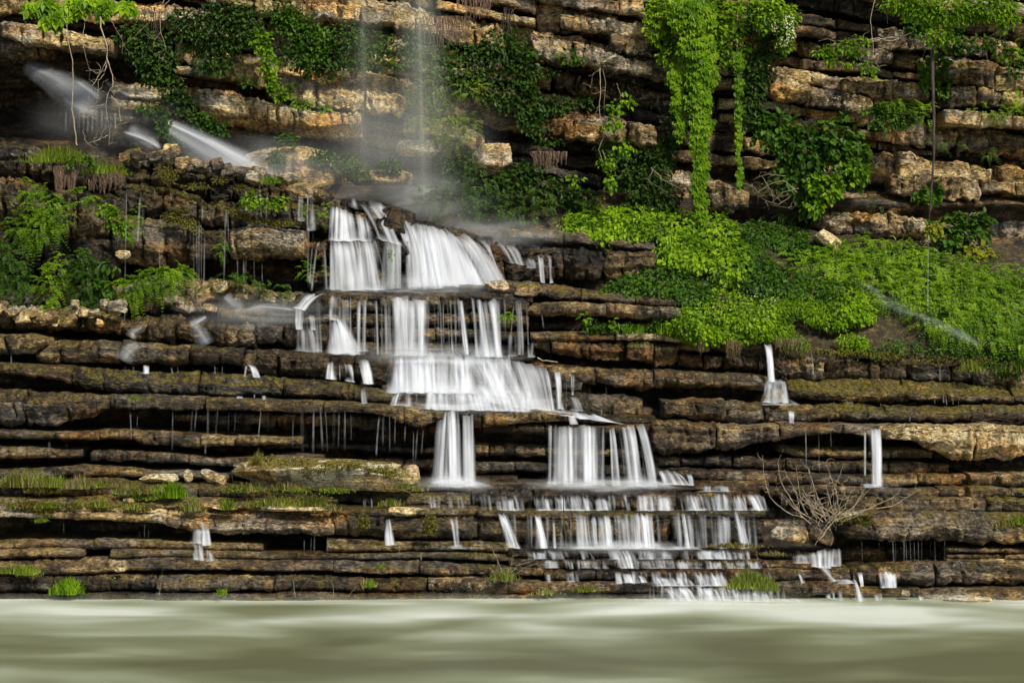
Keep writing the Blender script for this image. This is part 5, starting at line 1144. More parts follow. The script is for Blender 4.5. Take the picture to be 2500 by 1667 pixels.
fall('square white fall over the brown river block', [([(2142, 1396), (2190, 1396)], [(2148, 1434), (2190, 1434)], 60.6, 60.35, 0.9, 14.0), ([(2144, 1397), (2188, 1397)], [(2150, 1434), (2189, 1434)], 60.5, 60.3, 0.5, 26.0)], fade=3)
fall('low foaming runs at the waterline on the right', [([(2012, 1452), (2060, 1440)], [(2012, 1458), (2064, 1468)], 60.0, 59.8, 0.5, 14.0), ([(2132, 1450), (2158, 1450)], [(2134, 1474), (2160, 1474)], 60.1, 59.8, 0.6, 14.0), ([(2240, 1452), (2252, 1452)], [(2246, 1472), (2254, 1472)], 60.1, 59.8, 0.8, 14.0), ([(2278, 1452), (2288, 1452)], [(2280, 1460), (2290, 1460)], 60.1, 60.0, 0.5, 14.0)], fade=2)
fall('small stepped trickle on the lower left slab', [
    ([(488, 1272), (500, 1272)], [(486, 1300), (512, 1300)], 60.95, 60.9, 0.4, 14.0), ([(458, 1294), (512, 1290)], [(456, 1326), (514, 1326)], 60.95, 60.8, 0.5, 14.0), ([(492, 1290), (512, 1290)], [(490, 1330), (516, 1330)], 60.9, 60.75, 0.75, 12.0), ([(466, 1328), (500, 1328)], [(468, 1366), (502, 1368)], 60.85, 60.7, 0.6, 14.0), ([(502, 1338), (520, 1350)], [(500, 1368), (528, 1370)], 60.8, 60.6, 0.5, 14.0)], fade=3)
fall('drips in the shade beneath the thick lower left slab', [strand(x, y, y1, w, 0, 61.0, dn) for (x, y, y1, w, dn) in [(363, 1290, 1318, 4, .6), (353, 1275, 1318, 3, .35), (340, 1290, 1316, 3, .3), (278, 1290, 1330, 3, .3), (743, 1314, 1350, 4, .4), (760, 1310, 1350, 4, .35), (768, 1310, 1350, 4, .35), (800, 1312, 1352, 6, .45), (155, 1270, 1310, 3, .2), (120, 1078, 1098, 8, .35), (164, 1080, 1098, 3, .3), (27, 870, 890, 4, .5), (975, 1340, 1360, 5, .5), (1028, 1345, 1372, 4, .6)]], name='water_thread', cat='water thread')
fall('hair-thin thread falling from the dark hanging trunk', [strand(2266, 556, 790, 3, -1, 67.6, .75)], name='water_thread', cat='water thread')
jets('thin stream sliding down the slope beneath the ferns', [
    ([(2094, 690), (2130, 706), (2160, 740), (2200, 758), (2250, 776)], [10, 24, 40, 44, 36], 68.5, 67.0, 0.16), ([(2225, 766), (2280, 790), (2335, 816), (2400, 848)], [28, 34, 36, 30], 67.0, 66.3, 0.18)], name='stream', cat='stream')
# sparse films of water between the white patches of the lower rows
for (a, b, y0, y1, Y0, dn, bi, lab) in [(1030, 1880, 1210, 1246, 62.0, 0.42, 0.08, 'sparse trickles all along the upper row of short cascades'), (1190, 1870, 1258, 1337, 61.1, 0.38, 0.0, 'sparse trickles down the tall lower face'), (1280, 1900, 1344, 1365, 60.82, 0.42, 0.08, 'sparse trickles over the first wet step'),
                                (1300, 1880, 1368, 1388, 60.58, 0.42, 0.08, 'sparse trickles over the second wet step'), (1480, 1900, 1396, 1424, 60.28, 0.6, 0.14, 'sparse trickles over the third wet step'), (1580, 1920, 1432, 1476, 59.98, 0.7, 0.18, 'sparse trickles over the bottom step'),
                                (940, 1260, 870, 956, 65.3, 0.5, 0.05, 'thin streaks over the wet rock of the silky cascade'), (730, 1290, 735, 866, 66.15, 0.45, 0.0, 'thin streaks down the dark face of the middle lip'), (780, 1230, 590, 706, 67.95, 0.5, 0.05, 'thin streaks over the crest mound')]:
    fall(lab, [([(a, y0), ((a + b) / 2, y0), (b, y0)], [(a + 4, y1), ((a + b) / 2 + 4, y1), (b + 6, y1)], Y0, Y0 - 0.25, dn, 13.0, dict(contrast=1.25, bias=bi, fade=20, foot=0.0))], name='trickles', cat='trickles')
# added soft sheets imitating the blurred river edge against the rock
for (a, b, lab, dn) in [(-80, 760, 'added blur veil along the waterline on the left', 0.75), (700, 1600, 'added blur veil along the waterline at centre', 0.75), (1540, 2580, 'added blur veil along the waterline on the right', 0.75)]:
    xs_ = np.linspace(a, b, 12); r_ = random.Random(a)
    fall(lab, [([(x, 1446 + r_.uniform(-5, 5) + (6 if x > 1500 else 0)) for x in xs_], [(x, 1482) for x in xs_], 59.55, 59.3, dn, 1.2, dict(topfade=1.0, botfade=0.1, fade=60, contrast=0.3, bias=0.6, foot=0.0, mat=EDGE_BLUR, pw=1.0))], name='foam', cat='foam')
# drifting spray
mist('white mist hanging over the head of the falls', 1000, 486, 240, 80, 71.4, 0.55)
mist('drifting mist right of the bright fan', 1200, 575, 200, 60, 70.6, 0.5)
mist('mist behind the crest where the spray jet lands', 640, 410, 240, 90, 71.0, 0.4)
mist('mist under the slanting spray at upper left', 260, 290, 220, 100, 71.9, 0.22)
mist('thin mist drifting across the cliff behind the falls', 960, 360, 300, 200, 71.3, 0.24)
mist('soft spray at the foot of the middle curtains', 1070, 866, 230, 34, 65.3, 0.55, 3, 0.15)
mist('soft spray at the foot of the crest falls', 1020, 702, 250, 36, 67.4, 0.6, 3, 0.15)
mist('soft spray at the foot of the twin falls', 1480, 1184, 210, 26, 62.7, 0.7, 3, 0.1)
mist('soft spray at the foot of the notch fall', 1110, 1182, 120, 26, 62.7, 0.7, 3, 0.1)
mist('pale spray on the wet blocks left of the middle lip', 620, 760, 200, 50, 65.9, 0.4, 3, 0.15)
mist('soft spray joining the silky cascade to the lip below', 1180, 985, 220, 30, 63.9, 0.6, 3, 0.12)
mist('soft spray along the foot of the broad white panels', 1500, 1334, 230, 20, 60.6, 0.6, 3, 0.08)
mist('low spray where the bottom cascades meet the river', 1740, 1466, 260, 22, 59.5, 0.6, 3, 0.08)
# ------------------------------------------------------------------ loose stones
boulder('long moss-covered boulder lying on the grassy ledge below the long lip', 785, 1192, 480, 84, 62.2, dp=1.7, seed=43, tone=0.20, moss=0.62, lichen=1.0, facets=22)
boulder('rounded pale boulder at the end of the mossy boulder', 1000, 1186, 56, 60, 62.2, dp=0.5, seed=8, tone=0.14, moss=0.1, lichen=0.7)
boulder('thin tan slab lying flat beside the upright stone', 385, 1176, 108, 20, 62.9, dp=0.5, seed=12, tone=0.16, moss=0.15, lichen=0.3)
boulder('small upright stone standing on the left ledge', 460, 1178, 22, 38, 62.9, dp=0.25, seed=13, tone=0.09, moss=0.0)
boulder('tilted reddish stone next to the upright stone', 520, 1178, 88, 32, 62.8, dp=0.4, seed=14, rot=0.30, tone=0.12, moss=0.1)
boulder('flat pale stone on top of the lower face', 990, 1259, 112, 22, 61.4, dp=0.5, seed=15, tone=0.17, moss=0.15, lichen=0.9)
boulder('pale flat stone edge in the mossy grass strip', 716, 1250, 190, 15, 61.35, dp=0.5, seed=16, tone=0.16, moss=0.35, lichen=0.8)
boulder('white-topped flat stone at the grass strip, left part', 545, 1244, 70, 13, 61.4, dp=0.4, seed=17, tone=0.15, moss=0.3, lichen=0.9)
boulder('small white stone in the grass on the far left ledge', 315, 1230, 30, 16, 61.6, dp=0.25, seed=18, tone=0.16, moss=0.1, lichen=0.9)
boulder('little pale stone on the lowest brown ledge', 290, 1396, 26, 14, 60.5, dp=0.2, seed=19, tone=0.15, moss=0.2, lichen=0.6)
boulder('ochre brown boulder sitting in the stream under the leafless bush', 1928, 1324, 92, 50, 60.9, dp=0.6, seed=21, tone=0.05, moss=0.2, lichen=0.0, facets=12)
boulder('dark grey leaning boulder behind the ochre one', 2000, 1324, 84, 58, 61.0, dp=0.6, seed=22, rot=0.45, tone=-0.02, wet=0.4, moss=0.2, facets=12)
boulder('lichen-white corner stone under the leafless bush', 2078, 1272, 66, 26, 61.2, dp=0.5, seed=23, tone=0.16, moss=0.35, lichen=1.0)
boulder('round pebble-like stone at the waterline', 2212, 1458, 28, 18, 59.9, dp=0.3, seed=24, tone=0.08, moss=0.0)
boulder('flat pale stone in the river edge on the right', 2360, 1470, 130, 16, 59.7, dp=0.6, seed=25, tone=0.13, moss=0.0, lichen=0.5)
boulder('pale leaning slab half buried in the ferns under the cliff', 2032, 612, 104, 40, 70.6, dp=0.8, seed=26, rot=0.66, tone=0.17, moss=0.0, lichen=0.8, facets=7)
boulder('ochre stone on the ledge right of the bright fan', 1212, 712, 66, 32, 67.2, dp=0.5, seed=27, tone=0.10, moss=0.25)
boulder('mossy rounded stone next to the ochre stone', 1290, 724, 74, 36, 67.0, dp=0.5, seed=28, tone=0.03, moss=0.8)
boulder('long tan flat rock lying under the cliff behind the falls', 930, 452, 170, 44, 71.6, dp=1.4, seed=29, tone=0.09, moss=0.2, facets=9)
boulder('orange earth mound behind the crest', 690, 470, 260, 130, 71.4, dp=1.6, seed=30, tone=0.07, moss=0.25, lichen=0.0, facets=9)
boulder('red-brown rounded block low on the cliff behind the spray', 1020, 384, 120, 52, 72.1, dp=1.0, seed=31, tone=0.06, moss=0.1)
boulder('pale lichen block under the shaded ivy', 1200, 428, 110, 95, 71.8, dp=1.2, seed=33, tone=0.08, moss=0.15, lichen=0.9, facets=9)
boulder('square pale block standing on the rubble crest', 416, 402, 42, 62, 69.0, dp=0.5, seed=34, tone=0.10, moss=0.2, facets=5)
boulder('dark wet knob at the head of the tall crest fall', 790, 500, 60, 36, 69.4, dp=0.6, seed=35, tone=-0.04, wet=0.8, moss=0.3)
boulder('pale lichen cushion on the dark left wall', 298, 632, 40, 24, 67.3, dp=0.2, seed=36, tone=0.2, moss=0.0, lichen=1.0)
boulder('square stone the right fall splits over', 1898, 986, 40, 46, 65.2, dp=0.4, seed=37, tone=0.02, wet=0.6, moss=0.1, facets=5)
rc = random.Random(3)
ORD = 'first second third fourth fifth sixth seventh eighth ninth tenth eleventh twelfth thirteenth fourteenth fifteenth sixteenth seventeenth eighteenth nineteenth twentieth'.split()
def nth(i):
    if i < 20: return ORD[i]
    t_ = ['twenty', 'thirty', 'forty'][(i + 1) // 10 - 2]
    return ({'twenty': 'twentieth', 'thirty': 'thirtieth', 'forty': 'fortieth'}[t_]) if (i + 1) % 10 == 0 else t_ + '-' + ORD[(i + 1) % 10 - 1]
def stone_row(n, xr, yfun_, size, Yr, tones, wets, seed, phrase, start, group):
    """Loose stones in a row, each with its own size, tone and moss; counted from a thing one can find."""
    xs_ = sorted(xr[0] + (xr[1] - xr[0]) * (i + rc.uniform(-0.4, 0.4)) / (n - 1) for i in range(n))
    for i, x in enumerate(xs_):
        s_ = rc.uniform(*size); mo = rc.choice([0.1, 0.6]); tn = rc.choice(tones)
        lab = ('mossy' if mo > 0.3 else 'bare') + (' pale' if tn > 0.05 else ' dark') + ' %s, %s from %s' % (phrase, nth(i), start)
        boulder(lab, x, yfun_(x), s_ * rc.uniform(0.9, 1.5), s_ * rc.uniform(0.65, 1.0), rc.uniform(*Yr), seed=seed + i, rot=rc.uniform(-0.5, 0.5), group=group, name='stone', cat='stone', tone=tn, wet=rc.choice(wets), moss=mo, lichen=0.3, facets=9)
stone_row(46, (305, 790), lambda x: np.interp(x, [300, 390, 470, 560, 620, 700, 790], [392, 384, 402, 425, 436, 458, 486]) + rc.uniform(-4, 20), (16, 46), (68.6, 69.3), [-0.04, 0.0, 0.07], [0.5, 0.7, 0.2], 200, 'stone of the rubble crest', 'the grassy overhang', 'stones of the rubble crest')
stone_row(26, (0, 300), lambda x: 745 + rc.uniform(0, 56), (16, 40), (65.65, 66.05), [0.02, 0.09, 0.11], [0.1], 300, 'rubble stone below the left wall', 'the left picture edge', 'rubble below the left wall')
stone_row(18, (312, 540), lambda x: 712 + rc.uniform(0, 54), (20, 46), (66.65, 66.95), [0.03, 0.09, 0.12], [0.1], 400, 'stone packed under the vivid ferns', 'the left end', 'stones under the wall ferns')

# ------------------------------------------------------------------ greenery on the slope beside the falls
SLY = lambda x, y: slopeY(x, y) - 0.25
plant('bush', 'bright green leafy bush topping the slope right of the falls', 'bush', [(1440, 525, 80, 34), (1540, 545, 90, 48), (1640, 555, 80, 48), (1480, 560, 80, 40), (1400, 545, 40, 30)], 0, G_BRIGHT, 3600, (8, 15), yfun=SLY, stems=14, depth=1.1, shell=0.55)
plant('bush', 'broad leafy bush below the tip of the long hanging vine', 'bush', [(1745, 570, 60, 52), (1700, 620, 80, 50), (1780, 640, 60, 60), (1650, 610, 60, 50)], 0, G_BRIGHT, 2600, (9, 16), yfun=SLY, stems=12, depth=1.1, shell=0.55)
plant('bush', 'low dark-edged bush spilling over the red earth', 'bush', [(1540, 700, 60, 34), (1610, 690, 80, 44), (1500, 718, 40, 22), (1680, 720, 70, 40)], 0, G_MID, 2200, (8, 14), yfun=SLY, stems=10, depth=1.1, shell=0.55)
plant('bush', 'large mound of weeds with tiny white flowers', 'bush', [(1760, 750, 90, 50), (1840, 770, 80, 54), (1720, 800, 80, 40), (1800, 810, 90, 30), (1880, 800, 60, 34)], 0, G_BRIGHT, 3600, (7, 12), yfun=SLY, stems=12, depth=0.9, shell=0.55)
plant('bush', 'green weeds trailing over the end of the overhung slab', 'bush', [(1680, 790, 40, 40), (1720, 820, 50, 26), (1650, 800, 30, 20)], 66.6, G_BRIGHT, 900, (8, 13), stems=8, depth=0.9, shell=0.55)
plant('bush', 'feathery bright weed mound in the middle of the slope', 'bush', [(1940, 740, 70, 36), (1990, 760, 60, 34), (1900, 760, 50, 34)], 0, G_LIME, 2300, (6, 10), yfun=SLY, stems=8, depth=1.1, shell=0.55, aspect=0.4)
plant('bush', 'dark glossy weeds above the feathery mound', 'bush', [(1860, 680, 60, 46), (1920, 690, 60, 40), (1830, 640, 60, 40), (2000, 710, 60, 34)], 0, G_MID, 2200, (9, 15), yfun=SLY, stems=8, depth=0.9, shell=0.55)
plant('bush', 'leafy weeds sprawling to the right of the feathery mound', 'bush', [(2060, 740, 60, 40), (2090, 765, 50, 30), (2030, 780, 50, 26)], 0, G_BRIGHT, 1500, (9, 14), yfun=SLY, stems=8, depth=0.9, shell=0.55)
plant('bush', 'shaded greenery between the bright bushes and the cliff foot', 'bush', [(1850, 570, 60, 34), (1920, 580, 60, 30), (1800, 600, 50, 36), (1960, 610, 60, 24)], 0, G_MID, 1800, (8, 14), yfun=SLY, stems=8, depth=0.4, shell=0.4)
plant('fern', 'band of bright ferns along the slope above the thin stream', 'fern', [(1980, 640, 80, 26), (2060, 650, 90, 34), (2140, 670, 90, 44), (2220, 700, 90, 50), (2300, 760, 80, 50), (2180, 720, 70, 30), (2330, 800, 60, 34), (2250, 740, 80, 30)], 0, G_BRIGHT, 11000, (7, 11), style='fern', yfun=SLY, stems=0, depth=0.5, shell=0.3)
plant('fern', 'second band of ferns under the black cave', 'fern', [(2100, 600, 90, 26), (2200, 620, 100, 34), (2300, 660, 90, 40), (2340, 720, 70, 60), (2250, 650, 70, 40), (2150, 630, 90, 30), (2050, 620, 60, 24)], 0, G_BRIGHT, 10000, (7, 11), style='fern', yfun=SLY, stems=0, depth=0.5, shell=0.3)
plant('fern', 'hanging curtain of ferns at the right edge', 'fern', [(2400, 720, 60, 60), (2460, 740, 60, 90), (2420, 800, 60, 50), (2500, 800, 50, 60), (2380, 770, 50, 60), (2490, 680, 40, 30), (2420, 670, 60, 40), (2360, 700, 60, 50), (2330, 790, 50, 40)], 0, G_LIME, 12000, (7, 11), style='fern', stems=0, depth=0.4, shell=0.2, yfun=lambda x, y: slopeY(x, y) - 0.45)
plant('weed_clump', 'round green weed clump on the mossy bank', 'weed', [(2078, 834, 38, 26), (2095, 845, 26, 18)], 66.9, G_BRIGHT, 700, (7, 11), stems=6, depth=0.7, shell=0.3, aspect=0.35)
plant('weed_clump', 'bright weed tuft beside the split fall', 'weed', [(1930, 830, 30, 22), (1880, 815, 40, 20), (1955, 845, 22, 14)], 66.7, G_LIME, 700, (6, 11), stems=5, depth=0.6, shell=0.3, aspect=0.4)
plant('weed_clump', 'thin seedlings sprinkled along the mossy bank', 'weed', [(2200, 845, 60, 20), (2300, 850, 70, 20), (2140, 860, 50, 16), (2400, 862, 80, 20), (2480, 860, 50, 20)], 66.7, G_MID, 800, (6, 11), stems=6, depth=0.5, shell=0.2)
plant('weed_clump', 'drooping leafy weed at the far right bank', 'weed', [(2450, 900, 50, 24), (2490, 890, 40, 30)], 66.0, G_MID, 420, (7, 13), stems=5, depth=0.5, shell=0.2, aspect=0.3)
plant('weed_clump', 'row of broad-leaved seedlings under the overhung slab', 'weed', [(1480, 800, 20, 12), (1440, 796, 24, 16), (1540, 802, 30, 12), (1600, 800, 30, 14), (1640, 806, 30, 12)], 66.75, G_MID, 420, (8, 15), stems=10, depth=0.5, shell=0.2)
plant('seedling', 'lone pale seedling in front of the overhung slab', 'seedling', [(1425, 776, 12, 12)], 66.7, G_LIME, 14, (14, 20), stems=3, depth=0.6, shell=0.5, base=(1424, 806), individual=14)
plant('seedling', 'second pale seedling beside the lone one', 'seedling', [(1496, 788, 14, 12), (1510, 800, 10, 8)], 66.7, G_LIME, 16, (13, 18), stems=3, depth=0.6, shell=0.5, base=(1500, 808), individual=16)
for (x, w, h, lab) in [(1530, 22, 34, 'first grass tuft under the overhung slab'), (1562, 22, 30, 'second grass tuft under the overhung slab'), (1615, 24, 36, 'tallest grass tuft under the overhung slab')]:
    grass(lab, x, 814, w, 66.5, h, 46, G_BRIGHT)
o = plant('flowers', 'sprinkle of tiny white blossoms on the weed mound', 'flowers', [(1820, 735, 70, 26), (1870, 750, 50, 30), (1790, 715, 40, 16)], 0, G_FLOWER, 60, (3, 5), yfun=lambda x, y: slopeY(x, y) - 0.75, stems=0, depth=0.4, aspect=0.9)

# ------------------------------------------------------------------ climbers and shrubs on the cliff
CY = 72.2
plant('creeper', 'long bright five-leaved creeper hanging down to the bushes', 'vine', [(1690, 40, 64, 50), (1700, 120, 48, 55), (1716, 190, 38, 50), (1706, 245, 32, 40), (1714, 300, 28, 40), (1704, 350, 22, 38), (1712, 400, 17, 40), (1704, 450, 17, 36), (1714, 500, 15, 30), (1718, 545, 9, 24)], 71.3, G_LIME, 1250, (13, 20), style='creeper', depth=0.35, stems=5, base=(1705, -30), shell=0.2)
plant('creeper', 'side strand of bright creeper left of the long one', 'vine', [(1650, 190, 22, 40), (1655, 250, 18, 40), (1660, 310, 16, 34)], 71.5, G_LIME, 260, (11, 16), style='creeper', depth=0.4, stems=3, base=(1650, 140), shell=0.2)
plant('creeper', 'slim knotted creeper strand hanging on its own', 'vine', [(1800, 150, 14, 30), (1803, 210, 12, 34), (1803, 270, 9, 32), (1803, 330, 8, 34), (1804, 390, 8, 34), (1806, 440, 8, 26)], 71.3, G_LIME, 190, (9, 13), style='creeper', depth=0.5, stems=2, base=(1800, 100), shell=0.2)
plant('ivy', 'leafy ivy canopy round the top of the hanging creepers', 'ivy', [(1620, 60, 50, 60), (1760, 60, 70, 60), (1620, 20, 60, 30), (1700, 10, 130, 24), (1780, 120, 50, 50), (1640, 130, 40, 40)], 71.8, G_BRIGHT, 1700, (11, 18), depth=0.3, stems=12, base=(1700, -30), shell=0.2)
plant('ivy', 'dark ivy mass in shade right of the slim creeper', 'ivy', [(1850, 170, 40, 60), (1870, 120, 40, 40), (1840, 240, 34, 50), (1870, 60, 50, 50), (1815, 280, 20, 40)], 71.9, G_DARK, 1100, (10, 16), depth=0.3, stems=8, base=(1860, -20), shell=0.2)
plant('honeysuckle', 'honeysuckle bush with cream flowers hanging at the top', 'shrub', [(1880, 40, 50, 46), (1915, 90, 28, 44), (1860, 10, 60, 24), (1930, 40, 24, 30)], 71.2, G_BRIGHT, 900, (8, 13), depth=0.5, stems=8, base=(1880, -30), shell=0.3)
plant('flowers', 'cream honeysuckle blossoms in hanging strings', 'flowers', [(1925, 55, 16, 20), (1930, 85, 12, 18), (1915, 100, 12, 14), (1888, 60, 10, 20)], 70.95, G_FLOWER, 110, (4, 7), depth=0.5, stems=0, aspect=0.6)
plant('shrub', 'round-leaved shrub bulging from the cliff right of the creepers', 'shrub', [(1900, 330, 60, 50), (1960, 370, 70, 60), (2040, 340, 60, 60), (2080, 390, 50, 50), (1930, 430, 60, 50), (2010, 450, 60, 40), (1980, 500, 34, 34), (1890, 300, 60, 30), (2090, 440, 40, 20)], 71.9, G_MID, 1300, (15, 24), depth=0.45, stems=16, base=(1980, 290), shell=0.3, individual=150, aspect=0.7)
plant('shrub', 'lime tips at the lower right of the round-leaved shrub', 'shrub', [(2010, 460, 50, 34), (2070, 430, 40, 30), (1985, 505, 26, 26), (2100, 420, 24, 22)], 71.5, G_LIME, 260, (13, 20), depth=0.5, stems=6, base=(2010, 420), shell=0.3)
plant('tree_branch', 'sunlit leafy branch overhanging at the top right', 'branch', [(2240, 20, 60, 36), (2320, 30, 90, 36), (2400, 20, 80, 40), (2450, 50, 40, 30), (2290, 90, 44, 26), (2190, 10, 50, 24), (2440, 10, 50, 20)], 70.8, G_LIME, 2100, (9, 16), depth=0.6, stems=10, base=(2330, -60), shell=0.3, aspect=0.45)
plant('tree_branch', 'spreading leafy spray in front of the red-brown overhang', 'branch', [(2010, 130, 34, 14), (2060, 115, 40, 16), (2100, 100, 30, 14), (2090, 128, 26, 12), (2025, 150, 16, 10)], 70.9, G_LIME, 300, (10, 16), depth=0.5, stems=6, base=(2200, 90), shell=0.2, aspect=0.45, stem_mat=BARK)
plant('tree_branch', 'small leaf cluster dangling under the leafy spray', 'branch', [(2115, 165, 24, 14), (2130, 178, 16, 10), (2070, 158, 16, 6)], 70.9, G_LIME, 90, (9, 15), depth=0.5, stems=3, base=(2125, 110), shell=0.2, aspect=0.45)
plant('ivy', 'broad-leaved creeper clinging behind the dark hanging trunk', 'ivy', [(2260, 180, 22, 40), (2300, 205, 22, 30), (2290, 150, 30, 30), (2330, 90, 30, 40), (2240, 60, 40, 30)], 72.3, G_MID, 420, (12, 20), depth=0.3, stems=6, base=(2290, 60), shell=0.2, aspect=0.75)
plant('fern', 'hanging fern tuft left of the dark hanging trunk', 'fern', [(2250, 275, 30, 24), (2200, 255, 40, 16), (2185, 260, 20, 16)], 72.2, G_BRIGHT, 900, (6, 10), style='fern', depth=0.3, stems=0, shell=0.2)
plant('ivy', 'creeper leaves trailing beside the dark hanging trunk, mid height', 'ivy', [(2160, 300, 40, 20), (2210, 290, 30, 18), (2150, 270, 50, 14)], 72.0, G_MID, 240, (12, 18), depth=0.3, stems=5, base=(2170, 255), shell=0.2)
plant('fern', 'small ferns growing on the pale ledge at right', 'fern', [(2420, 268, 60, 10), (2460, 275, 40, 10), (2470, 130, 30, 30), (2480, 240, 24, 14)], 72.1, G_BRIGHT, 900, (5, 8), style='fern', depth=0.3, stems=0, shell=0.2)
plant('ivy', 'leaves hanging at the far right edge near the top', 'ivy', [(2480, 150, 30, 40), (2440, 120, 30, 30), (2390, 110, 50, 20)], 72.1, G_MID, 320, (9, 14), depth=0.3, stems=5, base=(2470, 60), shell=0.2)
plant('creeper', 'heart-leaved creeper low on the dark hanging trunk', 'vine', [(2258, 480, 24, 24), (2285, 460, 12, 30)], 72.3, G_MID, 90, (14, 22), depth=0.3, stems=3, base=(2280, 430), shell=0.2, aspect=0.9, individual=60)
plant('fern', 'thin ferns on the bedded rock between shrub and trunk', 'fern', [(2150, 500, 20, 12), (2040, 520, 20, 40), (2330, 355, 40, 16), (2300, 350, 40, 10), (2415, 370, 20, 16), (2000, 540, 30, 40), (1930, 530, 30, 40), (2120, 340, 30, 10)], 72.4, G_MID, 1100, (6, 9), style='fern', depth=0.3, stems=0, shell=0.1)
plant('shrub', 'yellow-leaved shrub in front of the fern curtain', 'shrub', [(2285, 565, 26, 24), (2320, 585, 36, 34), (2350, 560, 34, 40), (2395, 555, 30, 40), (2340, 540, 40, 24)], 70.6, G_MID, 420, (13, 20), depth=0.4, stems=10, base=(2370, 520), shell=0.2, aspect=0.75, stem_mat=BARK)
plant('shrub', 'glowing yellow-green leaf sprays of the right-hand shrub', 'shrub', [(2280, 560, 22, 22), (2370, 620, 30, 24), (2410, 630, 20, 18), (2340, 640, 22, 14), (2430, 685, 12, 14), (2390, 610, 30, 16)], 70.3, G_YELLOW, 190, (13, 19), depth=0.4, stems=8, base=(2360, 560), shell=0.2, aspect=0.75, individual=150, stem_mat=BARK)
# centre and left climbers
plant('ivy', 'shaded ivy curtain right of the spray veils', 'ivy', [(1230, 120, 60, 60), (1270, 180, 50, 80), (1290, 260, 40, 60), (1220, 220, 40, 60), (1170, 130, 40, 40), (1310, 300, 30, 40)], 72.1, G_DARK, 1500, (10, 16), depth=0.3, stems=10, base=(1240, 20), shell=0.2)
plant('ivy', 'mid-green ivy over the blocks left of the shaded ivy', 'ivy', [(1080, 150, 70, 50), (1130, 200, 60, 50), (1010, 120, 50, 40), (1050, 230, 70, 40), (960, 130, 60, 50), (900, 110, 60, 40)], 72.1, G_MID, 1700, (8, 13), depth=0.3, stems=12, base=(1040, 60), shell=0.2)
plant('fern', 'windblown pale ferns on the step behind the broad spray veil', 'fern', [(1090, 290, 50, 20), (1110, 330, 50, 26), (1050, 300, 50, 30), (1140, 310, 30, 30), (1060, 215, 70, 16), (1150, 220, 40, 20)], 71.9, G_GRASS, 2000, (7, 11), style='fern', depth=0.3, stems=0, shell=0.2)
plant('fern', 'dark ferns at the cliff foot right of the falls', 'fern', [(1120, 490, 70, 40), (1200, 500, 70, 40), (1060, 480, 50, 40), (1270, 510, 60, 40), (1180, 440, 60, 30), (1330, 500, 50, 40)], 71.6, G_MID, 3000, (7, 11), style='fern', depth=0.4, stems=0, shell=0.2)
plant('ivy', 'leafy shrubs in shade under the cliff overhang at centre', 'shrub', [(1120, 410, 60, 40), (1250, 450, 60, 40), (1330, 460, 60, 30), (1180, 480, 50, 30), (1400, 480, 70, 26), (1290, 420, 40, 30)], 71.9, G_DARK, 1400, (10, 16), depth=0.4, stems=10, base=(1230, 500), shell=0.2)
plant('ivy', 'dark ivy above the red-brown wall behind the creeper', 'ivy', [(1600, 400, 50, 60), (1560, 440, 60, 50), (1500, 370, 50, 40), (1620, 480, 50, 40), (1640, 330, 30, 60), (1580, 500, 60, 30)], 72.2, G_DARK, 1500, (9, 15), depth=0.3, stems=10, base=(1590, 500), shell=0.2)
plant('sapling', 'bare-stemmed sapling with bright leaf clusters hanging at centre', 'sapling', [(1500, 265, 24, 22), (1530, 250, 24, 16), (1490, 310, 24, 14), (1520, 365, 32, 18), (1480, 400, 22, 14), (1490, 440, 18, 30), (1405, 440, 20, 14), (1500, 300, 20, 10)], 71.2, G_LIME, 260, (10, 16), depth=0.5, stems=0, base=(1465, 165), shell=0.2, individual=120)
plant('ivy', 'sprig of ivy on the pale slab at centre top', 'ivy', [(1385, 140, 26, 18), (1415, 146, 14, 8), (1300, 130, 16, 10)], 71.9, G_MID, 80, (10, 16), depth=0.3, stems=4, base=(1390, 120), shell=0.2, individual=50)
plant('ivy', 'small plants rooted in the dark recess at centre', 'ivy', [(1350, 260, 50, 30), (1420, 250, 40, 16), (1300, 280, 30, 30), (1340, 345, 50, 12), (1330, 180, 40, 14)], 72.6, G_DARK, 600, (8, 13), depth=0.3, stems=6, base=(1350, 290), shell=0.2)
plant('vine', 'bright leafy vine dropping between cliff blocks at upper left', 'vine', [(640, 100, 26, 30), (655, 150, 26, 40), (665, 195, 16, 34), (690, 235, 24, 14), (735, 255, 26, 14), (790, 262, 16, 10)], 71.6, G_LIME, 420, (10, 16), depth=0.4, stems=4, base=(640, 60), shell=0.2)
plant('shrub', 'soft dark shrub hanging over the top, left of the bright vine', 'shrub', [(560, 40, 80, 40), (500, 70, 60, 40), (600, 80, 60, 40), (540, 110, 50, 30), (450, 60, 50, 40), (520, 160, 50, 26)], 71.8, G_DARK, 1700, (9, 15), depth=0.4, stems=10, base=(540, -20), shell=0.2)
plant('shrub', 'soft mid-green shrub over the top, right of the bright vine', 'shrub', [(720, 60, 60, 40), (760, 90, 50, 40), (690, 30, 50, 30), (800, 130, 50, 40), (840, 90, 50, 40), (740, 140, 60, 40)], 71.8, G_MID, 1500, (9, 15), depth=0.4, stems=10, base=(740, -20), shell=0.2)
plant('shrub', 'dim leaning bush above the slanting spray at upper left', 'shrub', [(330, 90, 50, 40), (380, 160, 50, 60), (350, 120, 50, 50), (420, 220, 40, 40), (400, 130, 50, 40), (440, 250, 40, 30)], 71.9, G_DARK, 1500, (9, 15), depth=0.4, stems=10, base=(360, 20), shell=0.2)
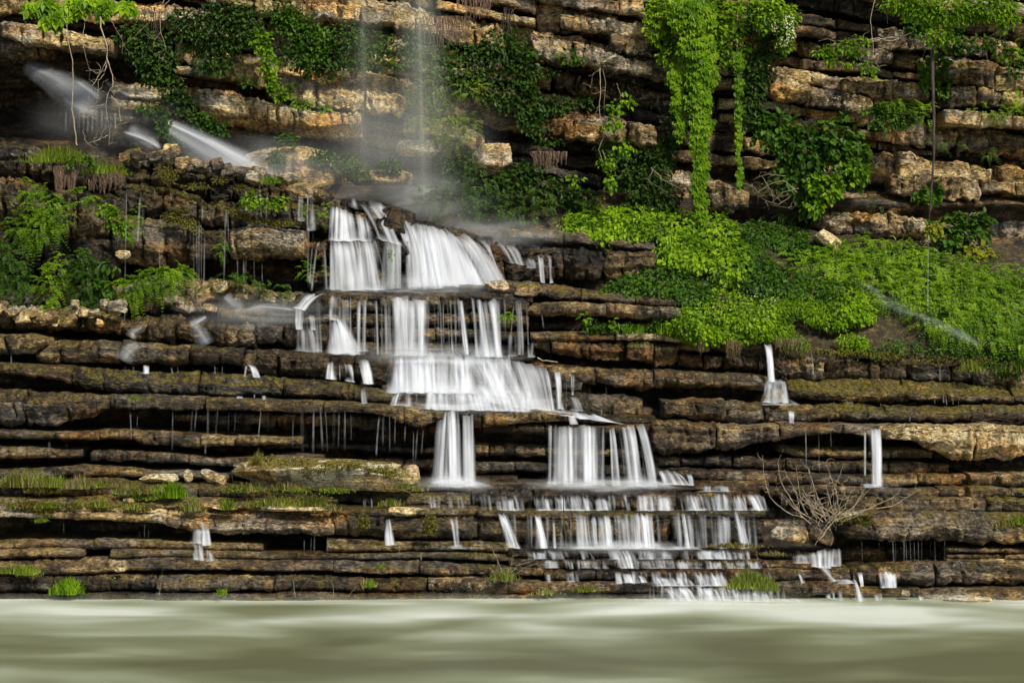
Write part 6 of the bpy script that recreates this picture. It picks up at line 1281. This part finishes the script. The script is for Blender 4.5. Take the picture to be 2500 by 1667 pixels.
plant('maple_branch', 'lobed maple leaves hanging in from the top left corner', 'branch', [(110, 14, 44, 20), (130, 45, 30, 24), (180, 20, 40, 20), (255, 14, 34, 18), (310, 18, 24, 16), (210, 4, 50, 12)], 70.2, G_BRIGHT, 130, (24, 40), style='creeper', depth=0.4, stems=5, base=(190, -60), shell=0.2)
plant('weed_clump', 'fresh green weeds beside the spray jet', 'weed', [(510, 305, 34, 30), (370, 270, 40, 18), (480, 290, 30, 20), (540, 320, 20, 20), (400, 300, 20, 40), (425, 345, 20, 30)], 71.8, G_MID, 700, (9, 14), depth=0.4, stems=6, shell=0.2)
plant('ivy', 'trailing sprigs along the pale cliff block band at left', 'ivy', [(540, 130, 60, 16), (600, 200, 30, 14), (480, 115, 40, 16), (700, 210, 40, 12), (860, 150, 60, 26), (790, 175, 50, 22)], 72.0, G_MID, 700, (8, 13), depth=0.3, stems=8, base=(560, 110), shell=0.2)
plant('weed_clump', 'green plants at the foot of the cliff behind the crest', 'weed', [(850, 400, 40, 24), (790, 385, 40, 16), (950, 405, 34, 18), (880, 420, 30, 14), (700, 340, 30, 14), (680, 390, 20, 30)], 71.3, G_MID, 900, (8, 13), depth=0.4, stems=6, shell=0.2)

# left wall
plant('fern', 'bright fern curtain on the left wall beside the hanging roots', 'fern', [(110, 500, 40, 50), (95, 560, 40, 50), (140, 530, 30, 50), (190, 485, 40, 26), (80, 470, 24, 30), (50, 560, 30, 40)], 67.5, G_LIME, 3600, (7, 11), style='fern', depth=0.3, stems=0, shell=0.2)
plant('fern', 'drooping ferns at the left edge of the picture', 'fern', [(20, 660, 36, 60), (40, 720, 34, 50), (10, 620, 30, 40), (60, 690, 24, 40)], 67.3, G_MID, 2600, (8, 12), style='fern', depth=0.4, stems=0, shell=0.2)
plant('fern', 'green fern clump low on the left wall, first of two', 'fern', [(130, 690, 40, 44), (150, 650, 24, 34), (120, 740, 24, 20)], 67.0, G_BRIGHT, 1300, (6, 10), style='fern', depth=0.4, stems=0, shell=0.2)
plant('fern', 'green fern clump low on the left wall beside broad leaves', 'fern', [(215, 690, 44, 56), (235, 740, 34, 24), (200, 640, 24, 30)], 67.0, G_MID, 2300, (7, 10), style='fern', depth=0.4, stems=0, shell=0.2)
plant('weed_clump', 'broad-leaved plant leaning out of the left wall', 'weed', [(262, 650, 26, 16), (245, 690, 30, 14), (265, 705, 20, 18)], 66.7, G_MID, 46, (18, 28), depth=0.5, stems=5, base=(225, 690), shell=0.3, individual=46, aspect=0.45)
plant('weed_clump', 'bright leaves under the grass overhang on the left wall', 'weed', [(262, 515, 26, 20), (280, 540, 18, 24), (305, 555, 14, 24)], 67.2, G_LIME, 130, (13, 20), depth=0.4, stems=4, base=(255, 500), shell=0.2)
plant('fern', 'row of vivid ferns under the threads', 'fern', [(330, 700, 34, 30), (360, 680, 40, 20), (420, 668, 50, 18), (395, 690, 30, 20), (450, 665, 30, 14), (322, 725, 14, 24)], 66.6, G_BRIGHT, 3600, (7, 10), style='fern', depth=0.4, stems=0, shell=0.2)
plant('fern', 'scattered ferns in the shade behind the threads', 'fern', [(560, 680, 40, 14), (610, 690, 40, 18), (530, 690, 20, 14), (660, 705, 60, 14)], 67.0, G_MID, 900, (6, 9), style='fern', depth=0.4, stems=0, shell=0.2)
plant('weed_clump', 'bright leaves among the threads on the crest', 'weed', [(620, 490, 30, 18), (660, 500, 24, 14), (690, 492, 20, 14)], 67.5, G_LIME, 150, (11, 17), depth=0.4, stems=4, base=(640, 480), shell=0.2)
plant('fern', 'mossy ferns at the corner left of the crest fall', 'fern', [(790, 520, 16, 24), (740, 515, 10, 24), (545, 600, 16, 34), (770, 655, 20, 28), (745, 665, 16, 24), (330, 540, 20, 50)], 67.4, G_LIME, 1500, (4, 7), style='fern', depth=0.3, stems=0, shell=0.1)
plant('fern', 'tiny fern on the dark rock between the curtains and the trickles', 'fern', [(1238, 772, 12, 18)], 66.2, G_BRIGHT, 220, (5, 8), style='fern', depth=0.4, stems=0, shell=0.1)
plant('moss_pad', 'vivid moss streak on the rock between the two crest falls', 'moss', [(955, 640, 10, 36), (962, 670, 6, 20)], 67.9, G_LIME, 420, (3, 5), depth=0.3, stems=0, shell=0.1)
for lab, bl, Yy in [('olive moss cushions on the upper left wall', [(420, 530, 30, 14), (460, 545, 26, 14), (440, 510, 30, 10), (480, 560, 14, 14)], 67.7), ('olive moss on the crest blocks', [(415, 430, 20, 26), (480, 455, 40, 10), (400, 420, 20, 20), (540, 440, 26, 10), (590, 460, 30, 10)], 68.3),
                   ('yellow moss band below the bright crest leaves', [(590, 525, 30, 10), (640, 540, 40, 8), (690, 545, 40, 10), (560, 515, 20, 8)], 67.8)]:
    plant('moss_pad', lab, 'moss', bl, Yy, G_MOSS, 1200, (3, 6), depth=0.3, stems=0, shell=0.1)
grass('grassy overhang on the left wall above the hanging roots', 150, 396, 150, 68.0, 52, 520, G_GRASS, depth=0.6)
grass('second grassy overhang trailing right toward the rubble crest', 255, 425, 100, 68.0, 44, 260, G_GRASS, depth=0.5)
plant('weed_clump', 'leafy weeds in the grassy overhang', 'weed', [(200, 385, 30, 10), (225, 400, 14, 12), (175, 400, 14, 10)], 67.6, G_MID, 90, (9, 14), depth=0.4, stems=3, shell=0.2)
grass('grass tuft drooping over the crest beside pale stones', 660, 446, 44, 68.2, 50, 110, G_LIME, hang=0.3)
# hanging roots and straw
def hanging(name, label, cat, px, py, w, ln, Y, n, mat, seed, taper=0.5):
    rs = np.random.RandomState(seed); root = np.array(P(px, py, Y)); k = mpp(Y)
    e = empty(name, tuple(root)); tag(e, label, cat)
    paths = []
    for i in range(n):
        x = rs.uniform(-0.5, 0.5) * w * k; l_ = ln * k * rs.uniform(0.35, 1.0) * (1 - 0.5 * abs(x) / (w * k))
        p = wiggle((x, rs.normal() * 0.05, 0), (x * taper + rs.normal() * 0.03, -0.1 + rs.normal() * 0.06, -l_), 9, 0.014, rs)
        paths.append((p, np.linspace(0.010, 0.004, 9)))
    link('root', tubes_mesh('root', paths, mat, 3), e)['kind'] = 'stuff'
    return e
hanging('hanging_roots', 'longer bundle of pale roots under the grassy overhang', 'roots', 148, 405, 34, 100, 67.7, 60, ROOT, 1)
hanging('hanging_roots', 'shorter bundle of pale roots under the grassy overhang', 'roots', 176, 405, 34, 92, 67.7, 60, ROOT, 2)
hanging('hanging_roots', 'tangle of reddish roots at the end of the grassy overhang', 'roots', 250, 420, 90, 60, 67.8, 90, ROOT, 3, 0.9)
hanging('hanging_straw', 'fringe of yellow straw hanging off the slope edge', 'straw', 1790, 832, 40, 56, 66.3, 70, G_STRAW, 4, 0.8)
hanging('hanging_straw', 'smaller straw fringe left of the yellow fringe', 'straw', 1710, 828, 16, 40, 66.3, 26, G_STRAW, 5, 0.8)
hanging('hanging_straw', 'matted dry straw on the ledge above the split fall', 'straw', 1925, 826, 70, 40, 66.3, 60, G_STRAW, 6, 0.9)
hanging('hanging_roots', 'grey dry rootlets hanging under the pale lichen block', 'roots', 1340, 370, 90, 50, 71.8, 90, ROOT, 7, 0.9)
hanging('hanging_roots', 'dry rootlets hanging from the top ledge at centre', 'roots', 1160, 0, 90, 60, 71.9, 60, ROOT, 8, 0.9)
hanging('hanging_roots', 'brown dry fringe hanging behind the broad spray veil', 'roots', 1090, 40, 120, 90, 72.1, 110, ROOT, 9, 0.9)

# ------------------------------------------------------------------ bare branches
twigs('dead_branch', 'pale bare branch hanging in front of the slanting spray', 'branch', [
    [(245, 40), (246, 70), (262, 110), (262, 145), (276, 190), (275, 210), (262, 230), (258, 262), (268, 320), (266, 350)], [(262, 145), (248, 175), (225, 210), (215, 240)], [(262, 150), (255, 180), (240, 200), (238, 250)], [(272, 235), (290, 255), (294, 300), (280, 315)], [(256, 255), (220, 262), (212, 280)], [(264, 330), (240, 342), (208, 352)]], 69.8, BARK, 0.022, side=5, seed=2, sublen=40)
twigs('dead_branch', 'thin upright bare stem left of the pale bare branch', 'branch', [[(188, 355), (182, 310), (176, 270), (178, 200), (178, 150), (166, 100), (163, 60), (166, 30)]], 69.6, BARK, 0.024, side=1, seed=3)
twigs('dead_branch', 'thin bare twig arching beside the pale bare branch', 'branch', [[(228, 25), (208, 50), (204, 80), (204, 120), (212, 150), (222, 178)], [(265, 35), (282, 70), (300, 100), (298, 130)]], 70.0, BARK, 0.010, side=2, seed=4, sublen=30)
twigs('dead_branch', 'pale crooked twig hanging above the bright spray jet', 'branch', [[(400, 0), (390, 40), (392, 80), (405, 115), (402, 138), (388, 146)], [(415, 0), (350, 70), (305, 110)], [(392, 80), (376, 100), (374, 120)]], 70.2, BARK, 0.011, side=3, seed=5, sublen=30)
twigs('bare_sapling', 'white bare stems of the hanging sapling at centre', 'branch', [[(1465, 165), (1466, 225), (1462, 270), (1474, 330), (1462, 365), (1472, 400), (1470, 420)], [(1472, 170), (1478, 200), (1474, 280), (1476, 330)], [(1470, 365), (1480, 395), (1490, 412)], [(1466, 170), (1448, 180), (1442, 215)], [(1478, 220), (1450, 230)], [(1506, 205), (1515, 230), (1514, 250)]], 71.2, BARK, 0.013, side=2, seed=6, sublen=24)
twigs('dead_branch', 'forked pale branch reaching left under the top right foliage', 'branch', [[(2225, 80), (2180, 100), (2165, 100), (2145, 92), (2120, 98), (2080, 96), (2040, 102)], [(2210, 78), (2190, 100), (2172, 128)], [(2135, 0), (2124, 50), (2132, 110), (2132, 140), (2150, 175)], [(2165, 0), (2166, 60)]], 70.9, BARK, 0.018, side=4, seed=7, sublen=40)
twigs('dead_branch', 'tangle of bare twigs under the round-leaved shrub', 'branch', [[(1945, 470), (1915, 440), (1880, 450), (1850, 470), (1835, 450)], [(1930, 480), (1900, 500), (1870, 490), (1840, 470)], [(1950, 460), (1910, 470), (1880, 500), (1935, 510)], [(1860, 430), (1885, 470), (1890, 500)], [(1920, 430), (1870, 425), (1838, 440)]], 71.2, BARK, 0.011, side=5, seed=8, sublen=34)
twigs('dead_branch', 'pale curling twigs under the yellow-leaved shrub', 'branch', [[(2360, 620), (2345, 650), (2350, 690), (2345, 720)], [(2270, 580), (2255, 600), (2250, 612)], [(2280, 650), (2283, 660), (2276, 670)], [(2380, 640), (2385, 680), (2352, 700)]], 70.0, BARK, 0.008, side=3, seed=9, sublen=24)
twigs('dead_branch', 'dry twigs on the dark wall behind the creeper', 'branch', [[(1590, 410), (1620, 440), (1660, 460), (1680, 470)], [(1600, 405), (1580, 440), (1630, 470)], [(1660, 430), (1690, 460), (1680, 500)]], 71.6, BARK, 0.009, side=5, seed=10, sublen=30)
twigs('hanging_deadwood', 'dark slim dead trunk hanging straight down the cliff on the right', 'trunk', [[(2274, 112), (2277, 200), (2280, 300), (2278, 400), (2274, 470), (2270, 520), (2266, 556)]], 71.0, BARK_DARK, 0.062, side=0, seed=11, r1=0.2)
twigs('dead_snag', 'short brown dead stem standing on the tall lower face', 'stem', [[(1384, 1338), (1380, 1300), (1376, 1270), (1376, 1210), (1384, 1190)], [(1382, 1310), (1388, 1280), (1386, 1262)]], 60.9, BARK_DARK, 0.026, side=1, seed=12, sublen=20)
twigs('snag', 'small dark snag at the head of the bright fan', 'snag', [[(1004, 552), (1006, 535), (1000, 515)], [(1006, 540), (1014, 530)], [(1002, 548), (1014, 546)]], 68.6, BARK_DARK, 0.02, side=0, seed=13)
twigs('snag', 'curved driftwood stick on the crest rock', 'snag', [[(895, 476), (905, 478), (912, 492), (914, 498)]], 69.2, BARK_DARK, 0.018, side=0, seed=14)
twigs('driftwood', 'pale stick caught on the ledge right of the silky cascade', 'stick', [[(1312, 873), (1325, 880), (1345, 882), (1362, 884)]], 65.9, BARK, 0.022, side=0, seed=15, r1=0.6)
twigs('driftwood', 'grey stick lying on the mossy bank', 'stick', [[(2066, 780), (2090, 788), (2128, 790)]], 67.6, BARK, 0.016, side=0, seed=16)
twigs('driftwood', 'long thin stick lying across the far right bank', 'stick', [[(2280, 852), (2350, 853), (2420, 854)], [(2394, 852), (2404, 838), (2412, 828)]], 66.6, BARK, 0.014, side=0, seed=17)
twigs('driftwood', 'little grey stick lying at the foot of the weed mound', 'stick', [[(1920, 778), (1950, 784)]], 67.4, BARK, 0.014, side=0, seed=18)
# leafless bush by the lower right slab
rs_ = np.random.RandomState(21)
bp = []
for i in range(30):
    a = rs_.uniform(-1.25, 1.1)
    x0, y0 = 2010 + rs_.normal() * 30, 1262 + rs_.normal() * 8
    l_ = rs_.uniform(60, 120) * (1.15 if abs(a) < 0.9 else 1.0)
    x1, y1 = x0 + math.sin(a) * l_ * 0.9, y0 - math.cos(a) * l_
    bp.append([(x0, y0), (x0 * 0.6 + x1 * 0.4 + rs_.normal() * 7, y0 * 0.6 + y1 * 0.4 + 6), (x1, y1)])
bp.insert(0, [(2000, 1318), (2020, 1290), (2040, 1268), (2100, 1250), (2190, 1210), (2208, 1172)])
bp.insert(1, [(1966, 1265), (1920, 1250), (1880, 1215), (1866, 1170), (1862, 1110)])
bp.insert(2, [(1990, 1330), (2005, 1300), (2030, 1262)])
bp.insert(3, [(1960, 1262), (1940, 1230), (1908, 1180), (1898, 1130), (1912, 1095)])
bp.insert(4, [(2100, 1245), (2180, 1235), (2220, 1210), (2245, 1192)])
twigs('leafless_bush', 'leafless straw-coloured bush rooted by the two brown boulders', 'bush', bp, 60.7, BARK, 0.019, side=3, seed=22, sublen=36, dy=-0.2)
twigs('twig_clump', 'small bare twig clump on the lower ledge at centre', 'twigs', [[(1232, 1412), (1215, 1370), (1198, 1328)], [(1236, 1412), (1262, 1380), (1300, 1368)], [(1240, 1414), (1280, 1385), (1318, 1372)], [(1228, 1412), (1200, 1390)], [(1240, 1410), (1255, 1350)]], 60.2, BARK, 0.010, side=4, seed=23, sublen=30)
twigs('twig_clump', 'dry stalks standing at the waterline at centre left', 'twigs', [[(720, 1455), (716, 1420), (722, 1400)], [(730, 1455), (740, 1430), (758, 1410)], [(815, 1455), (812, 1425), (800, 1412)], [(850, 1456), (870, 1430)], [(388, 1452), (394, 1410), (400, 1385)]], 59.9, BARK, 0.007, side=1, seed=24, sublen=20)
twigs('twig_clump', 'dark root tangle at the far right ledge', 'twigs', [[(2380, 1030), (2430, 1022), (2470, 1028)], [(2400, 1026), (2450, 1034), (2500, 1030)], [(2390, 1020), (2420, 1032)], [(2440, 1018), (2490, 1022)]], 64.5, BARK_DARK, 0.014, side=8, seed=25, sublen=34)

# ------------------------------------------------------------------ grass and moss on the lower ledges
for (x, y, w, Y, h, n, dry, lab) in [
    (60, 1186, 130, 62.3, 44, 300, .35, 'tall pale grass at the left end of the grassy ledge'), (130, 1186, 80, 62.2, 30, 200, .2, 'green grass beside the tall pale grass'), (195, 1190, 60, 62.1, 34, 190, .75, 'straw-coloured tussock on the grassy ledge'), (250, 1186, 40, 62.2, 20, 90, .3, 'short thin grass right of the straw tussock'),
    (60, 1234, 90, 61.6, 26, 260, .1, 'mossy grass hanging over the lower left slab'), (120, 1236, 60, 61.5, 24, 180, .1, 'green clump hanging over the slab edge'), (180, 1234, 60, 61.6, 20, 110, .3, 'short grass behind the hanging green clump'), (240, 1234, 50, 61.6, 20, 120, .2, 'low grass beside the small white stone'),
    (310, 1204, 60, 62.0, 26, 140, .5, 'ochre grass on the step left of the bright tuft'), (352, 1202, 40, 62.0, 22, 120, .3, 'low moss grass beside the bright tuft'), (425, 1212, 50, 61.9, 40, 300, 0.0, 'bright green tuft in the middle of the grassy ledge'), (395, 1196, 60, 62.1, 20, 110, .2, 'short grass below the tan flat slab'),
    (470, 1244, 40, 61.5, 34, 170, .45, 'yellow-green tussock below the bright tuft'), (555, 1240, 42, 61.4, 24, 170, 0.0, 'small bright tuft by the pale flat stone'), (320, 1240, 60, 61.5, 18, 120, .2, 'thin grass fringe on the slab top'),
    (600, 1196, 110, 62.1, 22, 260, .35, 'dry moss grass below the mossy boulder, left'), (700, 1192, 90, 62.0, 18, 200, .35, 'dry moss grass below the mossy boulder, middle'), (680, 1234, 120, 61.7, 24, 320, .35, 'grassy hummock on the step left of centre'), (760, 1232, 80, 61.7, 22, 240, .2, 'green moss hummock under the mossy boulder'), (800, 1246, 60, 61.5, 22, 150, .5, 'straw tuft at the end of the mossy step'),
    (985, 1190, 60, 61.95, 24, 130, .4, 'yellow grass at the foot of the rounded pale boulder'), (1020, 1196, 40, 61.9, 14, 60, .4, 'low grass right of the rounded pale boulder'), (955, 1232, 50, 61.8, 20, 110, .3, 'brownish tuft on the dark step'),
    (930, 1382, 30, 60.5, 10, 40, 0.0, 'tiny green sprout on the low ledge'), (1795, 1333, 130, 60.7, 13, 260, .2, 'strip of yellow moss grass at the foot of the slanting ribbon'), (1830, 1432, 80, 59.95, 46, 420, .15, 'bushy yellow-green grass tuft in the bottom cascade'), (1870, 1438, 50, 59.85, 34, 170, .1, 'smaller grass tuft beside the bushy one'),
    (40, 1396, 110, 60.4, 22, 220, .1, 'flat green weeds on the lowest left ledge'), (65, 1400, 50, 60.3, 26, 160, 0.0, 'rounder green weeds on the lowest left ledge'), (165, 1447, 64, 59.95, 40, 360, 0.0, 'green tuft at the waterline on the left'), (540, 1450, 24, 59.9, 18, 60, 0.0, 'small green tuft at the waterline'), (900, 1430, 40, 60.0, 22, 60, 0.3, 'sparse weeds at the waterline at centre left'),
    (630, 1122, 20, 62.9, 30, 40, 0.0, 'pale sprout growing behind the mossy boulder'), (1230, 1414, 60, 60.1, 30, 150, .3, 'olive grass round the small twig clump'), (2070, 1268, 60, 61.2, 18, 150, .2, 'green moss at the root of the leafless bush'), (2110, 1262, 60, 61.3, 12, 110, .3, 'thin moss right of the leafless bush'),
    (2490, 1276, 50, 61.6, 26, 120, 0.0, 'green grass at the right edge above the big slab'), (2450, 1282, 60, 61.5, 16, 120, .1, 'low moss grass near the right edge'), (2370, 905, 60, 66.0, 30, 130, .2, 'drooping grass beside the tan block on the right bank'), (2470, 905, 60, 66.0, 26, 130, .3, 'grass at the right bank edge'),
    (100, 1272, 26, 61.2, 26, 70, 0.0, 'leafy tuft dangling below the hanging green clump'), (1160, 1354, 80, 60.9, 8, 140, .2, 'yellow moss line on the narrow step'), (1770, 1382, 60, 60.6, 9, 120, .3, 'yellow moss on the third wet step'), (1890, 1352, 60, 60.7, 10, 110, .3, 'yellow moss on the second wet step'), (1430, 1440, 60, 60.0, 14, 120, .3, 'low weeds by the river at centre'), (1330, 1448, 60, 59.9, 14, 90, .4, 'sparse weeds on the bottom ledge'),
    (335, 975, 40, 63.4, 12, 50, .2, 'few pale blades on the long lip'), (1560, 846, 60, 66.0, 20, 60, .6, 'yellowish blades hanging on the ochre ledge')]:
    grass(lab, x, y, w, Y, h * 1.25, int(n * 1.4), G_MOSS if 'moss' in lab and 'green' not in lab else (G_BRIGHT if 'bright green' in lab or 'waterline' in lab else G_GRASS), dry=dry, hang=0.25 if 'hanging' in lab or 'dangling' in lab else 0.0)

for lab, bl, Yy, mt in [
    ('golden moss hummocks under the tall pale grass', [(60, 1180, 60, 10), (140, 1182, 50, 9), (110, 1196, 60, 8)], 62.25, G_MOSS), ('moss fringe hanging over the lower left slab', [(70, 1236, 60, 10), (110, 1246, 30, 12), (160, 1234, 60, 6)], 61.5, G_MOSS),
    ('patchy moss round the bright green tuft', [(330, 1200, 50, 9), (400, 1202, 40, 8), (360, 1214, 50, 6)], 62.0, G_GRASS), ('moss below the small white stone', [(250, 1236, 40, 6), (340, 1240, 40, 5), (470, 1242, 40, 6)], 61.5, G_MOSS),
    ('golden moss heap on the step under the mossy boulder', [(700, 1222, 60, 14), (760, 1218, 50, 16), (640, 1228, 50, 9)], 61.75, G_MOSS), ('green moss tufts in front of the mossy boulder', [(600, 1194, 60, 8), (700, 1194, 70, 7), (820, 1196, 50, 6)], 61.95, G_GRASS),
    ('shaggy moss cushions on top of the mossy boulder', [(640, 1116, 50, 7), (720, 1126, 60, 9), (830, 1134, 60, 8), (930, 1142, 50, 10), (960, 1156, 30, 12), (780, 1146, 60, 7)], 61.75, G_MOSS), ('brown moss clumps hanging on the lower face', [(888, 1272, 16, 22), (1050, 1278, 18, 26)], 61.05, G_MOSS),
    ('moss cushion at the corner stone of the leafless bush', [(2090, 1262, 34, 7), (2110, 1272, 20, 7)], 61.0, G_MOSS), ('olive moss over the mossy bank right of the split fall', [(2060, 860, 60, 8), (2160, 868, 70, 9), (2280, 876, 70, 8), (2000, 856, 40, 8), (2380, 880, 50, 8)], 66.5, G_MOSS)]:
    plant('moss_pad', lab, 'moss', bl, Yy, mt, 1100, (3, 7), depth=0.6, stems=0, shell=0.2)

# fallen leaves on the ledge tops (no one could count them)
rs_ = np.random.RandomState(5)
U = np.array(UPS)
U = U[(U[:, 3] >= 0.15)]
U = U[rs_.choice(len(U), 1500, replace=False)]
n = len(U)
C = U[:, :3] + np.stack([rs_.normal(size=n) * 0.05, -0.03 - 0.1 * rs_.random(n), 0.015 * np.ones(n)], 1)
o = link('fallen_leaves', leaves_mesh('fallen_leaves', C, np.stack([rs_.normal(size=n), rs_.normal(size=n) * 0.6, rs_.normal(size=n) * 0.15], 1), np.stack([rs_.normal(size=n) * 0.2, -0.5 * np.ones(n), np.ones(n)], 1), rs_.uniform(0.02, 0.05, n), rs_.uniform(0.012, 0.03, n), G_FALLEN))
tag(o, 'yellow fallen leaves scattered over the rock ledges', 'leaves', kind='stuff')
